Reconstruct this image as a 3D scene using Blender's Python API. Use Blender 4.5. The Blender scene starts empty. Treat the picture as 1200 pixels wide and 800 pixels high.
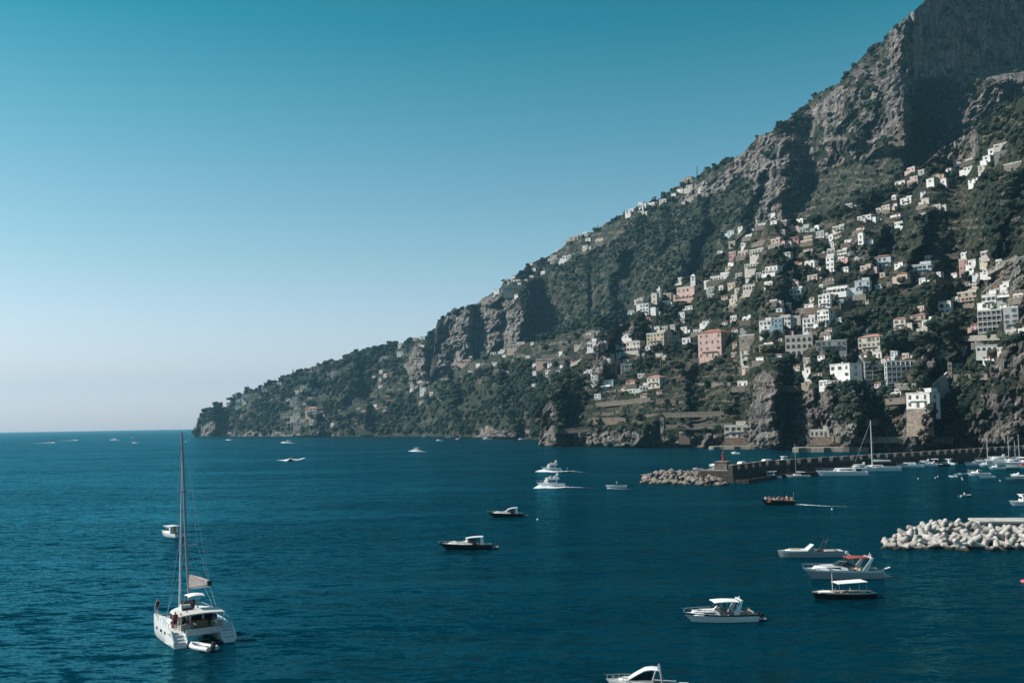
import bpy, bmesh, math, random
import numpy as np
from mathutils import Vector, Matrix

random.seed(7)
rng = np.random.default_rng(11)
SC = bpy.context.scene
COL = SC.collection
R = math.radians

# ------------------------------------------------------------------ camera
F, CX, CY = 1167.0, 600.0, 400.0          # photograph is 1200 x 800
CAMZ = 22.0
PITCH = math.atan(95.0 / F)
ROLL = 0.0165
fwd = Vector((0, math.cos(PITCH), math.sin(PITCH)))
r0 = Vector((1, 0, 0))
u0 = r0.cross(fwd)
rgt = r0 * math.cos(ROLL) - u0 * math.sin(ROLL)
upv = u0 * math.cos(ROLL) + r0 * math.sin(ROLL)
cam = bpy.data.cameras.new("camera")
camo = bpy.data.objects.new("camera", cam)
COL.objects.link(camo)
cam.sensor_width = 36.0
cam.lens = F / 1200.0 * 36.0
cam.clip_start = 0.5
cam.clip_end = 60000
camo.matrix_world = Matrix(((rgt.x, upv.x, -fwd.x, 0), (rgt.y, upv.y, -fwd.y, 0),
                            (rgt.z, upv.z, -fwd.z, CAMZ), (0, 0, 0, 1)))
SC.camera = camo


def dirs(px, py):
    a = (np.asarray(px, float) - CX) / F
    b = (CY - np.asarray(py, float)) / F
    dx = fwd.x + rgt.x * a + upv.x * b
    dy = fwd.y + rgt.y * a + upv.y * b
    dz = fwd.z + rgt.z * a + upv.z * b
    h = np.sqrt(dx * dx + dy * dy)
    return dx / h, dy / h, dz / h


def pt(px, py, D):
    x, y, e = dirs(px, py)
    return Vector((float(x * D), float(y * D), float(CAMZ + e * D)))


def sea(px, py, z=0.0):
    x, y, e = dirs(px, py)
    D = (z - CAMZ) / float(e)
    return Vector((float(x) * D, float(y) * D, z)), D


def hor(px):
    return 495.0 - ROLL * (np.asarray(px, float) - 600.0)


# ------------------------------------------------------------------ noise
_T = rng.random((256, 256))


def vnoise(x, y, s=0):
    x = np.asarray(x, float) + s * 37.7
    y = np.asarray(y, float) + s * 91.3
    xi = np.floor(x).astype(int)
    yi = np.floor(y).astype(int)
    fx = x - xi
    fy = y - yi
    fx = fx * fx * (3 - 2 * fx)
    fy = fy * fy * (3 - 2 * fy)
    a = _T[xi & 255, yi & 255]
    b = _T[(xi + 1) & 255, yi & 255]
    c = _T[xi & 255, (yi + 1) & 255]
    d = _T[(xi + 1) & 255, (yi + 1) & 255]
    return (a * (1 - fx) + b * fx) * (1 - fy) + (c * (1 - fx) + d * fx) * fy


def fbm(x, y, o=4, s=0, g=0.5):
    v, a, t = 0, 1.0, 0
    for k in range(o):
        v = v + a * vnoise(x * 2 ** k, y * 2 ** k, s + k)
        t += a
        a *= g
    return v / t


def ridge(x, y, o=4, s=0):
    v, a, t = 0, 1.0, 0
    for k in range(o):
        v = v + a * (1 - np.abs(2 * vnoise(x * 2 ** k, y * 2 ** k, s + k) - 1))
        t += a
        a *= 0.5
    return v / t


def sstep(a, b, x):
    t = np.clip((x - a) / (b - a), 0, 1)
    return t * t * (3 - 2 * t)


# ------------------------------------------------------------------ materials
MATS = {}


def new_mat(name):
    m = bpy.data.materials.new(name)
    m.use_nodes = True
    nt = m.node_tree
    nt.nodes.clear()
    out = nt.nodes.new('ShaderNodeOutputMaterial')
    b = nt.nodes.new('ShaderNodeBsdfPrincipled')
    nt.links.new(b.outputs[0], out.inputs[0])
    return m, nt, b


def mix_rgb(nt, fac, a, b, mode='MIX'):
    n = nt.nodes.new('ShaderNodeMix')
    n.data_type = 'RGBA'
    n.blend_type = mode
    n.clamp_factor = True
    for sock, v in ((n.inputs[0], fac), (n.inputs[6], a), (n.inputs[7], b)):
        if hasattr(v, 'is_output') or isinstance(v, bpy.types.NodeSocket):
            nt.links.new(v, sock)
        elif isinstance(v, (int, float)):
            sock.default_value = v
        else:
            sock.default_value = (*v, 1)
    return n.outputs[2]


def tex_noise(nt, vec, scale, detail=4, rough=0.55, dist=0.0):
    n = nt.nodes.new('ShaderNodeTexNoise')
    n.inputs['Scale'].default_value = scale
    n.inputs['Detail'].default_value = detail
    n.inputs['Roughness'].default_value = rough
    n.inputs['Distortion'].default_value = dist
    if vec is not None:
        nt.links.new(vec, n.inputs['Vector'])
    return n.outputs[0]


def ramp(nt, fac, lo, hi):
    n = nt.nodes.new('ShaderNodeMapRange')
    n.interpolation_type = 'SMOOTHSTEP'
    n.inputs[1].default_value = lo
    n.inputs[2].default_value = hi
    nt.links.new(fac, n.inputs[0])
    return n.outputs[0]


def mapping(nt, vec, sc, rot=(0, 0, 0)):
    n = nt.nodes.new('ShaderNodeMapping')
    n.inputs['Scale'].default_value = sc
    n.inputs['Rotation'].default_value = rot
    nt.links.new(vec, n.inputs['Vector'])
    return n.outputs[0]


def math_n(nt, op, a, b=0.0):
    n = nt.nodes.new('ShaderNodeMath')
    n.operation = op
    for s, v in ((n.inputs[0], a), (n.inputs[1], b)):
        if isinstance(v, (int, float)):
            s.default_value = v
        else:
            nt.links.new(v, s)
    return n.outputs[0]


def geo_pos(nt):
    return nt.nodes.new('ShaderNodeNewGeometry').outputs['Position']


def obj_co(nt):
    return nt.nodes.new('ShaderNodeTexCoord').outputs['Object']


def bump(nt, b, h, strength, dist):
    n = nt.nodes.new('ShaderNodeBump')
    n.inputs['Strength'].default_value = strength
    n.inputs['Distance'].default_value = dist
    nt.links.new(h, n.inputs['Height'])
    nt.links.new(n.outputs[0], b.inputs['Normal'])


def surf(name, col, rough=0.6, metal=0.0, var=0.12, scale=3.0, spec=0.4, bmp=0.0):
    """plain surface with a little procedural wear"""
    if name in MATS:
        return MATS[name]
    m, nt, b = new_mat(name)
    v = obj_co(nt)
    n1 = tex_noise(nt, v, scale, 5, 0.6)
    dark = tuple(c * (1 - var) for c in col)
    lite = tuple(min(1, c * (1 + var * 0.6)) for c in col)
    nt.links.new(mix_rgb(nt, ramp(nt, n1, 0.35, 0.65), dark, lite), b.inputs['Base Color'])
    b.inputs['Roughness'].default_value = rough
    b.inputs['Metallic'].default_value = metal
    b.inputs['Specular IOR Level'].default_value = spec
    if bmp:
        bump(nt, b, n1, 0.6, bmp)
    MATS[name] = m
    return m


def stucco(name, col):
    """weathered house wall: blotches and vertical streaks that belong to the plaster"""
    if name in MATS:
        return MATS[name]
    m, nt, b = new_mat(name)
    v = obj_co(nt)
    n1 = tex_noise(nt, v, 0.35, 5, 0.65)
    n2 = tex_noise(nt, mapping(nt, v, (1.6, 1.6, 0.12)), 1.0, 4, 0.6)
    c1 = mix_rgb(nt, ramp(nt, n1, 0.35, 0.7), tuple(c * 0.74 for c in col), col)
    c2 = mix_rgb(nt, ramp(nt, n2, 0.55, 0.8), c1, tuple(c * 0.62 for c in col))
    nt.links.new(c2, b.inputs['Base Color'])
    b.inputs['Roughness'].default_value = 0.9
    b.inputs['Specular IOR Level'].default_value = 0.2
    bump(nt, b, n1, 0.4, 0.15)
    MATS[name] = m
    return m


def stone(name, col, scale=0.6, wet=False):
    if name in MATS:
        return MATS[name]
    m, nt, b = new_mat(name)
    v = obj_co(nt)
    vo = nt.nodes.new('ShaderNodeTexVoronoi')
    vo.inputs['Scale'].default_value = scale
    nt.links.new(mapping(nt, v, (1, 1, 1.9)), vo.inputs['Vector'])
    n1 = tex_noise(nt, v, scale * 0.35, 6, 0.65)
    c1 = mix_rgb(nt, vo.outputs['Color'], tuple(c * 0.6 for c in col), tuple(min(1, c * 1.2) for c in col))
    c2 = mix_rgb(nt, ramp(nt, n1, 0.4, 0.7), c1, tuple(c * 0.55 for c in col))
    if wet:                                            # algae and damp where the sea washes it
        sz = nt.nodes.new('ShaderNodeSeparateXYZ')
        nt.links.new(geo_pos(nt), sz.inputs[0])
        w_ = math_n(nt, 'ADD', sz.outputs['Z'], math_n(nt, 'MULTIPLY', n1, 0.7))
        c2 = mix_rgb(nt, ramp(nt, w_, 0.55, 1.05), (0.05, 0.045, 0.035), c2)
    oi = nt.nodes.new('ShaderNodeObjectInfo')
    c2 = mix_rgb(nt, 1.0, c2, mix_rgb(nt, oi.outputs['Random'], (0.72, 0.70, 0.68), (1.06, 1.06, 1.06)), 'MULTIPLY')
    nt.links.new(c2, b.inputs['Base Color'])
    b.inputs['Roughness'].default_value = 0.95
    b.inputs['Specular IOR Level'].default_value = 0.15
    bump(nt, b, math_n(nt, 'ADD', vo.outputs['Distance'], n1), 0.8, 0.25)
    MATS[name] = m
    return m


# ------------------------------------------------------------------ mesh builder
class MB:
    def __init__(self):
        self.v, self.f, self.m = [], [], []

    def add(self, vs, fs, mi=0):
        o = len(self.v)
        self.v += [tuple(p) for p in vs]
        self.f += [tuple(i + o for i in f) for f in fs]
        self.m += [mi] * len(fs)
        return self

    def box(self, c, s, rz=0.0, mi=0, taper=1.0, ry=0.0):
        """box centred in x, y; c.z is its bottom; taper scales the top"""
        hx, hy = s[0] / 2, s[1] / 2
        M = Matrix.Rotation(rz, 3, 'Z') @ Matrix.Rotation(ry, 3, 'Y')
        vs = []
        for z, k in ((0, 1.0), (s[2], taper)):
            for x, y in ((-hx, -hy), (hx, -hy), (hx, hy), (-hx, hy)):
                vs.append(M @ Vector((x * k, y * k, z)) + Vector(c))
        return self.add(vs, [(3, 2, 1, 0), (4, 5, 6, 7), (0, 1, 5, 4), (1, 2, 6, 5), (2, 3, 7, 6), (3, 0, 4, 7)], mi)

    def tube(self, path, r, n=6, mi=0, r2=None):
        P = [Vector(p) for p in path]
        k = len(P)
        rings = []
        for i, p in enumerate(P):
            t = (P[min(i + 1, k - 1)] - P[max(i - 1, 0)]).normalized()
            a = t.cross(Vector((0, 0, 1)))
            if a.length < 1e-3:
                a = t.cross(Vector((0, 1, 0)))
            a.normalize()
            b = t.cross(a)
            rr = r if r2 is None else r + (r2 - r) * i / max(1, k - 1)
            rings.append([p + (a * math.cos(2 * math.pi * j / n) + b * math.sin(2 * math.pi * j / n)) * rr for j in range(n)])
        vs = [q for ring in rings for q in ring]
        fs = []
        for i in range(k - 1):
            for j in range(n):
                fs.append((i * n + j, i * n + (j + 1) % n, (i + 1) * n + (j + 1) % n, (i + 1) * n + j))
        fs.append(tuple(reversed(range(n))))
        fs.append(tuple((k - 1) * n + j for j in range(n)))
        return self.add(vs, fs, mi)

    def lathe(self, prof, c=(0, 0, 0), n=16, mi=0):
        vs, fs = [], []
        for r, z in prof:
            for j in range(n):
                a = 2 * math.pi * j / n
                vs.append((c[0] + r * math.cos(a), c[1] + r * math.sin(a), c[2] + z))
        for i in range(len(prof) - 1):
            for j in range(n):
                fs.append((i * n + j, i * n + (j + 1) % n, (i + 1) * n + (j + 1) % n, (i + 1) * n + j))
        fs.append(tuple(reversed(range(n))))
        fs.append(tuple((len(prof) - 1) * n + j for j in range(n)))
        return self.add(vs, fs, mi)

    def prism(self, poly, z0, z1, mi=0, inset=1.0, shift=(0, 0)):
        n = len(poly)
        cx = sum(p[0] for p in poly) / n
        cy = sum(p[1] for p in poly) / n
        vs = [(p[0], p[1], z0) for p in poly]
        vs += [(cx + (p[0] - cx) * inset + shift[0], cy + (p[1] - cy) * inset + shift[1], z1) for p in poly]
        fs = [tuple(reversed(range(n))), tuple(range(n, 2 * n))]
        for i in range(n):
            j = (i + 1) % n
            fs.append((i, j, n + j, n + i))
        return self.add(vs, fs, mi)

    def loft(self, secs, mi=0, close=False, caps=True):
        n = len(secs[0])
        vs = [p for s in secs for p in s]
        fs = []
        for i in range(len(secs) - 1):
            for j in range(n if close else n - 1):
                k = (j + 1) % n
                fs.append((i * n + j, i * n + k, (i + 1) * n + k, (i + 1) * n + j))
        if caps:
            fs.append(tuple(reversed(range(n))))
            fs.append(tuple((len(secs) - 1) * n + j for j in range(n)))
        return self.add(vs, fs, mi)

    def mesh(self, name, mats, smooth=False, fix=True):
        me = bpy.data.meshes.new(name)
        me.from_pydata(self.v, [], self.f)
        for m in (mats if isinstance(mats, (list, tuple)) else [mats]):
            me.materials.append(m)
        if any(self.m):
            me.polygons.foreach_set('material_index', self.m)
        if fix:
            bm = bmesh.new()
            bm.from_mesh(me)
            bmesh.ops.recalc_face_normals(bm, faces=bm.faces)
            bm.to_mesh(me)
            bm.free()
        if smooth:
            me.polygons.foreach_set('use_smooth', [True] * len(me.polygons))
            try:
                me.set_sharp_from_angle(angle=R(smooth if smooth is not True else 40))
            except Exception:
                pass
        me.update()
        return me

    def build(self, name, mats, parent=None, smooth=False):
        return link(name, self.mesh(name, mats, smooth), parent)


def link(name, me, parent=None, loc=None, rz=None):
    o = bpy.data.objects.new(name, me)
    COL.objects.link(o)
    if parent:
        o.parent = parent
    if loc is not None:
        o.location = loc
    if rz is not None:
        o.rotation_euler[2] = rz
    return o


def tag(o, label=None, cat=None, group=None, kind=None):
    if label:
        o['label'] = label
    if cat:
        o['category'] = cat
        if not kind:
            o['kind'] = 'thing'
    if group:
        o['group'] = group
    if kind:
        o['kind'] = kind
    return o


def thing(name, label, cat, loc, rz=0.0, group=None):
    o = bpy.data.objects.new(name, None)
    COL.objects.link(o)
    o.empty_display_size = 0.5
    o.location = loc
    o.rotation_euler = (0, 0, rz)
    return tag(o, label, cat, group)


def copy_thing(o, loc, rz, label=None, group=None):
    c = o.copy()
    COL.objects.link(c)
    c.location = loc
    c.rotation_euler = (0, 0, rz)
    if label:
        c['label'] = label
    if group:
        c['group'] = group
    for ch in list(o.children):
        d = ch.copy()
        COL.objects.link(d)
        d.parent = c
        for g in list(ch.children):
            e = g.copy()
            COL.objects.link(e)
            e.parent = d
    return c


# common paints
WHITE = surf('white_gelcoat', (0.80, 0.80, 0.79), 0.25, var=0.06, spec=0.5)
OFFW = surf('offwhite_deck', (0.58, 0.56, 0.53), 0.5, var=0.1)
GREYH = surf('grey_gelcoat', (0.36, 0.38, 0.40), 0.3, var=0.07)
NAVY = surf('black_navy_hull', (0.012, 0.016, 0.022), 0.25, var=0.2)
GLASS = surf('dark_tinted_glass', (0.012, 0.015, 0.018), 0.06, spec=0.7, var=0.1)
TEAK = surf('teak', (0.26, 0.16, 0.09), 0.7, var=0.25, scale=6)
STEEL = surf('stainless_steel', (0.5, 0.5, 0.5), 0.3, 0.9)
CANV = surf('white_canvas', (0.75, 0.74, 0.72), 0.85, var=0.06)
REDC = surf('red_canvas', (0.30, 0.06, 0.05), 0.85)
PINKS = surf('pinkish_sail_cover', (0.66, 0.54, 0.50), 0.85, var=0.1)
CUSH = surf('beige_cushion', (0.42, 0.35, 0.28), 0.85)
DARKC = surf('dark_cushion', (0.03, 0.035, 0.045), 0.8)
RUBB = surf('black_rubber', (0.02, 0.02, 0.02), 0.6)
TUBEG = surf('white_hypalon', (0.66, 0.66, 0.65), 0.5)
ALU = surf('mast_aluminium', (0.30, 0.31, 0.32), 0.45, 0.3)
MASTW = surf('mast_white', (0.6, 0.6, 0.58), 0.4)
REDP = surf('red_paint', (0.34, 0.035, 0.035), 0.5)
# ------------------------------------------------------------------ terrain
# Landforms are swept out from the shore: every column starts at its distance on the coast and climbs at the
# slope of the ground there (cliff, terrace or hillside) until it reaches its crest, then falls away behind.
GX0, GY0, GS = -100, -260, 2
GW, GH = 900, 450
_gx, _gy = np.meshgrid(GX0 + GS * np.arange(GW), GY0 + GS * np.arange(GH), indexing='ij')


def polymask(polys, blur=2):
    m = np.zeros((GW, GH))
    for P in polys:
        ins = np.zeros((GW, GH), bool)
        n = len(P)
        for i in range(n):
            x1, y1 = P[i]
            x2, y2 = P[(i + 1) % n]
            if y1 == y2:
                continue
            c = ((y1 > _gy) != (y2 > _gy)) & (_gx < (x2 - x1) * (_gy - y1) / (y2 - y1) + x1)
            ins ^= c
        m = np.maximum(m, ins)
    for _ in range(blur):
        m = (m + np.roll(m, 1, 0) + np.roll(m, -1, 0)) / 3
        m = (m + np.roll(m, 1, 1) + np.roll(m, -1, 1)) / 3
    return m


def samp(m, px, py):
    x = np.clip((np.asarray(px) - GX0) / GS, 0, GW - 1.01)
    y = np.clip((np.asarray(py) - GY0) / GS, 0, GH - 1.01)
    i = x.astype(int)
    j = y.astype(int)
    fx = x - i
    fy = y - j
    return (m[i, j] * (1 - fx) + m[i + 1, j] * fx) * (1 - fy) + (m[i, j + 1] * (1 - fx) + m[i + 1, j + 1] * fx) * fy


def curve(pts):
    xs = [p[0] for p in pts]
    ys = [p[1] for p in pts]
    return lambda x: np.interp(x, xs, ys)


class Layer:
    pass


LAYERS = []


def make_layer(name, px0, px1, step, nrow, base, D0, crest, rockpolys, terrpolys, saws, slope=31.0, amp=1.0,
               seed=0, crest_rough=2.0, shore=True, back=260.0, bare=()):
    L = Layer()
    L.name = name
    px = np.arange(px0, px1 + step, step)
    nc = len(px)
    b = base(px)
    c = crest(px)
    c = c - crest_rough * (fbm(px / 9.0, px * 0 + 3.1, 3, seed) - 0.45) * 2
    c = np.minimum(c, b - 2)
    t = np.linspace(0, 1, nrow)
    PX = np.repeat(px[:, None], nrow, 1)
    PY = b[:, None] + (c - b)[:, None] * t[None, :]
    _, _, E = dirs(PX, PY)
    rock = polymask(rockpolys, 3)
    terr = polymask(terrpolys, 2)
    n1 = fbm(PX / 26.0, PY / 20.0, 4, seed + 1)
    rk = np.clip(samp(rock, PX + (n1 - .5) * 26, PY + (fbm(PX / 15., PY / 15., 3, seed + 5) - .5) * 22) * 1.15, 0, 1)
    # bare: broken rock and scrub on an ordinary slope
    br = samp(polymask(list(bare), 4), PX + (n1 - .5) * 30, PY) if bare else np.zeros_like(PX)
    tr = samp(terr, PX, PY) * (1 - rk)
    s = slope + (n1 - 0.5) * 26
    # cliffs: steep ribs broken by ledges
    led = ridge(PX / 30.0, PY / 9.0, 3, seed + 3)
    s = s * (1 - rk) + rk * (60 + 22 * sstep(0.35, 0.75, led))
    s = s + br * (16 + 26 * (led - 0.5))
    # terraces: a wall, a flat strip, a wall ...
    L.tper = 8.0
    ph = ((PY + 3.0 * np.sin(PX / 37.0) + (fbm(PX / 40., PY / 40., 2, seed + 8) - .5) * 14) / L.tper) % 1.0
    wall = sstep(0.55, 0.62, ph) * (1 - sstep(0.9, 0.97, ph))
    s = np.where(tr > 0.5, 12 + 68 * wall, s)
    wm_ = np.zeros_like(PX)
    if name == 'mountain':                      # the great smooth wall in its own shade
        wm_ = sstep(1062, 1072, PX) * (1 - sstep(84, 104, PY + (PX - 1130) * 0.16)) * sstep(-200, -60, PY)
        s = s * (1 - wm_) + 82 * wm_
    s = np.clip(s, 8, 84)
    ts = np.maximum(np.tan(np.radians(s)), E + 0.26)
    D = np.zeros_like(PX)
    D[:, 0] = D0(px)
    for j in range(1, nrow):
        de = E[:, j] - E[:, j - 1]
        k = 0.5 * (ts[:, j] + ts[:, j - 1]) - 0.5 * (E[:, j] + E[:, j - 1])
        D[:, j] = D[:, j - 1] * (1 + np.clip(de / k, 0, 0.05))
    # even out neighbouring columns so that only the relief below makes ribs and gullies
    K = max(1, int(round(9 / step)))
    for _ in range(3):
        Dp = np.pad(D, ((K, K), (0, 0)), 'edge')
        cs = np.cumsum(np.concatenate([np.zeros((1, nrow)), Dp], 0), 0)
        D = (cs[2 * K + 1:] - cs[:-2 * K - 1]) / (2 * K + 1)
    # side-to-side relief: gullies and ribs
    sk = PX + (PY - 400) * 0.35 + (fbm(PX / 50., PY / 30., 3, seed + 9) - .5) * 44
    off = (fbm(sk / 60.0, PY / 95.0, 3, seed + 11) - 0.5) * 120 * amp
    off += (ridge(sk / 34.0, PY / 60.0, 4, seed + 13) - 0.6) * -46 * amp
    off *= (1 - 0.75 * wm_)
    off += rk * (1 - 0.72 * wm_) * ((ridge(sk / 15.0, PY / 26.0, 5, seed + 17) - 0.6) * -40 * amp + (fbm(PX / 6., PY / 6., 4, seed + 19) - .5) * 34 * amp)
    off += (1 - rk) * (1 - tr) * (fbm(PX / 9., PY / 8., 3, seed + 23) - .5) * 12 * amp
    off += br * (ridge(sk / 13.0, PY / 20.0, 4, seed + 31) - 0.6) * -40 * amp
    rk = np.maximum(rk, br * np.clip(0.62 + 2.2 * (fbm(PX / 12., PY / 14., 4, seed + 37) - 0.45), 0, 1))
    off += rk * (1 - 0.5 * wm_) * (fbm(PX / 2.6, PY / 3.2, 2, seed + 43) - .5) * 20 * amp
    for (ex, wl, wr, am, y0, y1, sl) in saws:
        edge = ex + (sl - 0.06) * (PY - y1) + (fbm(PX * 0 + ex, PY / 14.0, 4, seed + 29) - .5) * 26
        u = PX - edge
        prof = np.where(u < 0, -sstep(-wl, 0, u), -(1 - sstep(0, 9, u)) + 0.7 * sstep(0, 9, u) * (1 - sstep(8, wr, u)))
        w = sstep(y0 - 14, y0 + 6, PY) * (1 - sstep(y1 - 6, y1 + 12, PY))
        off += 0.6 * am * prof * w
    if name == 'mountain':
        u = PX - 1063
        off -= 170 * sstep(900, 1000, PX) * (1 - sstep(1058, 1070, PX)) * sstep(60, 110, PY + (1000 - PX) * 0.3)
    ramp0 = sstep(0, 0.04, t)[None, :] if shore else 1.0
    D = D + off * ramp0
    if name == 'mountain':
        D = D * (1 - wm_) + wm_ * (1440 + 1.55 * np.clip(PX - 1063, 0, 300) + (D - D0(px)[:, None]) * 0.05 + (fbm(sk / 20., PY / 40., 4, 97) - .5) * 30)
        rk = np.maximum(rk, wm_)
    D = np.maximum(D, D0(px)[:, None] * 0.9)
    L.px, L.b, L.c, L.D, L.rk, L.tr, L.wall = px, b, c, D, rk, tr, wall * (tr > 0.5)
    L.nrow, L.step = nrow, step
    X, Y, E = dirs(PX, PY)
    P = np.stack([X * D, Y * D, CAMZ + E * D], -1)
    # skirt below the first row, fall behind the crest
    bot = P[:, :1].copy()
    bot[:, :, 2] = -5.0
    parts = [bot, P]
    for q in (0.12, 0.4, 1.0):
        Dq = D[:, -1:] + back * q
        zc = P[:, -1:, 2]
        bk = np.stack([X[:, -1:] * Dq, Y[:, -1:] * Dq, np.maximum(zc - (back * q) * 0.62 - 4 * (q > 0.2), -5.0)], -1)
        parts.append(bk)
    Q = np.concatenate(parts, 1)
    nr = Q.shape[1]
    idx = np.arange(nc * nr).reshape(nc, nr)
    quads = np.stack([idx[:-1, :-1], idx[1:, :-1], idx[1:, 1:], idx[:-1, 1:]], -1).reshape(-1, 4)
    me = bpy.data.meshes.new(name)
    me.vertices.add(nc * nr)
    me.vertices.foreach_set('co', Q.reshape(-1))
    me.loops.add(quads.size)
    me.loops.foreach_set('vertex_index', quads.reshape(-1))
    me.polygons.add(len(quads))
    me.polygons.foreach_set('loop_start', np.arange(len(quads)) * 4)
    me.polygons.foreach_set('loop_total', np.full(len(quads), 4))
    me.update()
    me.validate()
    for an, arr in (('rock', rk), ('terrace', L.wall)):
        full = np.concatenate([arr[:, :1], arr] + [arr[:, -1:]] * 3, 1)
        a = me.attributes.new(an, 'FLOAT', 'POINT')
        a.data.foreach_set('value', full.reshape(-1).astype(np.float32))
    # bare rock keeps its hard facets
    fl = np.concatenate([rk[:, :1], rk] + [rk[:, -1:]] * 3, 1)
    fl = 0.25 * (fl[:-1, :-1] + fl[1:, :-1] + fl[1:, 1:] + fl[:-1, 1:])
    me.polygons.foreach_set('use_smooth', (fl < 0.4).reshape(-1))
    L.obj = tag(link(name, me), kind='structure')
    LAYERS.append(L)
    return L


def layer_D(L, px, py):
    """distance on a landform, or None where it does not show"""
    i = (px - L.px[0]) / L.step
    if i < 0 or i >= len(L.px) - 1:
        return None
    k = int(i)
    f = i - k
    b = L.b[k] * (1 - f) + L.b[k + 1] * f
    c = L.c[k] * (1 - f) + L.c[k + 1] * f
    t = (py - b) / (c - b)
    if t < 0 or t > 1:
        return None
    j = min(L.nrow - 2, int(t * (L.nrow - 1)))
    g = t * (L.nrow - 1) - j
    D = L.D
    return (D[k, j] * (1 - f) + D[k + 1, j] * f) * (1 - g) + (D[k, j + 1] * (1 - f) + D[k + 1, j + 1] * f) * g


def ground(px, py, slack=10):
    """world point on the front-most landform under a place; a place just over a crest slides down onto it"""
    for dy in range(0, slack):
        for L in LAYERS:
            d = layer_D(L, px, py + dy)
            if d is not None:
                return pt(px, py + dy, d), d, L
    return None


def shore_base(D0):
    return lambda px: hor(px) + F * 25.0 / D0(px)


# near hillside with the village
n_shore = curve([(620, 960), (640, 930), (660, 905), (700, 870), (800, 800), (890, 745), (960, 700), (1000, 685), (1100, 650), (1200, 635), (1500, 610)])
n_crest = curve([(626, 560), (631, 522), (634, 492), (637, 478), (642, 470), (650, 462), (662, 448), (675, 430), (688, 412), (700, 397), (720, 384), (740, 372), (760, 352),
                 (780, 345), (800, 334), (820, 318), (840, 305), (860, 290), (880, 272), (900, 260), (930, 257), (960, 258),
                 (1000, 240), (1030, 226), (1060, 207), (1085, 190), (1100, 177), (1130, 158), (1160, 138), (1200, 112), (1300, 48), (1500, -60)])
N_ROCK = [[(634, 525), (634, 474), (650, 470), (653, 525)],
          [(650, 528), (655, 510), (700, 503), (760, 510), (830, 512), (880, 500), (880, 528)],
          [(690, 450), (688, 425), (694, 400), (702, 398), (703, 430), (700, 452)],
          [(700, 408), (706, 386), (742, 372), (748, 384), (738, 400)],
          [(878, 528), (880, 470), (888, 436), (906, 440), (925, 470), (945, 455), (980, 455), (985, 500), (960, 528)],
          [(960, 530), (985, 495), (1010, 500), (1045, 505), (1050, 480), (1085, 478), (1095, 500), (1095, 532)],
          [(1095, 532), (1100, 500), (1130, 490), (1140, 520), (1140, 532)],
          [(1136, 535), (1140, 470), (1155, 455), (1180, 462), (1200, 445), (1320, 430), (1500, 400), (1500, 540)],
          [(1128, 345), (1150, 322), (1178, 302), (1230, 290), (1260, 340), (1200, 380), (1172, 350), (1150, 330)],
          [(1130, 452), (1180, 405), (1260, 390), (1260, 440), (1180, 440)],
          [(1092, 190), (1110, 165), (1150, 150), (1142, 185), (1110, 190)],
          [(980, 300), (995, 278), (1020, 285), (1010, 310)],
          [(1080, 425), (1092, 398), (1106, 400), (1110, 430), (1095, 440)]]
N_TERR = [[(655, 505), (680, 470), (720, 455), (800, 440), (880, 440), (885, 500), (800, 503), (720, 500)],
          [(1000, 330), (1020, 240), (1130, 215), (1160, 270), (1130, 330), (1060, 350)],
          [(640, 440), (650, 425), (700, 408), (730, 412), (700, 440)],
          [(930, 370), (1010, 345), (1000, 380), (940, 385)],
          [(780, 420), (900, 415), (905, 440), (790, 440)],
          [(860, 270), (960, 262), (1010, 250), (960, 300), (870, 300)],
          [(1150, 330), (1200, 300), (1230, 320), (1170, 345)]]
N_SAW = [(652, 14, 40, 42, 472, 522, 0.03), (704, 16, 40, 30, 400, 445, 0.0), (742, 26, 40, 28, 374, 400, 0.0),
         (906, 24, 46, 50, 440, 522, 0.05), (1000, 40, 60, 42, 440, 526, 0.0), (1092, 44, 46, 55, 430, 524, 0.1),
         (1112, 14, 30, 26, 395, 445, 0.0), (1205, 60, 80, 35, 430, 524, 0.0), (1010, 70, 90, 34, 270, 340, -0.2),
         (1060, 60, 120, 46, 255, 330, -0.3), (1165, 70, 90, 40, 210, 300, -0.2), (800, 60, 60, 24, 410, 500, 0.0)]
LN = make_layer('near_hillside', 626, 1480, 1.5, 330, shore_base(n_shore), n_shore, n_crest, N_ROCK, N_TERR, N_SAW,
                slope=36, amp=0.42, seed=3, crest_rough=1.5)


def crestD(L, px):
    return np.interp(px, L.px, L.D[:, -1])


# middle spur running down to the sea
p_shore = curve([(430, 1900), (460, 1830), (500, 1735), (560, 1500), (620, 1270), (660, 1180), (760, 1150)])
p_crest = curve([(436, 513), (446, 503), (458, 490), (470, 474), (485, 462), (500, 452), (520, 440), (545, 427), (575, 416), (600, 408), (640, 396), (685, 382), (720, 370), (760, 362)])
LP = make_layer('middle_spur', 436, 756, 1.4, 120, shore_base(p_shore), p_shore, p_crest,
                [[(560, 512), (560, 506), (630, 505), (630, 512)], [(682, 412), (690, 388), (712, 378), (712, 410)]],
                [[(500, 450), (600, 412), (690, 388), (690, 425), (600, 425), (520, 450)]],
                [(600, 50, 60, 50, 420, 505, 0.3), (540, 40, 50, 50, 440, 505, 0.3)],
                slope=30, amp=0.8, seed=41, crest_rough=2)

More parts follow.
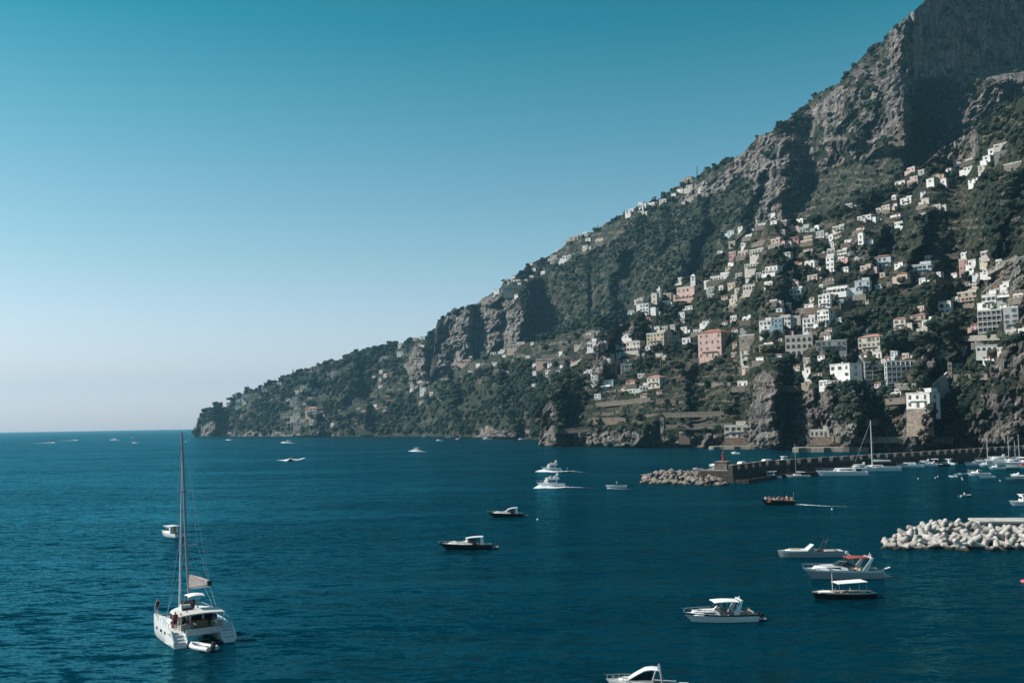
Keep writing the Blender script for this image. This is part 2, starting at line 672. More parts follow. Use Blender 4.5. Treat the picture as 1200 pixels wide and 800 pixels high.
# far headland
f_shore = curve([(226, 2600), (300, 2330), (400, 1990), (500, 1800), (600, 1700)])
f_crest = curve([(227, 508), (230, 496), (233, 489), (238, 485), (246, 481), (252, 477), (258, 476), (264, 480), (270, 470), (280, 462), (292, 459), (310, 454), (328, 446),
                 (345, 438), (362, 432), (385, 425), (400, 421), (430, 412), (460, 405), (480, 399), (500, 393), (515, 386), (560, 378)])
LF = make_layer('far_headland', 227, 556, 1.2, 130, shore_base(f_shore), f_shore, f_crest,
                [[(229, 512), (232, 492), (240, 494), (260, 508), (330, 507), (400, 508), (400, 514)], [(472, 460), (476, 425), (500, 405), (508, 440), (490, 455)]],
                [[(400, 470), (470, 440), (480, 470), (420, 490)]],
                [(252, 16, 30, 60, 482, 505, 0.0), (500, 28, 40, 90, 405, 455, 0.0), (370, 60, 60, 70, 440, 505, 0.3), (430, 40, 60, 60, 430, 500, 0.3)],
                slope=30, amp=1.0, seed=61, crest_rough=3)

# the main mountain
m_crest = curve([(498, 462), (504, 436), (508, 408), (510, 388), (512, 379), (520, 372), (532, 362), (545, 357), (560, 353), (575, 346), (590, 334), (610, 320), (625, 309), (645, 298), (660, 288),
                 (680, 277), (700, 268), (740, 248), (775, 232), (800, 215), (820, 205), (840, 194), (870, 179), (890, 161), (915, 147), (935, 130), (950, 118),
                 (985, 95), (1000, 78), (1012, 66), (1030, 54), (1036, 44), (1050, 32), (1058, 22), (1075, 8), (1090, -2), (1130, -24), (1200, -62), (1350, -140), (1500, -190)])


def m_base(px):
    behind_n = np.where(px > 690, n_crest(px) + 26, 999)
    behind_p = np.interp(px, [490, 510, 600, 690, 760], [468, 455, 424, 402, 392])
    return np.where(px < 690, behind_p, np.minimum(behind_n, behind_p + 20))


def m_D0(px):
    a = np.interp(px, [490, 560, 640, 700, 760, 850, 1000, 1100, 1200, 1500], [2020, 1940, 1780, 1660, 1560, 1480, 1400, 1360, 1330, 1300])
    return np.maximum(a, np.where(px > 690, crestD(LN, px) + 130, 0))


M_ROCK = [[(500, 462), (508, 385), (530, 364), (580, 348), (612, 352), (616, 378), (590, 410), (560, 422), (530, 442)],
          [(882, 268), (880, 205), (900, 188), (938, 190), (936, 225), (918, 262)],
          [(1040, 172), (1046, 40), (1075, 10), (1300, -80), (1500, -150), (1500, 60), (1200, 88), (1150, 98), (1066, 112), (1062, 172)],
          [(1120, 130), (1160, 105), (1200, 70), (1300, 40), (1300, 90), (1200, 120), (1150, 130)],
          [(820, 225), (850, 195), (880, 178), (885, 200), (850, 220)]]
M_TERR = [[(930, 262), (960, 205), (1040, 185), (1070, 200), (1010, 235), (960, 256)],
          [(640, 300), (700, 272), (745, 252), (720, 285), (660, 310)]]
M_SAW = [(548, 30, 26, 60, 350, 440, 0.0), (578, 24, 24, 50, 350, 425, 0.0), (612, 36, 90, 110, 335, 440, 0.0),
         (914, 30, 34, 26, 204, 262, 0.0), (1063, 130, 2000, 110, 2, 172, 0.02),
         (700, 50, 70, 60, 300, 400, -0.2), (800, 60, 80, 70, 240, 330, -0.2), (860, 40, 60, 60, 205, 300, -0.2)]
LM = make_layer('mountain', 498, 1480, 1.7, 250, m_base, m_D0, m_crest, M_ROCK, M_TERR, M_SAW,
                slope=43, amp=1.0, seed=83, crest_rough=4, shore=False, back=500,
                 bare=[[(875, 215), (890, 170), (945, 125), (990, 95), (1028, 58), (1075, 10), (1068, 110), (1065, 172), (1000, 192), (945, 208), (915, 200)],
                       [(1085, 172), (1150, 108), (1200, 90), (1260, 60), (1260, 80), (1200, 118), (1160, 135), (1110, 168)], [(780, 240), (850, 196), (900, 150), (905, 175), (850, 225)]])
LAYERS.sort(key=lambda L: {'near_hillside': 0, 'middle_spur': 1, 'mountain': 2, 'far_headland': 3}[L.name])


def terrain_mat():
    m, nt, b = new_mat('hillside_ground')
    v = geo_pos(nt)
    at = nt.nodes.new('ShaderNodeAttribute')
    at.attribute_name = 'rock'
    tt = nt.nodes.new('ShaderNodeAttribute')
    tt.attribute_name = 'terrace'
    # scrub and soil
    n1 = tex_noise(nt, v, 0.05, 6, 0.65)
    n2 = tex_noise(nt, v, 0.35, 5, 0.7)
    g = mix_rgb(nt, ramp(nt, n2, 0.36, 0.64), (0.016, 0.026, 0.018), (0.058, 0.068, 0.044))
    g = mix_rgb(nt, ramp(nt, math_n(nt, 'ADD', math_n(nt, 'MULTIPLY', n1, 0.6), math_n(nt, 'MULTIPLY', n2, 0.4)), 0.50, 0.60), g, (0.15, 0.13, 0.105))
    # limestone: pale ribs, dark water streaks, ochre stains, ledges with scrub
    st = tex_noise(nt, mapping(nt, v, (0.11, 0.11, 0.026)), 1.0, 9, 0.74, 0.15)
    st2 = tex_noise(nt, mapping(nt, v, (0.30, 0.30, 0.10)), 1.0, 8, 0.78)
    rkc = mix_rgb(nt, ramp(nt, st, 0.40, 0.60), (0.12, 0.115, 0.112), (0.46, 0.43, 0.405))
    rkc = mix_rgb(nt, ramp(nt, st2, 0.47, 0.60), rkc, (0.15, 0.135, 0.125))
    oc = tex_noise(nt, v, 0.022, 4, 0.6)
    rkc = mix_rgb(nt, math_n(nt, 'MULTIPLY', ramp(nt, oc, 0.48, 0.66), 0.5), rkc, (0.31, 0.225, 0.17))
    lg = tex_noise(nt, mapping(nt, v, (0.05, 0.05, 0.09)), 1.0, 6, 0.7)
    rkc = mix_rgb(nt, ramp(nt, lg, 0.53, 0.62), rkc, (0.040, 0.048, 0.030))
    vo = nt.nodes.new('ShaderNodeTexVoronoi')
    vo.inputs['Scale'].default_value = 1.0
    wv = nt.nodes.new('ShaderNodeVectorMath')
    wv.operation = 'MULTIPLY_ADD'
    nn_ = nt.nodes.new('ShaderNodeTexNoise')
    nn_.inputs['Scale'].default_value = 0.12
    nt.links.new(v, nn_.inputs['Vector'])
    nt.links.new(nn_.outputs[1], wv.inputs[0])
    wv.inputs[1].default_value = (9, 9, 9)
    nt.links.new(v, wv.inputs[2])
    nt.links.new(mapping(nt, wv.outputs[0], (0.22, 0.22, 0.10)), vo.inputs['Vector'])
    sv = nt.nodes.new('ShaderNodeSeparateXYZ')
    nt.links.new(vo.outputs['Color'], sv.inputs[0])
    rkc = mix_rgb(nt, 1.0, rkc, mix_rgb(nt, sv.outputs[0], (0.55, 0.55, 0.57), (1.15, 1.13, 1.10)), 'MULTIPLY')
    # broken boundary between rock and green
    bn = tex_noise(nt, v, 0.07, 5, 0.6)
    edge = math_n(nt, 'ADD', at.outputs['Fac'], math_n(nt, 'MULTIPLY', math_n(nt, 'SUBTRACT', bn, 0.5), 0.9))
    c = mix_rgb(nt, ramp(nt, edge, 0.4, 0.62), g, rkc)
    wl = mix_rgb(nt, ramp(nt, n2, 0.38, 0.62), (0.11, 0.095, 0.075), (0.25, 0.22, 0.18))
    wn = math_n(nt, 'MULTIPLY', tt.outputs['Fac'], ramp(nt, tex_noise(nt, v, 0.045, 4, 0.6), 0.46, 0.6))
    c = mix_rgb(nt, wn, c, wl)
    # wet dark band and pale splash zone at the water
    sx = nt.nodes.new('ShaderNodeSeparateXYZ')
    nt.links.new(v, sx.inputs[0])
    wet = math_n(nt, 'ADD', sx.outputs['Z'], math_n(nt, 'MULTIPLY', n2, 3.0))
    c = mix_rgb(nt, ramp(nt, wet, 1.6, 3.4), (0.03, 0.03, 0.028), c)
    nt.links.new(c, b.inputs['Base Color'])
    b.inputs['Roughness'].default_value = 0.95
    b.inputs['Specular IOR Level'].default_value = 0.1
    h = math_n(nt, 'ADD', math_n(nt, 'MULTIPLY', st2, 2.0), math_n(nt, 'ADD', math_n(nt, 'MULTIPLY', st, 3.0), n2))
    bump(nt, b, h, 1.0, 2.0)
    return m


TERR = terrain_mat()
for L in LAYERS:
    L.obj.data.materials.append(TERR)
# ------------------------------------------------------------------ houses
WALLC = {
    'white': (0.78, 0.755, 0.73), 'cream': (0.60, 0.54, 0.47), 'beige': (0.50, 0.45, 0.40), 'pink': (0.58, 0.40, 0.35),
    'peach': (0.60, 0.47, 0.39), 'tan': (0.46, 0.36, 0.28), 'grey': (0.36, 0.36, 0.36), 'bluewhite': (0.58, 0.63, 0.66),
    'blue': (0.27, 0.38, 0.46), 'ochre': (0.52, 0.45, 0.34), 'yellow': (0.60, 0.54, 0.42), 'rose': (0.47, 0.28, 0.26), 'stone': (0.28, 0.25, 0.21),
    'green': (0.38, 0.45, 0.40), 'brown': (0.28, 0.22, 0.18),
}


def wallmat(k):
    return stone('stone_wall', WALLC['stone'], 0.7) if k == 'stone' else stucco('plaster_' + k, WALLC[k])


ROOFT = stone('terracotta_tiles', (0.38, 0.17, 0.13), 2.2)
ROOFP = stone('faded_pink_tiles', (0.46, 0.26, 0.21), 2.2)
ROOFF = surf('flat_roof_screed', (0.50, 0.48, 0.45), 0.9, var=0.3, scale=0.6)
ROOFW = surf('whitewashed_roof', (0.74, 0.72, 0.69), 0.9, var=0.15, scale=0.6)
ROOFS = {'red': ROOFT, 'pinkr': ROOFP, 'flat': ROOFF, 'vault': ROOFW}
WINF = surf('window_frame_paint', (0.30, 0.29, 0.27), 0.6)
SHUT = surf('green_shutter', (0.06, 0.10, 0.08), 0.6)
RAILM = surf('dark_railing', (0.06, 0.06, 0.06), 0.5)

RETC = stone('old_coping', (0.36, 0.33, 0.29), 0.9)
RETM = {'stone': stone('dry_stone_dark', (0.17, 0.15, 0.125), 1.3), 'cream': stone('dry_stone_pale', (0.34, 0.31, 0.27), 1.3), 'beige': stone('dry_stone_mid', (0.25, 0.22, 0.19), 1.3),
        'tan': stone('brown_wall', (0.27, 0.205, 0.165), 1.3), 'brown': stone('dark_brown_wall', (0.20, 0.155, 0.125), 1.3), 'grey': stone('grey_wall', (0.25, 0.245, 0.235), 1.3)}

_w = MB().box((0, -0.02, -0.5), (1, 0.10, 1), mi=0)
for sx_ in (-1, 1):
    _w.box((sx_ * 0.54, -0.05, -0.55), (0.10, 0.16, 1.1), mi=1)
_w.box((0, -0.05, 0.5), (1.0, 0.16, 0.10), mi=1).box((0, -0.07, -0.62), (1.26, 0.22, 0.10), mi=1)
_w.box((0, -0.045, -0.5), (0.06, 0.12, 1), mi=1)
WINMESH = _w.mesh('window', [GLASS, WINF])
_w2 = MB().box((0, -0.02, -0.5), (1, 0.10, 1), mi=0)
for sx_ in (-1, 1):
    _w2.box((sx_ * 0.78, -0.07, -0.5), (0.52, 0.10, 1), mi=1)
_w2.box((0, -0.07, -0.62), (1.3, 0.22, 0.10), mi=2)
WINSHUT = _w2.mesh('shuttered_window', [GLASS, SHUT, WINF])
_a = MB()
_pl = [(-0.5, -0.5), (0.5, -0.5)] + [(0.5 * math.cos(t), 0.5 * math.sin(t)) for t in np.linspace(0, math.pi, 9)]
_n = len(_pl)
_a.add([(p[0], -0.05, p[1]) for p in _pl] + [(p[0], 0.05, p[1]) for p in _pl],
       [tuple(range(_n)), tuple(reversed(range(_n, 2 * _n)))] + [(i, (i + 1) % _n, _n + (i + 1) % _n, _n + i) for i in range(_n)])
ARCHMESH = _a.mesh('arch_opening', [GLASS])
_d = MB().box((0, -0.03, -0.5), (1, 0.10, 1), mi=0).box((0, -0.05, 0.5), (1.24, 0.16, 0.08), mi=1)
for sx_ in (-1, 1):
    _d.box((sx_ * 0.56, -0.05, -0.5), (0.12, 0.16, 1.0), mi=1)
DOORMESH = _d.mesh('door', [surf('brown_door', (0.10, 0.06, 0.04), 0.6), WINF])

HOUSE_RECTS = []


def place_win(me, name, root, x, y, z, w, h, rz):
    o = link(name, me, root, (x, y, z), rz)
    o.scale = (w, 1.4, h)
    return o


def house(px, py, w, h, wall, roof='flat', fl=2, cols=3, label='', style='', rel=34, group=None, cat='house', name='house', deep=0.6):
    g = ground(px, py - 0.05 * w)
    if g is None:
        print('no ground for', px, py, label)
        return None
    P, D, L = g
    m = D / F
    phi = math.degrees(math.atan2(P.x, P.y))
    psi = R(rel + phi)
    Wd, H = w * m, max(h * m - 0.05 * w * m, 0.6 * h * m) * (0.74 if h < 13 else 0.92)
    ca, sa = math.cos(R(rel)), abs(math.sin(R(rel)))
    a = Wd / (ca + deep * sa)
    b = a * deep
    los = Vector((math.sin(R(phi)), math.cos(R(phi)), 0))
    shore = py > 505 and px > 700
    root = thing(name, label, cat, P + los * (0.06 if shore else 0.34) * a, -psi, group)
    HOUSE_RECTS.append((px - w / 2, px + w / 2, py - h, py))
    sign = 1 if rel >= 0 else -1
    fd = 0.3 * a + 2.0 if not shore else min(P.z + 1.0, 6.0)
    rm = ROOFS[roof] if roof in ROOFS else ROOFF
    fh = H / fl
    mb = MB().box((0, 0, -fd), (a, b, fd + H)) if not shore else MB().box((0, 0, 0), (a, b, H))
    if shore:
        MB().box((0, 0, -fd), (a * 1.02, b * 1.04, fd - .004)).build('base', RETM['tan'], root)
    if roof in ('flat', 'vault') and w >= 14:
        # an upper storey set back on one side, as these stepped houses have
        if style == '' and (int(px) % 3):
            mb.box((a * 0.18, b * 0.15, H), (a * 0.5, b * 0.6, fh * 0.8))
    wing = None
    rs = random.Random(int(px * 31 + py * 17))
    if 8 <= w < 30 and style == '' and rs.random() < 0.7:
        sd = rs.choice((-1, 1))
        wing = (sd * a * 0.72, b * rs.uniform(-.1, .2), a * rs.uniform(.42, .6), b * 0.7, H * rs.uniform(.45, .7))
        mb.box((wing[0], wing[1], -fd * .8), (wing[2], wing[3], fd * .8 + wing[4]))
    mb.build('wall', wallmat(wall), root)
    if 11 <= w < 30 and style == '' and rs.random() < 0.4:
        tw = a * rs.uniform(1.2, 1.7)
        tb = MB().box((a * rs.uniform(-.2, .2), -b / 2 - 1.6, -fd * .6 - 1), (tw, 3.2, fd * .6 + 1.15))
        tb.box((a * .0, -b / 2 - 3.1, .15), (tw * .9, .2, .7))
        tb.build('terrace', RETM[rs.choice(('cream', 'beige', 'stone'))], root)
    rb = MB()
    if wing:
        MB().box((wing[0] + (0.06 if wing[0] > 0 else -0.06), wing[1], wing[4] + .003), (wing[2] + .1, wing[3] + .2, .3)).build('wing_roof', rm, root)
    if roof == 'flat':
        rb.box((0, 0, H + 0.003), (a + 0.3, b + 0.3, 0.25))
        for q in (-1, 1):
            rb.box((0, q * b / 2, H + 0.253), (a + 0.3, 0.25, 0.55)).box((q * a / 2, 0, H + 0.253), (0.25, b - 0.3, 0.52))
    elif roof == 'vault':
        k = max(1, round(a / max(4.0, b * 0.7)))
        for i in range(k):
            cx = -a / 2 + (i + 0.5) * a / k
            rr = a / k / 2
            secs = []
            for yy in (-b / 2 - 0.1, b / 2 + 0.1):
                secs.append([(cx + rr * math.cos(t), yy, H + 0.003 + 0.55 * rr * math.sin(t)) for t in np.linspace(0, math.pi, 9)])
            rb.loft(secs, close=True)
    else:
        ov = 0.5
        rh = 0.22 * min(a, b)
        x0, y0 = a / 2 + ov, b / 2 + ov
        if a >= b:
            r1, r2 = (-max(0.1, x0 - y0), 0), (max(0.1, x0 - y0), 0)
        else:
            r1, r2 = (0, -max(0.1, y0 - x0)), (0, max(0.1, y0 - x0))
        z0 = H + 0.003
        vs = [(-x0, -y0, z0), (x0, -y0, z0), (x0, y0, z0), (-x0, y0, z0), (r1[0], r1[1], z0 + rh), (r2[0], r2[1], z0 + rh)]
        if a >= b:
            fs = [(0, 1, 5, 4), (1, 2, 5), (2, 3, 4, 5), (3, 0, 4), (3, 2, 1, 0)]
        else:
            fs = [(0, 1, 4), (1, 2, 5, 4), (2, 3, 5), (3, 0, 4, 5), (3, 2, 1, 0)]
        rb.add(vs, fs)
    ro = rb.build('roof', rm, root)
    if w >= 18 and int(px) % 2 == 0:
        MB().box((-a * 0.28, b * 0.2, H), (0.9, 0.9, 1.9)).box((-a * 0.28, b * 0.2, H + 1.9), (1.15, 1.15, 0.25)).build('chimney', wallmat(wall), ro)
    if w < 7:
        return root
    wm = WINSHUT if (int(px * 7 + py) % 3 == 0 and w > 12) else WINMESH
    ww = min(1.5, 0.42 * a / cols)
    wh = min(2.1, 0.55 * fh)
    ww, wh = max(ww, 1.5 * m), max(wh, 1.7 * m) if fh > 3.2 * m else wh
    ww = min(ww, 0.6 * a / cols)
    rw = random.Random(int(px * 13 + py * 7))
    if w < 14:
        ww, wh = ww * 0.8, wh * 0.8
    if style == 'balconies':
        for f in range(fl):
            z = f * fh
            place_win(WINMESH, 'window', root, 0, -b / 2, z + fh * 0.52, a * 0.94, fh * 0.72, 0)
            MB().box((0, -b / 2 - 1.0, z - 0.12), (a, 2.0, 0.3)).build('balcony', ROOFW, root)
            rl = MB().box((0, -b / 2 - 1.95, z + 1.0), (a, 0.10, 0.12))
            for i in range(cols * 2 + 1):
                rl.box((-a / 2 + 0.06 + i * (a - 0.12) / (cols * 2), -b / 2 - 1.95, z + 0.18), (0.09, 0.09, 0.82))
            rl.build('railing', ROOFW, root)
        for i in range(cols + 1):
            MB().box((-a / 2 + 0.2 + i * (a - 0.4) / cols, -b / 2 - 1.02, 0.18), (0.34, 1.9, H - 0.3)).build('divider', wallmat(wall), root)
    elif style == 'arches':
        for f in range(fl):
            for i in range(cols):
                x = -a / 2 + (i + 0.5) * a / cols
                place_win(ARCHMESH, 'arch_opening', root, x, -b / 2 - 0.02, f * fh + fh * 0.42, a / cols * 0.62, fh * 0.62, 0)
    else:
        for f in range(fl):
            for i in range(cols):
                x = -a / 2 + (i + 0.5) * a / cols
                z = f * fh + fh * 0.52
                if f == 0 and i == cols // 2 and w >= 13:
                    place_win(DOORMESH, 'door', root, x, -b / 2, fh * 0.38, ww * 1.05, fh * 0.7, 0)
                elif rw.random() > 0.12:
                    k = rw.uniform(.8, 1.1)
                    place_win(wm if rw.random() < .75 else WINSHUT, 'window', root, x + rw.uniform(-.08, .08) * a / cols, -b / 2, z, ww * k, wh * rw.uniform(.75, 1.1), 0)
    if b * sa > 0.22 * a and style != 'plain':
        cb = max(1, int(cols * deep * 0.8))
        for f in range(fl):
            for i in range(cb):
                y = -b / 2 + (i + 0.5) * b / cb
                place_win(wm, 'window', root, sign * a / 2, y, f * fh + fh * 0.52, ww, wh, sign * math.pi / 2)
    if shore and w > 20:
        for i in range(4):
            place_win(ARCHMESH, 'arch_opening', root, -a * .36 + i * a * .24, -b / 2 - .02, -fd * .42, a * .15, fd * .7, 0)
    if style == 'terrace':
        MB().box((0, -b / 2 - 2.2, -fd * 0.6), (a * 1.15, 4.4, fd * 0.6 - 0.05)).build('terrace', wallmat(wall), root)
        pb = MB()
        for i in range(6):
            pb.box((-a * 0.5 + i * a / 5, -b / 2 - 3.9, 0), (0.25, 0.25, 2.5))
        pb.box((0, -b / 2 - 2.4, 2.5), (a * 1.1, 3.6, 0.18))
        pb.build('pergola', ROOFW, root)
    if style == 'awning':
        aw = MB().add([(-a * .4, -b / 2, fh * .95), (a * .4, -b / 2, fh * .95), (a * .4, -b / 2 - 2.4, fh * .7), (-a * .4, -b / 2 - 2.4, fh * .7),
                       (-a * .4, -b / 2, fh * .9), (a * .4, -b / 2, fh * .9), (a * .4, -b / 2 - 2.4, fh * .65), (-a * .4, -b / 2 - 2.4, fh * .65)],
                      [(0, 1, 2, 3), (7, 6, 5, 4), (2, 1, 5, 6), (3, 2, 6, 7), (0, 3, 7, 4), (1, 0, 4, 5)])
        aw.build('awning', CANV, root)
    if style == '' and fl >= 2 and w >= 15:
        MB().box((0, -b / 2 - 0.6, fh - 0.1), (a * 0.7, 1.2, 0.2)).build('balcony', wallmat(wall), root)
        rl = MB().box((0, -b / 2 - 1.15, fh + 0.9), (a * 0.7, 0.06, 0.08))
        for i in range(9):
            rl.box((-a * .35 + 0.05 + i * (a * .7 - 0.1) / 8, -b / 2 - 1.15, fh + 0.1), (0.05, 0.05, 0.8))
        rl.build('railing', RAILM, root)
    return root


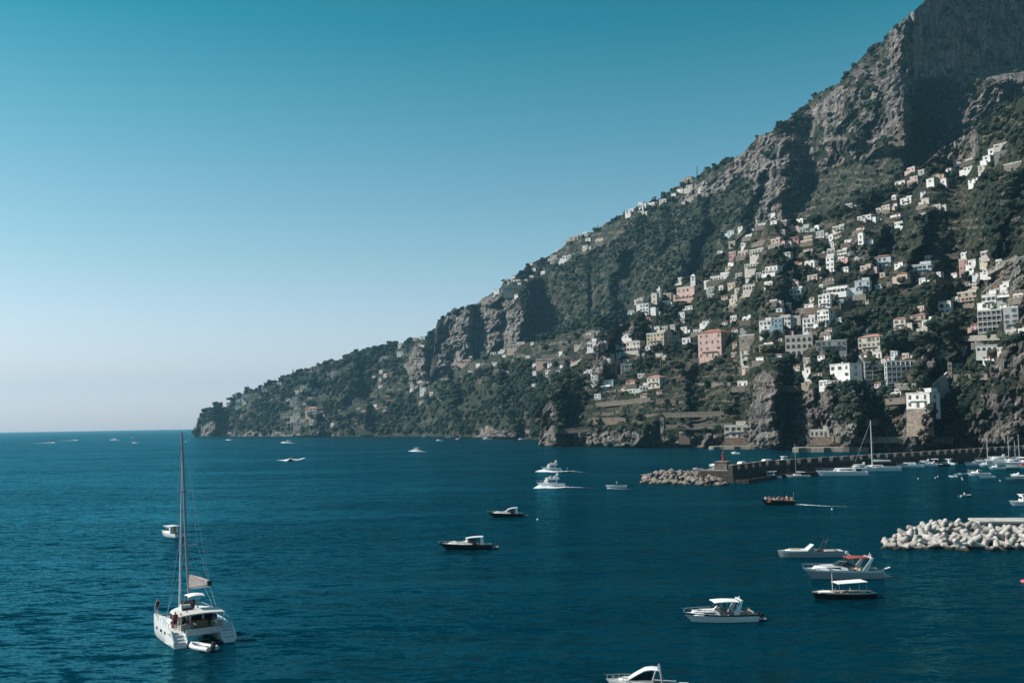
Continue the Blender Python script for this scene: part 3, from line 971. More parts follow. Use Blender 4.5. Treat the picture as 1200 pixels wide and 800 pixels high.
HOUSES = [
    # px, py(bottom), w, h, wall, roof, floors, cols, label, style, rel
    (838, 421, 38, 34, 'pink', 'red', 4, 4, 'big pink four storey palazzo with a red hipped roof above the terraces', '', 36),
    (880, 406, 26, 14, 'stone', 'flat', 1, 2, 'ruined brown stone block between the pink palazzo and the blue house', 'plain', 40),
    (876, 422, 16, 13, 'cream', 'pinkr', 2, 2, 'small cream cottage with pink gable roof below the stone ruin', '', 30),
    (899, 392, 17, 17, 'white', 'flat', 3, 3, 'white three storey house left of the blue house', '', 24),
    (913, 390, 12, 18, 'blue', 'flat', 3, 2, 'narrow blue house squeezed into the white row', '', 20),
    (922, 383, 13, 14, 'white', 'flat', 2, 3, 'white house with many windows just right of the blue house', '', 20),
    (934, 385, 13, 15, 'beige', 'flat', 2, 1, 'plain beige house end wall right of the blue and white row', 'plain', 20),
    (950, 390, 17, 18, 'white', 'flat', 3, 3, 'white three storey house above the arched beige hotel', '', 22),
    (968, 380, 18, 17, 'white', 'flat', 3, 4, 'tall white house with a balcony at the upper right of the arched hotel', 'terrace', 38),
    (939, 418, 34, 26, 'beige', 'flat', 3, 5, 'large beige hotel with two rows of arched openings', 'arches', 14),
    (975, 413, 34, 14, 'grey', 'flat', 2, 6, 'long grey hotel wing beside the arched beige hotel', '', 4),  # wing lying in shade; the grey wall colour carries that shade
    (948, 439, 10, 10, 'white', 'flat', 1, 1, 'little white cube house below the arched hotel', '', 40),
    (873, 454, 16, 9, 'white', 'flat', 1, 2, 'low white house alone on the dark terraces under the cottage', '', 38),
    (861, 377, 10, 9, 'white', 'flat', 1, 3, 'small white cube with three windows in the trees above the palazzo', '', 30),
    (800, 373, 11, 9, 'white', 'flat', 1, 2, 'small white house highest of the group left of the palazzo', '', 34),
    (803, 391, 10, 10, 'white', 'flat', 2, 1, 'narrow white house close above the left end of the palazzo', '', 34),
    (806, 403, 13, 9, 'white', 'flat', 1, 2, 'white cottage touching the left of the pink palazzo', '', 32),
    (787, 402, 13, 11, 'grey', 'flat', 2, 2, 'grey house left of the white cottages by the palazzo', '', 32),
    (819, 391, 13, 6, 'white', 'flat', 1, 3, 'low white house seen behind the palazzo roof', '', 26),
    (745, 412, 22, 13, 'cream', 'flat', 2, 4, 'cream villa with terrace at the cliff edge left of the cypresses', 'terrace', 34),
    (773, 405, 30, 16, 'ochre', 'flat', 3, 5, 'ochre and cream apartment house above the cypresses', '', 40),
    (771, 389, 9, 8, 'white', 'flat', 1, 1, 'white cube rising behind the ochre apartment house', '', 34),
    (718, 423, 6, 10, 'white', 'vault', 2, 1, 'tiny white domed chapel over the pink hotel', '', 30),
    (718, 441, 22, 17, 'pink', 'flat', 3, 3, 'pale pink hotel left of the two cypresses', '', 34),
    (735, 440, 15, 14, 'grey', 'flat', 3, 3, 'grey annexe against the right side of the pale pink hotel', '', 12),  # right side of the pink hotel, its shade put into a grey wall
    (692, 438, 10, 6, 'white', 'flat', 1, 2, 'small white house left of the pale pink hotel', '', 34),
    (710, 458, 35, 13, 'bluewhite', 'flat', 2, 6, 'wide bluish white hotel in front of the pale pink hotel', 'awning', 30),
    (770, 455, 23, 14, 'cream', 'pinkr', 2, 3, 'cream house with pinkish roof and shaded blue side on the terraces', '', 44),
    (758, 458, 17, 7, 'white', 'flat', 1, 4, 'low white annexe left of the pinkish roofed house', '', 20),
    (627, 441, 6, 8, 'white', 'flat', 1, 1, 'tiny white tower house alone in the dark wood by the ravine', '', 30),
    (643, 437, 8, 4, 'white', 'flat', 1, 2, 'flat little white house in the dark wood by the ravine', '', 30),
    (695, 408, 14, 9, 'white', 'flat', 1, 3, 'white ruin-like house on the bare ridge above the ravine', '', 30),
    (727, 409, 11, 6, 'white', 'flat', 1, 2, 'low white house at the foot of the ridge rock', '', 34),
    (756, 370, 20, 15, 'white', 'flat', 3, 4, 'white monastery-like block beside the steepled tower on the spur', '', 34),
    (768, 357, 9, 14, 'cream', 'flat', 2, 1, 'cream block at the foot of the steeple on the spur', '', 34),
    (808, 351, 29, 16, 'pink', 'flat', 2, 4, 'long salmon pink villa on the spur crest', 'terrace', 36),
    (847, 330, 28, 9, 'white', 'flat', 1, 7, 'long low white building above the salmon villa', '', 28),
    (835, 342, 10, 7, 'grey', 'flat', 1, 2, 'small grey house right of the salmon villa', '', 34),
    (846, 341, 7, 8, 'white', 'flat', 1, 1, 'small white house in the middle under the long low building', '', 34),
    (859, 338, 12, 8, 'peach', 'flat', 1, 2, 'small peach house under the long low white building', '', 34),
    (862, 355, 10, 12, 'cream', 'flat', 2, 2, 'cream tower-like house standing alone below the peach house', '', 36),
    (882, 340, 22, 8, 'cream', 'flat', 1, 5, 'long cream house with arches in the middle of the slope', 'arches', 30),
    (886, 316, 26, 9, 'cream', 'flat', 2, 6, 'cream two storey row house below the peach row', '', 30),
    (907, 321, 19, 11, 'white', 'flat', 2, 3, 'white house with deep porch right of the cream row house', 'terrace', 36),
    (931, 352, 32, 13, 'white', 'flat', 2, 6, 'long white villa with chimney tower above the brown retaining wall', '', 32),
    (969, 361, 18, 16, 'white', 'flat', 3, 3, 'white three storey cube standing on the brown retaining wall', '', 34),
    (985, 344, 30, 10, 'white', 'flat', 1, 6, 'long white terrace house above the three storey cube', 'terrace', 30),
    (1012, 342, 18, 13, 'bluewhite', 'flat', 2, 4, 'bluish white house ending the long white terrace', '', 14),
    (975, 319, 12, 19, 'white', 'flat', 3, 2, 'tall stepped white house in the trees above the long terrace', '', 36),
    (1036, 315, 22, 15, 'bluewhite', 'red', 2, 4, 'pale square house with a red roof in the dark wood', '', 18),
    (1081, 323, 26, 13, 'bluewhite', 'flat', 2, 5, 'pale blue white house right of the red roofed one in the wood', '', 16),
    (1131, 324, 11, 20, 'rose', 'flat', 3, 2, 'narrow rose red house beside a white one high on the right', '', 30),
    (1141, 319, 10, 14, 'white', 'flat', 2, 2, 'white house joined to the rose red house', '', 30),
    (1157, 308, 15, 7, 'yellow', 'flat', 1, 3, 'low pale yellow house right of the rose red house', '', 30),
    (1138, 359, 26, 17, 'tan', 'flat', 3, 5, 'orange tan villa with rows of windows above the white arches', '', 34),
    (1162, 362, 18, 16, 'white', 'flat', 2, 3, 'white hotel block with small windows right of the tan villa', '', 30),
    (1179, 354, 18, 10, 'green', 'flat', 1, 3, 'greenish glazed restaurant terrace on top of the modern hotel', 'awning', 16),
    (1181, 346, 12, 6, 'white', 'flat', 1, 2, 'white rooftop house behind the greenish terrace', '', 30),
    (1165, 391, 28, 27, 'grey', 'flat', 4, 5, 'grey modern hotel with glass fronts and white awnings', 'balconies', 20),
    (1188, 387, 18, 26, 'grey', 'flat', 4, 2, 'grey green hotel tower at the right end of the modern hotel', '', 26),
    (1104, 370, 30, 16, 'white', 'flat', 2, 4, 'white villa with two rows of big arches above the dark pine', 'arches', 22),
    (1077, 383, 27, 14, 'tan', 'pinkr', 2, 3, 'tan gabled house left of the dark pine', '', 30),
    (1057, 388, 17, 15, 'cream', 'pinkr', 2, 2, 'cream house with pinkish roof left of the tan gabled house', '', 32),
    (1091, 383, 18, 9, 'white', 'flat', 1, 3, 'white low house touching the dark pine', '', 34),
    (1024, 414, 32, 20, 'beige', 'pinkr', 3, 5, 'beige stepped house with broad pinkish roof', '', 34),
    (1030, 420, 13, 9, 'white', 'flat', 1, 2, 'white porch house in front of the broad pinkish roof', '', 34),
    (1130, 418, 31, 13, 'yellow', 'red', 2, 4, 'long pale yellow house under a red tile roof at the right', 'plain', 6),
    (1157, 412, 22, 8, 'white', 'flat', 1, 4, 'white pergola building right of the red tile roof', 'arches', 6),
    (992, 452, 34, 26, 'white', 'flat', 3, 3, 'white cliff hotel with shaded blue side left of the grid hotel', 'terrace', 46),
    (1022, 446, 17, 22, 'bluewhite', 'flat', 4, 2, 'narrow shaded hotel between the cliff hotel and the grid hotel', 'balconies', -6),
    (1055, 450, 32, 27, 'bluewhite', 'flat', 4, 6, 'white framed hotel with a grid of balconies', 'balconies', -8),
    (1082, 479, 34, 18, 'white', 'flat', 2, 3, 'white cubic villa on a stone bastion above the harbour', '', 36),
    (866, 514, 32, 16, 'beige', 'flat', 2, 4, 'old beige boathouse at the waterline under the terraces', '', 20),
    (968, 513, 34, 11, 'beige', 'flat', 1, 6, 'low beige lido building with a white band at the shore', '', 18),
    (803, 512, 14, 7, 'brown', 'flat', 1, 2, 'little stone hut with white roof slab at the shore', 'plain', 14),
    # pink and peach rows near the crest
    (860, 303, 11, 10, 'rose', 'flat', 2, 2, 'rose house at the left end of the crest row', '', 34),
    (873, 301, 16, 9, 'peach', 'flat', 1, 3, 'peach house in the crest row beside the rose house', '', 34),
    (890, 300, 22, 10, 'cream', 'flat', 2, 5, 'cream house with white parapet at the right of the crest row', '', 34),
    (873, 289, 9, 5, 'white', 'flat', 1, 2, 'small white house just above the crest row', '', 34),
    (868, 279, 8, 6, 'white', 'flat', 1, 1, 'small white house first at the crest above the rose house', '', 34),
    (881, 271, 9, 4, 'white', 'flat', 1, 1, 'flat white house on the crest', '', 34),
    (895, 266, 12, 5, 'white', 'flat', 1, 3, 'white house with dark windows under the rock tower', '', 34),
    (908, 263, 10, 5, 'white', 'flat', 1, 1, 'bright white low house right of the rock tower', '', 34),
    (919, 262, 13, 4, 'grey', 'flat', 1, 3, 'grey low house on the crest right of the rock tower', '', 34),
    (911, 288, 14, 10, 'pink', 'flat', 2, 2, 'pink house left of the red roof at the crest', '', 36),
    (931, 284, 18, 7, 'rose', 'red', 1, 3, 'wide house with a faded red roof at the crest', '', 30),
    (925, 290, 9, 8, 'white', 'flat', 1, 2, 'white house in front of the faded red roof', '', 30),
    (949, 285, 13, 10, 'peach', 'flat', 2, 3, 'peach pink house right of the faded red roof', '', 34),
    (943, 273, 18, 8, 'green', 'flat', 1, 4, 'long greenish white house above the faded red roof', '', 30),
    (951, 313, 15, 8, 'white', 'vault', 1, 2, 'white vaulted house alone in the green below the peach pink house', 'plain', 34),
    (985, 273, 17, 10, 'cream', 'flat', 2, 3, 'cream house on the stony ridge left of the hamlet', '', 34),
    (975, 282, 7, 8, 'white', 'vault', 1, 1, 'white oval windowed cottage below the cream ridge house', '', 34),
    (1018, 260, 13, 10, 'white', 'flat', 2, 2, 'white house at the heart of the stony hamlet', '', 36),
    (1028, 260, 8, 6, 'beige', 'flat', 1, 1, 'beige house against the right of the hamlet heart', '', 36),
    (1009, 259, 8, 6, 'beige', 'flat', 1, 1, 'beige house against the left of the hamlet heart', '', 36),
    (1040, 248, 12, 9, 'peach', 'flat', 2, 2, 'peach house highest in the stony hamlet', '', 36),
    (1031, 250, 8, 7, 'cream', 'flat', 1, 1, 'cream house left of the highest peach one', '', 36),
    (1050, 244, 5, 6, 'white', 'flat', 1, 1, 'slim white house between hamlet and pale house', '', 34),
    (1064, 240, 16, 10, 'white', 'flat', 2, 2, 'pale house over the shaded dip right of the hamlet', '', 34),
    (1086, 241, 11, 10, 'cream', 'flat', 1, 1, 'cream tower house right of the shaded dip', '', 34),
    (1055, 265, 12, 6, 'white', 'flat', 1, 3, 'white cottage alone on the ledge under the hamlet', '', 34),
    (1010, 287, 8, 13, 'white', 'vault', 2, 1, 'white ruined tower house on the bare knoll', 'plain', 34),
    (989, 301, 14, 10, 'white', 'flat', 2, 3, 'white house with three windows over the stepped white one', '', 34),
    (975, 304, 11, 8, 'white', 'flat', 1, 2, 'white block directly over the tall stepped house', '', 34),
    (1073, 215, 11, 10, 'pink', 'flat', 2, 2, 'pinkish house on the upper ridge', '', 36),
    (1081, 205, 9, 7, 'grey', 'flat', 1, 1, 'grey house above the pinkish house on the upper ridge', '', 34),
    (1092, 219, 11, 12, 'white', 'flat', 2, 1, 'bright white house next along the upper ridge', '', 34),
    (1107, 217, 8, 9, 'white', 'flat', 1, 1, 'white house second from the red roofed house on the ridge', '', 34),
    (1112, 205, 12, 10, 'white', 'red', 2, 2, 'white ridge house under a small red roof', '', 36),
    (1127, 205, 9, 5, 'white', 'flat', 1, 2, 'low white house right of the small red roof', '', 30),
    (1138, 199, 15, 4, 'white', 'flat', 1, 3, 'long flat white house above the low ridge house', '', 30),
    (1158, 191, 10, 10, 'white', 'flat', 2, 1, 'white house with two windows topmost at the right', '', 34),
    (1164, 181, 10, 8, 'white', 'flat', 1, 1, 'white house stacked over the topmost windows', '', 34),
    (1173, 187, 13, 11, 'grey', 'flat', 1, 1, 'shaded grey house beside the topmost white one', 'plain', 0),
    (1175, 172, 18, 4, 'beige', 'flat', 1, 2, 'long beige wall-like house over the topmost group', 'plain', 30),
    (1190, 201, 22, 12, 'stone', 'flat', 1, 1, 'round stone bastion-like house at the right edge', 'plain', 26),
    (1000, 232, 0, 0, '', '', 0, 0, '', '', 0),
    # middle spur
    (590, 414, 8, 6, 'white', 'flat', 1, 1, 'bright white house on the spur under the great cliff', '', 30),
    (579, 416, 9, 4, 'cream', 'flat', 1, 2, 'low cream house left of the bright white spur house', '', 30),
    (548, 427, 15, 6, 'pink', 'pinkr', 1, 3, 'pink roofed house at the left tip of the spur terraces', '', 30),
    (607, 409, 26, 7, 'peach', 'flat', 1, 6, 'long peach terrace house on the spur crest', '', 24),
    (594, 442, 10, 9, 'beige', 'flat', 2, 2, 'beige house in the wood halfway down the spur', '', 34),
    (645, 425, 34, 6, 'pink', 'flat', 1, 8, 'very long low pinkish house above the ravine wood', '', 22),
    (497, 461, 10, 9, 'white', 'flat', 2, 2, 'white house where the spur meets the far wood', '', 34),
    (504, 449, 8, 4, 'white', 'flat', 1, 1, 'flat white house just over the spur end house', '', 34),
    (440, 484, 17, 6, 'cream', 'pinkr', 1, 4, 'pale pink roofed villa low in the far wood', '', 26),
    # skyline of the mountain
    (583, 345, 9, 9, 'white', 'flat', 2, 1, 'white skyline house at the left of the grey wall', '', 34),
    (602, 342, 24, 8, 'grey', 'flat', 1, 6, 'long grey skyline building over the great cliff', 'plain', 8),
    (606, 331, 14, 4, 'white', 'flat', 1, 3, 'white skyline house behind the long grey building', '', 30),
    (626, 318, 7, 5, 'white', 'flat', 1, 1, 'white skyline house third along from the grey building', '', 30),
    (650, 304, 11, 6, 'beige', 'flat', 1, 2, 'beige skyline house left of the pale one', '', 30),
    (666, 304, 14, 6, 'white', 'flat', 1, 3, 'pale house just below the skyline', '', 30),
    (690, 283, 8, 5, 'white', 'flat', 1, 1, 'small white skyline house by the bare track', '', 30),
    (752, 245, 7, 4, 'white', 'flat', 1, 1, 'tiny white skyline house left of the upper pair', '', 30),
    (778, 238, 11, 6, 'cream', 'flat', 1, 2, 'cream house of the upper skyline pair', '', 30),
    (790, 230, 7, 4, 'white', 'flat', 1, 1, 'white house of the upper skyline pair', '', 30),
    (809, 223, 10, 8, 'cream', 'flat', 2, 2, 'highest cream house on the skyline below the mast', '', 30),
    (996, 244, 11, 6, 'grey', 'flat', 1, 2, 'grey house alone on the talus behind the ridge', '', 30),
    # far headland
    (291, 468, 15, 7, 'white', 'flat', 2, 4, 'white villa on the skyline near the headland tip', '', 28),
    (279, 472, 6, 5, 'white', 'flat', 1, 1, 'little white house left of the headland villa', '', 28),
    (311, 460, 8, 5, 'beige', 'flat', 1, 1, 'beige house right of the headland villa', '', 28),
    (328, 452, 7, 5, 'white', 'flat', 1, 1, 'white skyline house between the villa and the tower', '', 28),
    (357, 456, 10, 5, 'cream', 'flat', 1, 2, 'cream house under the headland tower', '', 28),
    (392, 440, 9, 5, 'grey', 'flat', 1, 2, 'grey house right of the headland tower', '', 28),
    (347, 474, 9, 10, 'grey', 'flat', 2, 2, 'grey block house mid-slope on the headland', '', 30),
    (360, 463, 12, 3, 'white', 'flat', 1, 3, 'flat white terrace house above the grey block', '', 24),
    (336, 492, 14, 9, 'beige', 'flat', 2, 3, 'beige house at the left of the headland cluster', '', 30),
    (349, 492, 11, 11, 'cream', 'flat', 2, 2, 'cream house in the middle of the headland cluster', '', 30),
    (367, 486, 18, 10, 'peach', 'pinkr', 2, 3, 'peach villa with pinkish roof in the headland cluster', '', 34),
    (353, 500, 18, 7, 'beige', 'flat', 1, 4, 'lowest beige house of the headland cluster', '', 26),
    (379, 500, 11, 7, 'tan', 'flat', 1, 2, 'tan house by the sea right of the headland cluster', '', 26),
    (470, 418, 10, 8, 'white', 'flat', 2, 2, 'white house on the upper right of the headland', '', 30),
    (452, 422, 11, 5, 'grey', 'flat', 1, 2, 'grey house left of the white one high on the headland', '', 30),
    (496, 398, 8, 5, 'white', 'flat', 1, 1, 'white skyline house by the great cliff foot', '', 30),
    (470, 406, 7, 4, 'white', 'flat', 1, 1, 'white skyline house over the grey headland house', '', 30),
    (446, 446, 4, 4, 'white', 'flat', 1, 1, 'speck of a white house in the far dark wood', '', 30),
]
for row in HOUSES:
    if row[2]:
        px, py, w, h, wall, roof, fl, cols, label, style, rel = row
        house(px, py, w, h, wall, roof, fl, cols, label, style, rel)


# the smaller houses between them; each is told by its neighbour
def short(lb):
    for cut in (' above ', ' beside ', ' left of', ' right of', ' with ', ' in the', ' on the', ' below', ' at the', ' between', ' under', ' over', ' just', ' near', ' of the', ' joined', ' against', ' and shaded', ' touching', ' alone', ' squeezed', ' standing', ' seen', ' rising', ' close', ' ending', ' highest', ' next', ' second', ' stacked', ' topmost', ' halfway'):
        if cut in lb:
            lb = lb[:lb.index(cut)]
    return ' '.join(lb.split()[:7])


used = set()
SHORTS = {}
for row in HOUSES:
    if row[2]:
        SHORTS.setdefault(short(row[8]), []).append(row)
rr_ = random.Random(77)
small = 0
anchors = [row for row in HOUSES if row[2] and 680 < row[0] < 1190 and 195 < row[1] < 460]
far_anchors = [row for row in HOUSES if row[2] and row not in anchors and row[1] < 505 and row[0] < 1000]
for n_try in range(9000):
    far_ = rr_.random() < 0.2
    row = rr_.choice(far_anchors if far_ else anchors)
    if len(SHORTS[short(row[8])]) > 1:
        continue
    side = rr_.choice(('left of', 'right of', 'below', 'above'))
    w = rr_.uniform(5, 8) if far_ else rr_.uniform(7, 15)
    h = rr_.uniform(3, 5) if far_ else rr_.uniform(4.5, 8)
    if side in ('left of', 'right of'):
        px = row[0] + (-1 if side == 'left of' else 1) * (row[2] / 2 + w / 2 + rr_.uniform(-1, 5))
        py = row[1] + rr_.uniform(-5, 4)
    else:
        px = row[0] + rr_.uniform(-.4, .4) * row[2]
        py = row[1] + (h + rr_.uniform(1, 9) if side == 'below' else -row[3] - rr_.uniform(0, 6))
    if any(px + w * .5 > q[0] and px - w * .5 < q[1] and py > q[2] + 1 and py - h < q[3] - 1 for q in HOUSE_RECTS):
        continue
    wall = rr_.choice(('white', 'white', 'white', 'white', 'white', 'white', 'cream', 'cream', 'beige', 'beige', 'peach', 'pink', 'grey', 'bluewhite', 'tan'))
    cw = {'bluewhite': 'bluish'}.get(wall, wall)
    roof = rr_.choice(('flat', 'flat', 'flat', 'vault', 'pinkr', 'red'))
    ad = {'flat': 'flat roofed', 'vault': 'vaulted', 'pinkr': 'pink roofed', 'red': 'red roofed'}[roof]
    lb = 'small %s %s cottage just %s the %s' % (cw, ad, side, short(row[8]))
    key = (side, short(row[8]))
    if key in used or len(lb.split()) > 16:
        continue
    used.add(key)
    fl_ = 2 if h > 6.5 else 1
    if house(px, py, w, h, wall, roof, fl_, 2 if w > 8 else 1, lb, '', rr_.uniform(24, 44), None, 'cottage', 'cottage'):
        small += 1
    if small >= 250:
        break
print('small houses', small)


# retaining walls, towers, arches, road
def retaining(px0, py0, px1, py1, h, matk, label, thick=1.6):
    g0, g1 = ground(px0, py0), ground(px1, py1)
    if not g0 or not g1:
        return
    A, B = g0[0], g1[0]
    d0, d1 = g0[1] / F, g1[1] / F
    hz = 0.72 * h * (d0 + d1) / 2
    n = 12
    root = thing('retaining_wall', label, 'wall', (A + B) / 2)
    mb, cp = MB(), MB()
    per = Vector(((B - A).y, -(B - A).x, 0)).normalized()
    if per.y > 0:
        per = -per
    for i in range(n):
        p, q = A.lerp(B, i / n), A.lerp(B, (i + 1) / n)
        gp, gq = p - root.location, q - root.location
        for (b_, z0, z1, th) in ((mb, -2.5, hz, thick), (cp, hz + 0.003, hz + 0.35, thick + 0.3)):
            f0, f1 = gp + per * th, gq + per * th
            b_.add([(f0.x, f0.y, gp.z + z0), (f1.x, f1.y, gq.z + z0), (gq.x, gq.y, gq.z + z0), (gp.x, gp.y, gp.z + z0),
                    (f0.x, f0.y, gp.z + z1), (f1.x, f1.y, gq.z + z1), (gq.x, gq.y, gq.z + z1), (gp.x, gp.y, gp.z + z1)],
                   [(3, 2, 1, 0), (4, 5, 6, 7), (0, 1, 5, 4), (2, 3, 7, 6)] + ([(3, 0, 4, 7)] if i == 0 else []) + ([(1, 2, 6, 5)] if i == n - 1 else []))
    mb.build('masonry', RETM.get(matk, RETM['stone']), root)
    cp.build('coping', RETC, root)


retaining(697, 495, 735, 495, 7, 'tan', 'brown retaining wall low on the terraces near the rock pillar')
retaining(770, 473, 793, 473, 8, 'tan', 'brown retaining wall right of the pinkish roofed house')
retaining(936, 368, 966, 366, 8, 'brown', 'brown retaining wall below the long white villa')
retaining(984, 362, 1002, 358, 8, 'brown', 'brown retaining wall right of the three storey cube')
retaining(934, 400, 960, 392, 5, 'stone', 'stone retaining wall over the arched hotel')
retaining(1120, 396, 1200, 392, 2, 'cream', 'pale road wall running under the modern hotel')
retaining(980, 514, 1118, 514, 2, 'cream', 'thin pale road parapet along the foot of the cliffs')
retaining(782, 428, 822, 424, 6, 'stone', 'stone wall running left from the foot of the palazzo')
retaining(1150, 345, 1185, 318, 2.5, 'stone', 'slanting stone wall under the pale yellow house')
retaining(884, 410, 930, 400, 5, 'stone', 'stone wall between the ruin and the white row')
retaining(1028, 452, 1078, 452, 3, 'grey', 'grey garden wall at the foot of the grid hotel')
retaining(1015, 462, 1052, 460, 2, 'cream', 'pale footpath wall under the grid hotel')
retaining(1010, 494, 1035, 493, 2, 'grey', 'flat grey slab wall over the lido')
retaining(868, 434, 912, 430, 3, 'stone', 'garden wall under the arched hotel and the cottage')
retaining(903, 332, 928, 327, 3, 'beige', 'pale wall below the white house with deep porch')
retaining(955, 301, 984, 297, 3, 'stone', 'stone wall between the vaulted house and the stepped house')
retaining(1040, 333, 1070, 332, 2.5, 'beige', 'pale wall between the red roofed and the blue white house')
retaining(1094, 331, 1122, 331, 2.5, 'stone', 'stone wall left of the rose red house')
retaining(896, 455, 942, 455, 3, 'stone', 'terrace wall left of the little white cube house')
retaining(700, 474, 764, 468, 2.5, 'beige', 'pale terrace wall under the wide bluish hotel')
retaining(655, 505, 694, 502, 2.5, 'stone', 'terrace wall right of the rock pillar')
retaining(820, 451, 858, 450, 2.5, 'beige', 'terrace wall left of the low white house on dark terraces')
retaining(778, 486, 850, 484, 2.5, 'stone', 'long dark terrace wall over the shore pillar')
retaining(782, 500, 860, 498, 2.5, 'stone', 'lowest long terrace wall above the boathouse')
retaining(1062, 277, 1112, 274, 2, 'stone', 'stone terrace wall in the wood below the pale house')
retaining(1074, 302, 1124, 300, 2, 'beige', 'pale terrace wall above the blue white house')
retaining(1120, 442, 1160, 440, 3, 'beige', 'pale wall on the dark cliff below the red tile roof')
retaining(1160, 318, 1195, 300, 1.4, 'cream', 'pale road wall climbing behind the yellow house')
retaining(1040, 470, 1064, 468, 3, 'beige', 'pale wall left of the white cubic villa')
retaining(668, 428, 690, 418, 2.2, 'cream', 'pale path climbing the ridge over the ravine')


def tower(px, py, w, h, mat, label, name='tower', cat='tower', spire=0.0, round_=False, base=8):
    g = ground(px, py)
    P, D, L = g
    m = D / F
    root = thing(name, label, cat, P, R(-30))
    W2, H = w * m / 2, h * m
    if round_:
        MB().lathe([(W2, -base), (W2 * 0.92, H)], n=20).build('shaft', mat, root, smooth=True)
        MB().lathe([(W2 * 1.02, H + 0.003), (W2 * 1.02, H + W2 * .3), (W2 * .8, H + W2 * .3)], n=20).build('parapet', mat, root)
    else:
        MB().box((0, 0, -base), (W2 * 1.5, W2 * 1.5, base + H), taper=0.94).build('shaft', mat, root)
        if spire:
            MB().box((0, 0, H + 0.003), (W2 * 1.7, W2 * 1.7, 0.35)).build('cornice', ROOFW, root)
            MB().box((0, 0, H + 0.36), (W2 * 1.3, W2 * 1.3, spire * m), taper=0.12).build('spire', ROOFW, root)
        for z in (0.55, 0.8):
            o = link('opening', ARCHMESH, root, (0, -W2 * 0.735, H * z), 0)
            o.scale = (W2 * 0.5, 1.5, H * 0.1)
    HOUSE_RECTS.append((px - w / 2, px + w / 2, py - h, py))
    return root


tower(773, 352, 5, 12, wallmat('white'), 'slim white church steeple on the spur crest', 'steeple', 'steeple', spire=4)
tower(813, 333, 8, 9, wallmat('white'), 'short white bell tower over the salmon villa', 'bell_tower', 'tower', spire=2.5)
tower(365, 437, 3, 7, wallmat('stone'), 'dark watch tower on the headland skyline', 'watch_tower', 'tower')
tower(777, 511, 6, 22, wallmat('stone'), 'slender ivy-grown stone pillar by the shore', 'stone_pillar', 'pillar', base=4)
tower(1177, 296, 3, 11, wallmat('white'), 'slim white chimney-like tower over the rose red house', 'tower', 'tower')
tower(946, 436, 0.1, 0.1, wallmat('white'), '', 'tower') if False else None
tower(1114, 446, 6, 20, wallmat('stone'), 'narrow grey stone pier right of the arch', 'stone_pier', 'pier')

def shore_quay(px, py, ln, wd, z, out, label):
    P = ground(px, py)[0]
    los = Vector((P.x, P.y, 0)).normalized()
    c = P - los * out
    q = thing('shore_quay', label, 'quay', (c.x, c.y, 0), -math.atan2(P.x, P.y))
    n = 12
    top = [(-ln / 2 + ln * i / n, -wd / 2 - 1.4 * math.sin(i * 1.7) - .8 * (i % 2)) for i in range(n + 1)] + [(ln / 2, wd / 2), (-ln / 2, wd / 2)]
    MB().prism(top, -3, z).build('masonry', RETM['cream'], q)
    MB().prism(top, z + .003, z + .3, inset=.985).build('deck', RETC, q)


shore_quay(866, 513, 44, 22, 1.8, 16, 'low pale quay and bathing platform in front of the boathouse')
shore_quay(972, 513, 46, 20, 2.6, 14, 'pale lido platform at the foot of the low beige building')

# stone bastion under the white cubic villa, bridge arch and stone ramp beside it
g = ground(1078, 499)
P, D, L = g
m = D / F
bt = thing('stone_bastion', 'tapering stone bastion carrying the white cubic villa', 'bastion', P, R(-50))
MB().box((0, 0, -6), (30 * m * .8, 18 * m * .8, 6 + 18 * m), taper=0.9).build('masonry', stone('bastion_stone', (0.34, 0.27, 0.22), 0.8), bt)
MB().box((0, 0, 18 * m + .003), (30 * m * .76, 18 * m * .76, 0.6)).build('coping', ROOFF, bt)
P, D, L = ground(1097, 446)
m = D / F
br = thing('viaduct', 'pinkish stone viaduct arch in the gully above the white villa', 'viaduct', P, R(-20))
PINKST = stone('pink_stone', (0.40, 0.28, 0.24), 0.8)
mb = MB()
aw, ah = 24 * m, 20 * m
nseg = 14
for s_ in (-1, 1):
    mb.box((s_ * aw * 0.42, 0, -8), (aw * 0.3, 5, 8 + ah))
secs = []
for t in np.linspace(0, math.pi, nseg):
    c_, s_ = math.cos(t), math.sin(t)
    x = aw * 0.27 * c_
    z = ah * 0.62 + aw * 0.27 * s_
    secs.append([(x, -2.4, z), (x, 2.4, z), (x, 2.4, ah), (x, -2.4, ah)])
mb.loft(secs, close=True)
mb.build('arch', PINKST, br)
MB().box((0, 0, ah + .003), (aw * 1.3, 5.6, 0.9)).build('parapet', ROOFF, br)
P, D, L = ground(1100, 466)
m = D / F
rp = thing('stone_ramp', 'bright pinkish triangular stone ramp leaning against the gully beside the villa', 'ramp', P + Vector((-2, -8, 0)), R(-35))
mb = MB()
w_, h_ = 22 * m, 26 * m
mb.add([(-w_ * .6, -1.5, -4), (w_ * .5, -1.5, -6), (w_ * .38, -1.5, h_), (-w_ * .6, 1.5, -4), (w_ * .5, 1.5, -6), (w_ * .38, 1.5, h_), (-w_ * .6, -1.5, h_ * .35), (-w_ * .6, 1.5, h_ * .35)],
       [(0, 1, 2, 6), (5, 4, 3, 7), (0, 3, 4, 1), (1, 4, 5, 2), (6, 2, 5, 7), (0, 6, 7, 3)])
mb.build('masonry', stucco('pink_render', (0.58, 0.46, 0.40)), rp)
mb = MB().tube([(-w_ * .6, -1.6, h_ * .35), (w_ * .38, -1.6, h_ + .2)], 0.6)
mb.build('coping', ROOFW, rp)
HOUSE_RECTS += [(1062, 1098, 460, 500), (1086, 1116, 424, 446), (1092, 1112, 440, 468)]

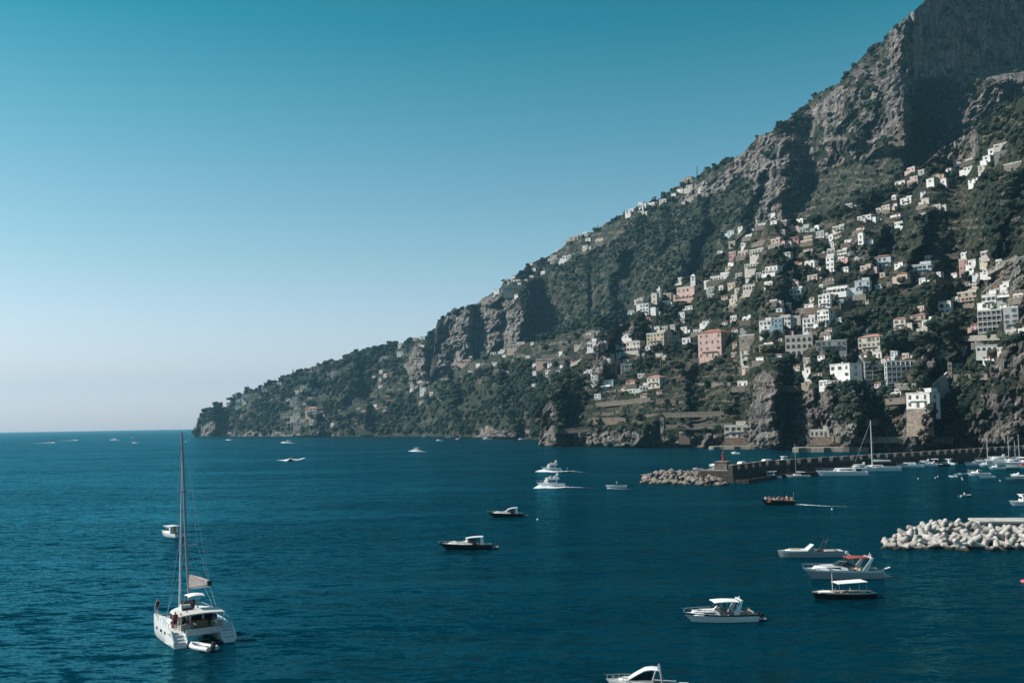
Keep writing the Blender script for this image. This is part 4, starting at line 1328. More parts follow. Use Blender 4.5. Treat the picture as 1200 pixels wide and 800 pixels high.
# lattice mast on the skyline
P, D, L = ground(817, 207)
mt = thing('lattice_mast', 'thin lattice mast on the mountain skyline', 'mast', P)
mb = MB()
for s_ in ((-1, -1), (1, -1), (1, 1), (-1, 1)):
    mb.tube([(s_[0] * 1.2, s_[1] * 1.2, -3), (s_[0] * .3, s_[1] * .3, 21)], 0.22, 5)
for z in range(0, 20, 3):
    k = 1.2 - 0.9 * z / 21
    mb.tube([(-k, -k, z), (k, -k, z + 3)], 0.13, 4).tube([(k, -k, z), (k, k, z + 3)], 0.13, 4)
mb.build('frame', RAILM, mt)
# ------------------------------------------------------------------ trees and scrub
def leaf_mat():
    m, nt, b = new_mat('foliage')
    oi = nt.nodes.new('ShaderNodeObjectInfo')
    cr_ = nt.nodes.new('ShaderNodeValToRGB')
    nt.links.new(oi.outputs['Random'], cr_.inputs[0])
    el = cr_.color_ramp.elements
    stops = [(0.0, (0.016, 0.030, 0.023)), (0.25, (0.027, 0.045, 0.031)), (0.5, (0.044, 0.061, 0.040)), (0.7, (0.022, 0.038, 0.029)), (0.85, (0.070, 0.083, 0.058)), (0.95, (0.100, 0.100, 0.072)), (1.0, (0.14, 0.122, 0.092))]
    el[0].position, el[0].color = 0, (*stops[0][1], 1)
    el[1].position, el[1].color = 1, (*stops[-1][1], 1)
    for p, c in stops[1:-1]:
        e = el.new(p)
        e.color = (*c, 1)
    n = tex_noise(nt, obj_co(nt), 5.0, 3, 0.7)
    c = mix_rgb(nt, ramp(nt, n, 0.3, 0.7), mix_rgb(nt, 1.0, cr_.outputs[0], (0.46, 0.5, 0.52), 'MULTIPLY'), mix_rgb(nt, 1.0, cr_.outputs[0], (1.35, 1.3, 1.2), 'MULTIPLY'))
    nt.links.new(c, b.inputs['Base Color'])
    b.inputs['Roughness'].default_value = 0.8
    b.inputs['Specular IOR Level'].default_value = 0.15
    return m


LEAF = leaf_mat()
BARK = surf('bark', (0.09, 0.07, 0.05), 0.95, var=0.3)


def ico(sub):
    bm = bmesh.new()
    bmesh.ops.create_icosphere(bm, subdivisions=sub, radius=1)
    v = np.array([p.co[:] for p in bm.verts])
    f = [[q.index for q in p.verts] for p in bm.faces]
    bm.free()
    return v, f


I1, I2 = ico(1), ico(2)


def crown_mb(kind, seed):
    r = np.random.default_rng(seed)
    mb = MB()
    lobes = []
    if kind == 'broad':
        k = r.integers(7, 11)
        for i in range(k):
            a = r.random() * 6.28
            q = 0.27 * math.sqrt(r.random()) + 0.04
            lobes.append(((q * math.cos(a), q * math.sin(a), 0.42 + r.random() * 0.42), (0.19 + r.random() * 0.12,) * 2 + (0.15 + r.random() * 0.09,)))
    elif kind == 'shrub':
        for i in range(6):
            a = r.random() * 6.28
            q = 0.3 * math.sqrt(r.random())
            lobes.append(((q * math.cos(a), q * math.sin(a), 0.18 + r.random() * 0.3), (0.2 + r.random() * 0.12,) * 2 + (0.18 + r.random() * 0.12,)))
    elif kind == 'cypress':
        for i in range(7):
            z = 0.1 + 0.86 * i / 6
            rr = 0.10 * math.sin(min(1, 0.25 + z) * 2.4) + 0.015
            lobes.append(((r.normal() * 0.01, r.normal() * 0.01, z), (rr, rr, 0.12)))
    elif kind == 'pine':
        for i in range(10):
            a = r.random() * 6.28
            q = 0.42 * math.sqrt(r.random())
            lobes.append(((q * math.cos(a), q * math.sin(a), 0.74 + r.random() * 0.16 - 0.25 * q), (0.17 + r.random() * 0.1,) * 2 + (0.09 + r.random() * 0.05,)))
    V, Fc = (I2 if kind != 'cypress' else I1)
    for c, s in lobes:
        n = 1 + (r.random(len(V)) - 0.5) * 0.5
        P = V * n[:, None] * np.array(s) + np.array(c)
        mb.add(P, Fc)
        # leaf sprays breaking the outline
        for j in range(26 if kind != 'cypress' else 12):
            d = r.normal(size=3)
            d /= np.linalg.norm(d)
            p = np.array(c) + d * np.array(s) * (0.95 + r.random() * 0.35)
            t = np.cross(d, r.normal(size=3))
            t /= np.linalg.norm(t)
            u = np.cross(d, t) + d * 0.5
            q = 0.035 + r.random() * 0.045
            if kind == 'cypress':
                q *= 0.5
            mb.add([p - t * q, p + u * q, p + t * q, p - u * q * 0.8], [(0, 1, 2, 3)])
    return mb


def trunk_mb(kind):
    mb = MB()
    top = {'broad': 0.5, 'shrub': 0.25, 'cypress': 0.2, 'pine': 0.75}[kind]
    mb.tube([(0, 0, -0.15), (0.01, 0.0, top * 0.5), (0.0, 0.015, top)], 0.04, 6, r2=0.02)
    if kind in ('broad', 'pine'):
        for a in (0.4, 2.4, 4.5):
            mb.tube([(0, 0, top * 0.6), (0.16 * math.cos(a), 0.16 * math.sin(a), top * 1.08)], 0.018, 5, r2=0.008)
    return mb


KINDS_ = ['broad', 'broad', 'broad', 'broad', 'shrub', 'shrub', 'cypress', 'pine']
CROWNS, TRUNKS = [], []
wood_col = bpy.data.collections.new('wood_kinds')      # only a library: not linked to the scene
for k, kd in enumerate(KINDS_):
    cm = crown_mb(kd, 100 + k)
    tm = trunk_mb(kd)
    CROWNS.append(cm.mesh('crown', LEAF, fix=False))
    TRUNKS.append(tm.mesh('trunk', BARK))
    both = MB()
    both.add(cm.v, cm.f, 0)
    both.add(tm.v, tm.f, 1)
    o = bpy.data.objects.new('kind_%02d' % k, both.mesh('tree', [LEAF, BARK], fix=False))
    wood_col.objects.link(o)

_rects = np.array(HOUSE_RECTS)


def blocked(px, py, hpx):
    """keeps trees from standing in front of a house face"""
    if px < 0:
        return False
    r_ = _rects
    hit = (px > r_[:, 0] - 1.5) & (px < r_[:, 1] + 1.5) & (py > r_[:, 2]) & (py < r_[:, 3] + hpx * 0.9 - 0.22 * (r_[:, 3] - r_[:, 2]))
    return bool(hit.any())


SINGLE, MASS = [], []


def scatter(L, n, size, shrub_share, seed, terr_keep=0.38, rock_keep=0.09, single_min=1e9):
    r = np.random.default_rng(seed)
    nc, nr = L.D.shape
    # even spread over the picture-plane area of the landform
    hcol = np.maximum(L.b - L.c, 1)
    cdf = np.cumsum(hcol)
    cdf /= cdf[-1]
    ci = np.searchsorted(cdf, r.random(n))
    ci = np.clip(ci, 0, nc - 2)
    tt = r.random(n)
    ncr = int((L.px[-1] - L.px[0]) / 2.2)
    ci = np.concatenate([ci, r.integers(0, nc - 1, ncr)])
    tt = np.concatenate([tt, 0.985 + 0.012 * r.random(ncr)])
    nin = n
    for q_, (c, t) in enumerate(zip(ci, tt)):
        px = L.px[c] + r.random() * L.step
        j = t * (nr - 1)
        j0 = min(int(j), nr - 2)
        g = j - j0
        D = L.D[c, j0] * (1 - g) + L.D[c, j0 + 1] * g
        py = L.b[c] + (L.c[c] - L.b[c]) * t
        P = pt(px, py, D)
        if P.z < 2.5:
            continue
        rk, tr = L.rk[c, j0], L.tr[c, j0]
        steep = (L.D[c, min(j0 + 2, nr - 1)] - L.D[c, j0])
        if r.random() < min(1, rk * 1.5) * (1 - rock_keep):
            continue
        if tr > 0.5 and r.random() > terr_keep:
            continue
        # clearings
        if fbm(np.array([P.x / 60.]), np.array([P.z / 30. + P.y / 60]), 3, 71)[0] > 0.585 and r.random() < 0.72:
            continue
        sh = r.random() < max(shrub_share, 0.92 * (tr > 0.5), 0.8 * (rk > 0.3))
        s = size * (0.5 + 0.9 * r.random() ** 1.3) * (0.7 if q_ >= nin else 1.0)
        if sh:
            kd, s = 4 + int(r.integers(0, 2)), s * (0.42 if tr > 0.5 else 0.55)
        else:
            q = r.random()
            kd = 6 if q < 0.03 else (7 if q < 0.09 else int(r.integers(0, 4)))
            if kd == 6:
                s *= 1.25
        if blocked(px, py, s * 0.9 * F / D):
            continue
        rec = (P - Vector((0, 0, 0.05 * s)), s, r.random() * 6.28, kd, px, py, s * F / D)
        if L is LN and 20 < px < 1195 and not sh and P.z < 190:
            SINGLE.append(rec)
        else:
            MASS.append(rec)


scatter(LN, 27000, 6.0, 0.42, 1, terr_keep=0.75)
scatter(LP, 4200, 8.5, 0.25, 2)
scatter(LM, 34000, 7.0, 0.42, 3)
scatter(LF, 5000, 11.0, 0.2, 4)
SINGLE.sort(key=lambda q: -q[6])
MASS += SINGLE[280:]
SINGLE = SINGLE[:280]
print('trees', len(SINGLE), len(MASS))


def single_tree(P, s, rz, kd, name, label, group=None, sx_=1.0):
    t = thing(name, label, 'tree', P, rz, group)
    t.scale = (s * sx_, s * sx_, s)
    link('trunk', TRUNKS[kd], t)
    link('crown', CROWNS[kd], t)
    return t


TL = {6: ('cypress_tree', 'slim dark cypress standing among the broad trees of the village slope', 'cypresses on the village slope'),
      7: ('umbrella_pine', 'flat crowned umbrella pine among the round trees of the village slope', 'umbrella pines on the village slope')}
for P, s, rz, kd, px, py, hp in SINGLE:
    nm, lb, gr = TL.get(kd, ('broadleaf_tree', 'round crowned dark green tree on the village slope or its sea cliffs', 'broadleaf trees on the village slope'))
    single_tree(P, s, rz, kd, nm, lb, gr)
# trees one can point to
for (px, py, h, kd, nm, lb, sx_) in (
        (751, 432, 20, 6, 'cypress_tree', 'tallest cypress, left of the pair right of the pale pink hotel', 1.0),
        (757, 432, 18, 6, 'cypress_tree', 'slightly shorter cypress, right of the pair by the pale pink hotel', 1.0),
        (1110, 396, 26, 0, 'broadleaf_tree', 'big very dark tree in front of the white villa with arches', 1.25),
        (1098, 394, 20, 1, 'broadleaf_tree', 'dark round tree left of the biggest dark tree', 1.2),
        (272, 474, 9, 7, 'umbrella_pine', 'leaning umbrella pine jutting out of the headland skyline', 1.2),
        (1050, 412, 22, 2, 'broadleaf_tree', 'broad dark tree below the tan gabled house', 1.3),
        (1078, 410, 20, 3, 'broadleaf_tree', 'dark tree between the tan house and the long yellow one', 1.3),
        (727, 440, 11, 1, 'broadleaf_tree', 'dark ball of a tree in front of the pale pink hotel', 1.1)):
    P, D, L = ground(px, py)
    single_tree(P, h * D / F, px * 1.3, kd, nm, lb, None, sx_)

# the rest of the wood: one mass
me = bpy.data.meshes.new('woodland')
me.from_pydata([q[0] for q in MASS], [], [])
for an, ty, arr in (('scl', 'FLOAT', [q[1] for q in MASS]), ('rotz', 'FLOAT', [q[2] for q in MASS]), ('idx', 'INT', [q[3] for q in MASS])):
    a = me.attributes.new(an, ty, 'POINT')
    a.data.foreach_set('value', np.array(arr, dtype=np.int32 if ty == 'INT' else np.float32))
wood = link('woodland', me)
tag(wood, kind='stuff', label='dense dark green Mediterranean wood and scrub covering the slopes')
ng = bpy.data.node_groups.new('woodland', 'GeometryNodeTree')
ng.interface.new_socket(name='Geometry', in_out='INPUT', socket_type='NodeSocketGeometry')
ng.interface.new_socket(name='Geometry', in_out='OUTPUT', socket_type='NodeSocketGeometry')
N_ = ng.nodes
gi, go = N_.new('NodeGroupInput'), N_.new('NodeGroupOutput')
iop = N_.new('GeometryNodeInstanceOnPoints')
ci_ = N_.new('GeometryNodeCollectionInfo')
ci_.inputs['Collection'].default_value = wood_col
ci_.inputs['Separate Children'].default_value = True
ci_.inputs['Reset Children'].default_value = True


def named(n, t):
    k = N_.new('GeometryNodeInputNamedAttribute')
    k.data_type = t
    k.inputs['Name'].default_value = n
    return k.outputs['Attribute']


cx_ = N_.new('ShaderNodeCombineXYZ')
ng.links.new(named('rotz', 'FLOAT'), cx_.inputs[2])
ng.links.new(gi.outputs[0], iop.inputs['Points'])
ng.links.new(ci_.outputs[0], iop.inputs['Instance'])
iop.inputs['Pick Instance'].default_value = True
ng.links.new(named('idx', 'INT'), iop.inputs['Instance Index'])
ng.links.new(cx_.outputs[0], iop.inputs['Rotation'])
ng.links.new(named('scl', 'FLOAT'), iop.inputs['Scale'])
ng.links.new(iop.outputs[0], go.inputs[0])
md = wood.modifiers.new('woodland', 'NODES')
md.node_group = ng
# ------------------------------------------------------------------ boats
# local frame of a boat: +x bow, +y port, z up, waterline at z = 0
HULLM = {'white': WHITE, 'grey': GREYH, 'navy': NAVY}


def hull_secs(L, B, fb, fs, rake=0.9, fine=2.2, n=16, draft=0.35, tr=0.9):
    """stations from transom to stem: list of (x, half beam, sheer z)"""
    st = []
    for i in range(n):
        s = i / (n - 1)
        b = B / 2 * (tr + (1 - tr) * min(1, s / 0.35)) * (1 - max(0.0, (s - 0.42) / 0.58) ** fine)
        st.append((-L / 2 + L * s, max(b, 0.02), fs + (fb - fs) * s ** 1.7, s))
    return st


def hull(L, B, fb, fs, mats, parent, stripe=None, rake=0.9, fine=2.2, deckmat=None, tr=0.9, name='hull', bottom=None, deck_drop=0.06, deck_to=1.0, cockpit=None):
    st = hull_secs(L, B, fb, fs, rake, fine, tr=tr)
    mb = MB()
    secs = []
    for x, b, z, s in st:
        flare = 1 - 0.42 * s ** 2.2
        xr = rake * s ** 3
        row = []
        for q, (k, zz) in enumerate(((1.0, z), (0.995, z * 0.80), (0.97 * (0.5 + 0.5 * flare), z * 0.45), (0.9 * flare, 0.02), (0.45 * flare, -0.3), (0.0, -0.42))):
            row.append((x - xr * (1 - zz / max(z, .01)) * 0.9, b * k, zz))
        secs.append(row + [(p[0], -p[1], p[2]) for p in reversed(row[:-1])])
    n = len(secs[0])
    vs = [p for r_ in secs for p in r_]
    for i in range(len(secs) - 1):
        for j in range(n - 1):
            strip = j in (0, n - 2)
            low = j in (3, 4, n - 5, n - 4)
            mb.add([secs[i][j], secs[i][j + 1], secs[i + 1][j + 1], secs[i + 1][j]], [(0, 1, 2, 3)], 1 if (strip and stripe) else (2 if low else 0))
    mb.add(secs[0], [tuple(range(n))], 0)
    h = mb.build(name, [mats, stripe or mats, bottom or NAVY], parent, smooth=35)
    # deck
    dk = MB()
    P = [(x, b - 0.03, z - deck_drop) for x, b, z, s in st if s <= deck_to]
    if cockpit:
        c0, c1, cd, cw = cockpit                                  # well from x0 to x1, depth, width share
        for i in range(len(P) - 1):
            (x0, b0, z0), (x1, b1, z1) = P[i], P[i + 1]
            xm = (x0 + x1) / 2
            if c0 < xm < c1:
                for s_ in (-1, 1):
                    dk.add([(x0, s_ * b0, z0), (x1, s_ * b1, z1), (x1, s_ * b1 * cw, z1), (x0, s_ * b0 * cw, z0)], [(0, 1, 2, 3)])
                    dk.add([(x0, s_ * b0 * cw, z0), (x1, s_ * b1 * cw, z1), (x1, s_ * b1 * cw, z1 - cd), (x0, s_ * b0 * cw, z0 - cd)], [(0, 1, 2, 3)])
                dk.add([(x0, -b0 * cw, z0 - cd), (x1, -b1 * cw, z1 - cd), (x1, b1 * cw, z1 - cd), (x0, b0 * cw, z0 - cd)], [(0, 1, 2, 3)], 1)
            else:
                dk.add([(x0, -b0, z0), (x1, -b1, z1), (x1, b1, z1), (x0, b0, z0)], [(0, 1, 2, 3)])
    else:
        for i in range(len(P) - 1):
            (x0, b0, z0), (x1, b1, z1) = P[i], P[i + 1]
            dk.add([(x0, -b0, z0), (x1, -b1, z1), (x1, b1, z1), (x0, b0, z0)], [(0, 1, 2, 3)])
    dk.build('deck', [deckmat or OFFW, TEAK], parent)
    return h, st


def beam_at(st, x):
    return float(np.interp(x, [s[0] for s in st], [s[1] for s in st])), float(np.interp(x, [s[0] for s in st], [s[2] for s in st]))


def house_poly(x0, x1, w0, w1):
    """rounded plan of a deckhouse; x1 is its front"""
    return [(x0, -w0), (x0 + (x1 - x0) * .6, -w0 * .97), (x1 - (x1 - x0) * .12, -w1), (x1, -w1 * .45), (x1, w1 * .45), (x1 - (x1 - x0) * .12, w1), (x0 + (x1 - x0) * .6, w0 * .97), (x0, w0)]


def bow_rail(st, L, parent, x0=0.0, h=0.55, mat=STEEL, r=0.035):
    mb = MB()
    xs = np.linspace(x0, L / 2 - 0.15, 9)
    top = {1: [], -1: []}
    for x in xs:
        b, z = beam_at(st, x)
        for s_ in (1, -1):
            top[s_].append((x, s_ * max(b - 0.08, 0.03), z + h))
    for s_ in (1, -1):
        mb.tube(top[s_], r, 5)
        for p in top[s_][::2]:
            mb.tube([(p[0], p[1], p[2] - h - .05), p], r * 0.8, 4)
    mb.tube([top[1][-1], (L / 2 + 0.25, 0, top[1][-1][2] + .03), top[-1][-1]], r, 5)
    return mb.build('rail', mat, parent)


def fender(parent, x, y, z, mat=WHITE):
    MB().lathe([(0.03, -.36), (.12, -.3), (.13, 0), (.12, .25), (.03, .33)], (x, y, z), 8).tube([(x, y, z + .3), (x, y * .97, z + .75)], .02, 4).build('fender', mat, parent)


def outboard(parent, x, y, z, mat=RUBB):
    MB().box((x, y, z), (0.42, 0.36, 0.5), taper=0.8).box((x - .02, y, z - .8), (.2, .14, .85)).box((x - .12, y, z - .95), (.45, .1, .16)).build('outboard_motor', mat, parent)


def bimini(parent, x0, x1, w, z, mat, post_z, arch=False, name='bimini', front_drop=0.0):
    secs = []
    for x in np.linspace(x0, x1, 6):
        u = (x - x0) / (x1 - x0)
        zz = z + 0.10 * math.sin(math.pi * u) - front_drop * u
        r1 = [(x, w * k, zz + 0.13 * math.cos(k * 1.4)) for k in np.linspace(-1, 1, 7)]
        r2 = [(x, w * k, zz + 0.13 * math.cos(k * 1.4) - 0.10) for k in np.linspace(1, -1, 7)]
        secs.append(r1 + r2)
    t = MB().loft(secs, close=True).build(name, mat, parent, smooth=50)
    mb = MB()
    for x, lean in ((x0 + .1, 0.25), ((x0 + x1) / 2, 0.0), (x1 - .1, -0.3)):
        for s_ in (-1, 1):
            mb.tube([(x + lean * 2, s_ * w, post_z), (x, s_ * w * .96, z + .02)], .035, 5)
    mb.build('top_frame', STEEL, parent)
    return t


def windscreen(parent, x0, x1, w0, w1, z0, z1, mat=GLASS, frame=STEEL):
    """raked glass around the helm; x0 aft end, x1 front foot"""
    mb, fr = MB(), MB()
    foot = [(x0, -w0, z0), (x1 - .5, -w1, z0), (x1, -w1 * .5, z0), (x1, w1 * .5, z0), (x1 - .5, w1, z0), (x0, w0, z0)]
    rk = (x1 - x0) * .42
    tops = [(x0 + .05, -w0 * .93, z0 + (z1 - z0) * .55), (x1 - .5 - rk, -w1 * .88, z1), (x1 - rk, -w1 * .42, z1), (x1 - rk, w1 * .42, z1), (x1 - .5 - rk, w1 * .88, z1), (x0 + .05, w0 * .93, z0 + (z1 - z0) * .55)]
    for i in range(5):
        n_ = Vector((0.03, 0, 0))
        a, b_, c, d = [Vector(q) for q in (foot[i], foot[i + 1], tops[i + 1], tops[i])]
        mb.add([a, b_, c, d, a - n_, b_ - n_, c - n_, d - n_], [(0, 1, 2, 3), (7, 6, 5, 4), (0, 4, 5, 1), (2, 6, 7, 3)])
    g = mb.build('windscreen', mat, parent)
    fr.tube(tops, .035, 5)
    for a, b_ in zip(foot, tops):
        fr.tube([a, b_], .025, 4)
    fr.build('windscreen_frame', frame, g)
    return g


def swim(parent, L, B, z=0.28, ln=0.9, mat=OFFW):
    MB().box((-L / 2 - ln / 2 + .02, 0, z), (ln, B * .8, .09)).build('swim_platform', mat, parent)


def seats(parent, pts, mat, name='seat'):
    for (x, y, z, sx__, sy__) in pts:
        MB().box((x, y, z), (sx__, sy__, .38)).box((x - sx__ / 2 + .08, y, z + .38), (.16, sy__, .42)).build(name, mat, parent)


def place(px, py, z=0.0):
    return sea(px, py, z)


def boat(name, label, cat, px, py, head, group=None):
    """head: heading of the bow in degrees, 0 = away from the camera, 90 = to the right"""
    P, D = place(px, py)
    return thing(name, label, cat, P, R(90 - head), group), D / F


# --- the motorboats one can tell apart -------------------------------------------------
def bimini_cruiser():
    t, m = boat('motorboat', 'white cabin boat with a dark stripe and a white sun canopy on a raised arch', 'motorboat', 843, 727, -94)
    t.scale = (1, 1, .78)
    L, B = 8.1, 2.8
    h, st = hull(L, B, 1.35, 1.0, WHITE, t, stripe=NAVY, rake=1.1, cockpit=(-L / 2 + .3, 0.3, .5, .8))
    cab = MB().prism(house_poly(0.1, 3.2, 1.05, .7), 1.0, 1.55, inset=.82, shift=(-.1, 0)).build('cabin', WHITE, t, smooth=30)
    for s_ in (-1, 1):
        MB().box((1.3, s_ * .93, 1.22), (1.3, .05, .17), rz=-s_ * .06).build('window', GLASS, cab)
    MB().box((2.2, 0, 1.56), (.5, .5, .05)).build('hatch', GLASS, cab)
    windscreen(t, -.6, 0.7, 1.0, .85, 1.35, 1.95)
    MB().box((-.35, -.4, .6), (.5, .7, .85)).build('helm_console', OFFW, t)
    seats(t, [(-1.2, -.45, .55, .55, .6), (-1.2, .45, .55, .55, .6)], CUSH)
    MB().box((-3.3, 0, .55), (.7, 2.0, .45)).box((-3.6, 0, 1.0), (.18, 2.0, .4)).build('bench', CUSH, t)
    bimini(t, -2.0, 0.75, 1.1, 2.72, CANV, 1.3)
    arch = MB()
    for s_ in (-1, 1):
        arch.add([(-1.9, s_ * 1.18, 1.05), (-1.3, s_ * 1.18, 1.05), (-2.15, s_ * 1.02, 2.9), (-2.4, s_ * 1.02, 2.9), (-1.9, s_ * 1.26, 1.05), (-1.3, s_ * 1.26, 1.05), (-2.15, s_ * 1.1, 2.9), (-2.4, s_ * 1.1, 2.9)],
                 [(0, 1, 2, 3), (7, 6, 5, 4), (0, 3, 7, 4), (1, 5, 6, 2), (3, 2, 6, 7), (0, 4, 5, 1)])
    arch.box((-2.27, 0, 2.86), (.26, 2.2, .1)).box((-2.3, 0, 2.96), (.12, .12, .35))
    arch.build('radar_arch', WHITE, t)
    bow_rail(st, L, t, x0=-.2)
    swim(t, L, B)
    outboard(t, -L / 2 - .6, 0.5, .5)
    outboard(t, -L / 2 - .6, -0.5, .5)
    for x in (1.0, -1.6):
        MB().box((x, -1.39, .55), (.3, .03, .12)).build('porthole', GLASS, h)
    for x in (-2.6, -3.4):
        MB().tube([(x, -1.3, .95), (x, -1.3, 1.4), (x - .6, -1.3, 1.4)], .03, 5).build('stern_rail', STEEL, t)


def grey_speedboat():
    t, m = boat('speedboat', 'grey open speedboat with a small raked windscreen, moored farthest of the three near the blocks', 'speedboat', 949, 652, -90)
    t.scale = (1, 1, .85)
    L, B = 10.2, 2.9
    h, st = hull(L, B, 1.35, 1.15, GREYH, t, rake=.35, fine=2.6, cockpit=(-L / 2 + .5, .6, .55, .8))
    MB().prism(house_poly(.4, 3.9, 1.0, .6), 1.2, 1.42, inset=.88).build('foredeck', WHITE, t, smooth=30)
    MB().box((2.4, 0, 1.43), (1.6, 1.2, .1)).build('sunpad', CUSH, t)
    ws = MB()
    for s_ in (-1, 1):
        ws.add([(.9, 0, 1.4), (.6, s_ * 1.05, 1.35), (-.45, s_ * .95, 2.35), (-.25, 0, 2.4), (.82, 0, 1.4), (.52, s_ * 1.05, 1.35), (-.53, s_ * .95, 2.35), (-.33, 0, 2.4)], [(0, 1, 2, 3), (7, 6, 5, 4), (2, 6, 7, 3), (1, 5, 6, 2)])
    g = ws.build('windscreen', surf('bright_glass', (.6, .64, .66), .08, spec=.8), t)
    MB().box((-.7, 0, .65), (.5, 1.5, .9)).build('helm_console', OFFW, t)
    seats(t, [(-1.6, -.5, .7, .5, .7), (-1.6, .5, .7, .5, .7)], DARKC)
    MB().box((-3.2, 0, .7), (1.4, 2.1, .45)).build('sunbed', CUSH, t)
    MB().tube([(-1.9, 1.0, 1.2), (-2.5, .9, 2.7), (-2.5, -.9, 2.7), (-1.9, -1.0, 1.2)], .06, 6).tube([(-2.5, .4, 2.7), (-2.9, .5, 3.3)], .04, 5).tube([(-2.5, -.3, 2.7), (-2.3, -.3, 3.5)], .03, 5).build('tower', RAILM, t)
    swim(t, L, B, ln=1.1)
    outboard(t, -L / 2 - .8, 0.0, .45, WHITE)
    MB().box((-1.0, -1.32, .75), (3.2, .04, .08)).build('trim', STEEL, h)


def red_cruiser():
    t, m = boat('cabin_cruiser', 'light grey cabin cruiser with a red canopy and hanging fenders', 'cabin cruiser', 986, 677, -92)
    t.scale = (1, 1, .82)
    L, B = 10.8, 3.4
    h, st = hull(L, B, 1.85, 1.35, GREYH, t, rake=1.6, fine=2.0, stripe=WHITE, cockpit=(-L / 2 + .4, -.4, .6, .82))
    cab = MB().prism(house_poly(-.6, 4.2, 1.35, .8), 1.5, 2.15, inset=.8, shift=(-.35, 0)).build('cabin', WHITE, t, smooth=30)
    for s_ in (-1, 1):
        MB().box((1.4, s_ * 1.18, 1.78), (1.8, .05, .2), rz=-s_ * .08).build('window', GLASS, cab)
    windscreen(t, -1.6, 1.3, 1.35, 1.05, 1.95, 2.85)
    MB().box((-1.1, 0, 1.0), (.6, 1.9, .9)).build('helm_console', OFFW, t)
    seats(t, [(-2.2, -.6, 1.0, .6, .8), (-2.2, .6, 1.0, .6, .8)], CUSH)
    MB().box((-4.6, 0, .95), (.8, 2.5, .45)).build('bench', CUSH, t)
    bimini(t, -3.7, -.7, 1.3, 3.35, REDC, 1.9, name='canopy')
    arch = MB()
    for s_ in (-1, 1):
        arch.add([(-3.1, s_ * 1.55, 1.35), (-2.3, s_ * 1.55, 1.35), (-3.7, s_ * 1.35, 3.35), (-4.05, s_ * 1.35, 3.35), (-3.1, s_ * 1.64, 1.35), (-2.3, s_ * 1.64, 1.35), (-3.7, s_ * 1.44, 3.35), (-4.05, s_ * 1.44, 3.35)],
                 [(0, 1, 2, 3), (7, 6, 5, 4), (0, 3, 7, 4), (1, 5, 6, 2), (3, 2, 6, 7), (0, 4, 5, 1)])
    arch.box((-3.88, 0, 3.33), (.34, 2.85, .12)).tube([(-3.9, 0, 3.4), (-4.1, 0, 4.1)], .04).tube([(-3.9, .6, 3.4), (-4.0, .6, 3.9)], .06)
    arch.build('radar_arch', WHITE, t)
    bow_rail(st, L, t, x0=-1.0, h=.62)
    swim(t, L, B, ln=1.2)
    MB().box((-L / 2 - .6, .2, 1.35), (1.6, .5, .07), ry=.35).build('gangway', WHITE, t)
    for x in (2.9, -.8, -3.4):
        fender(t, x, -beam_at(st, x)[0] - .1, .75)
    for x in (.2, 1.2):
        MB().box((x, -1.64, 1.0), (.5, .03, .13)).build('porthole', GLASS, h)


def wooden_boat():
    t, m = boat('wooden_boat', 'dark wooden day boat with a flat white awning and a thin mast', 'boat', 988, 700, -96)
    t.scale = (1, 1, .76)
    L, B = 7.9, 2.5
    DW = surf('dark_varnish_hull', (.018, .014, .014), .3, var=.3)
    h, st = hull(L, B, 1.25, .85, DW, t, rake=.5, fine=2.4, tr=.7, deckmat=OFFW, stripe=surf('pale_gunwale', (.55, .52, .47), .5), cockpit=(-L / 2 + .6, 1.5, .5, .78))
    aw = MB().box((-.9, 0, 2.45), (3.7, 2.2, .09), ry=.05).build('awning', CANV, t)
    mb = MB()
    for x in (-2.6, .85):
        for s_ in (-1, 1):
            mb.tube([(x, s_ * 1.0, .8), (x, s_ * 1.0, 2.47)], .035, 5)
    mb.build('awning_frame', STEEL, t)
    MB().tube([(1.3, 0, .7), (1.3, 0, 3.9)], .05, 6).build('mast', PINKS, t)
    MB().box((2.4, 0, 1.0), (1.7, 1.4, .12)).build('sunpad', CANV, t)
    for s_ in (-1, 1):
        MB().box((-.8, s_ * .8, .5), (3.4, .4, .35)).build('bench', CUSH, t)
    MB().box((-.3, 0, .45), (1.0, .7, .6)).build('engine_box', TEAK, t)
    for x in (2.1, .4, -1.5):
        fender(t, x, -beam_at(st, x)[0] - .1, .5)
    MB().box((-L / 2 - .12, 0, -.3), (.12, .1, 1.1)).build('rudder', TEAK, t)


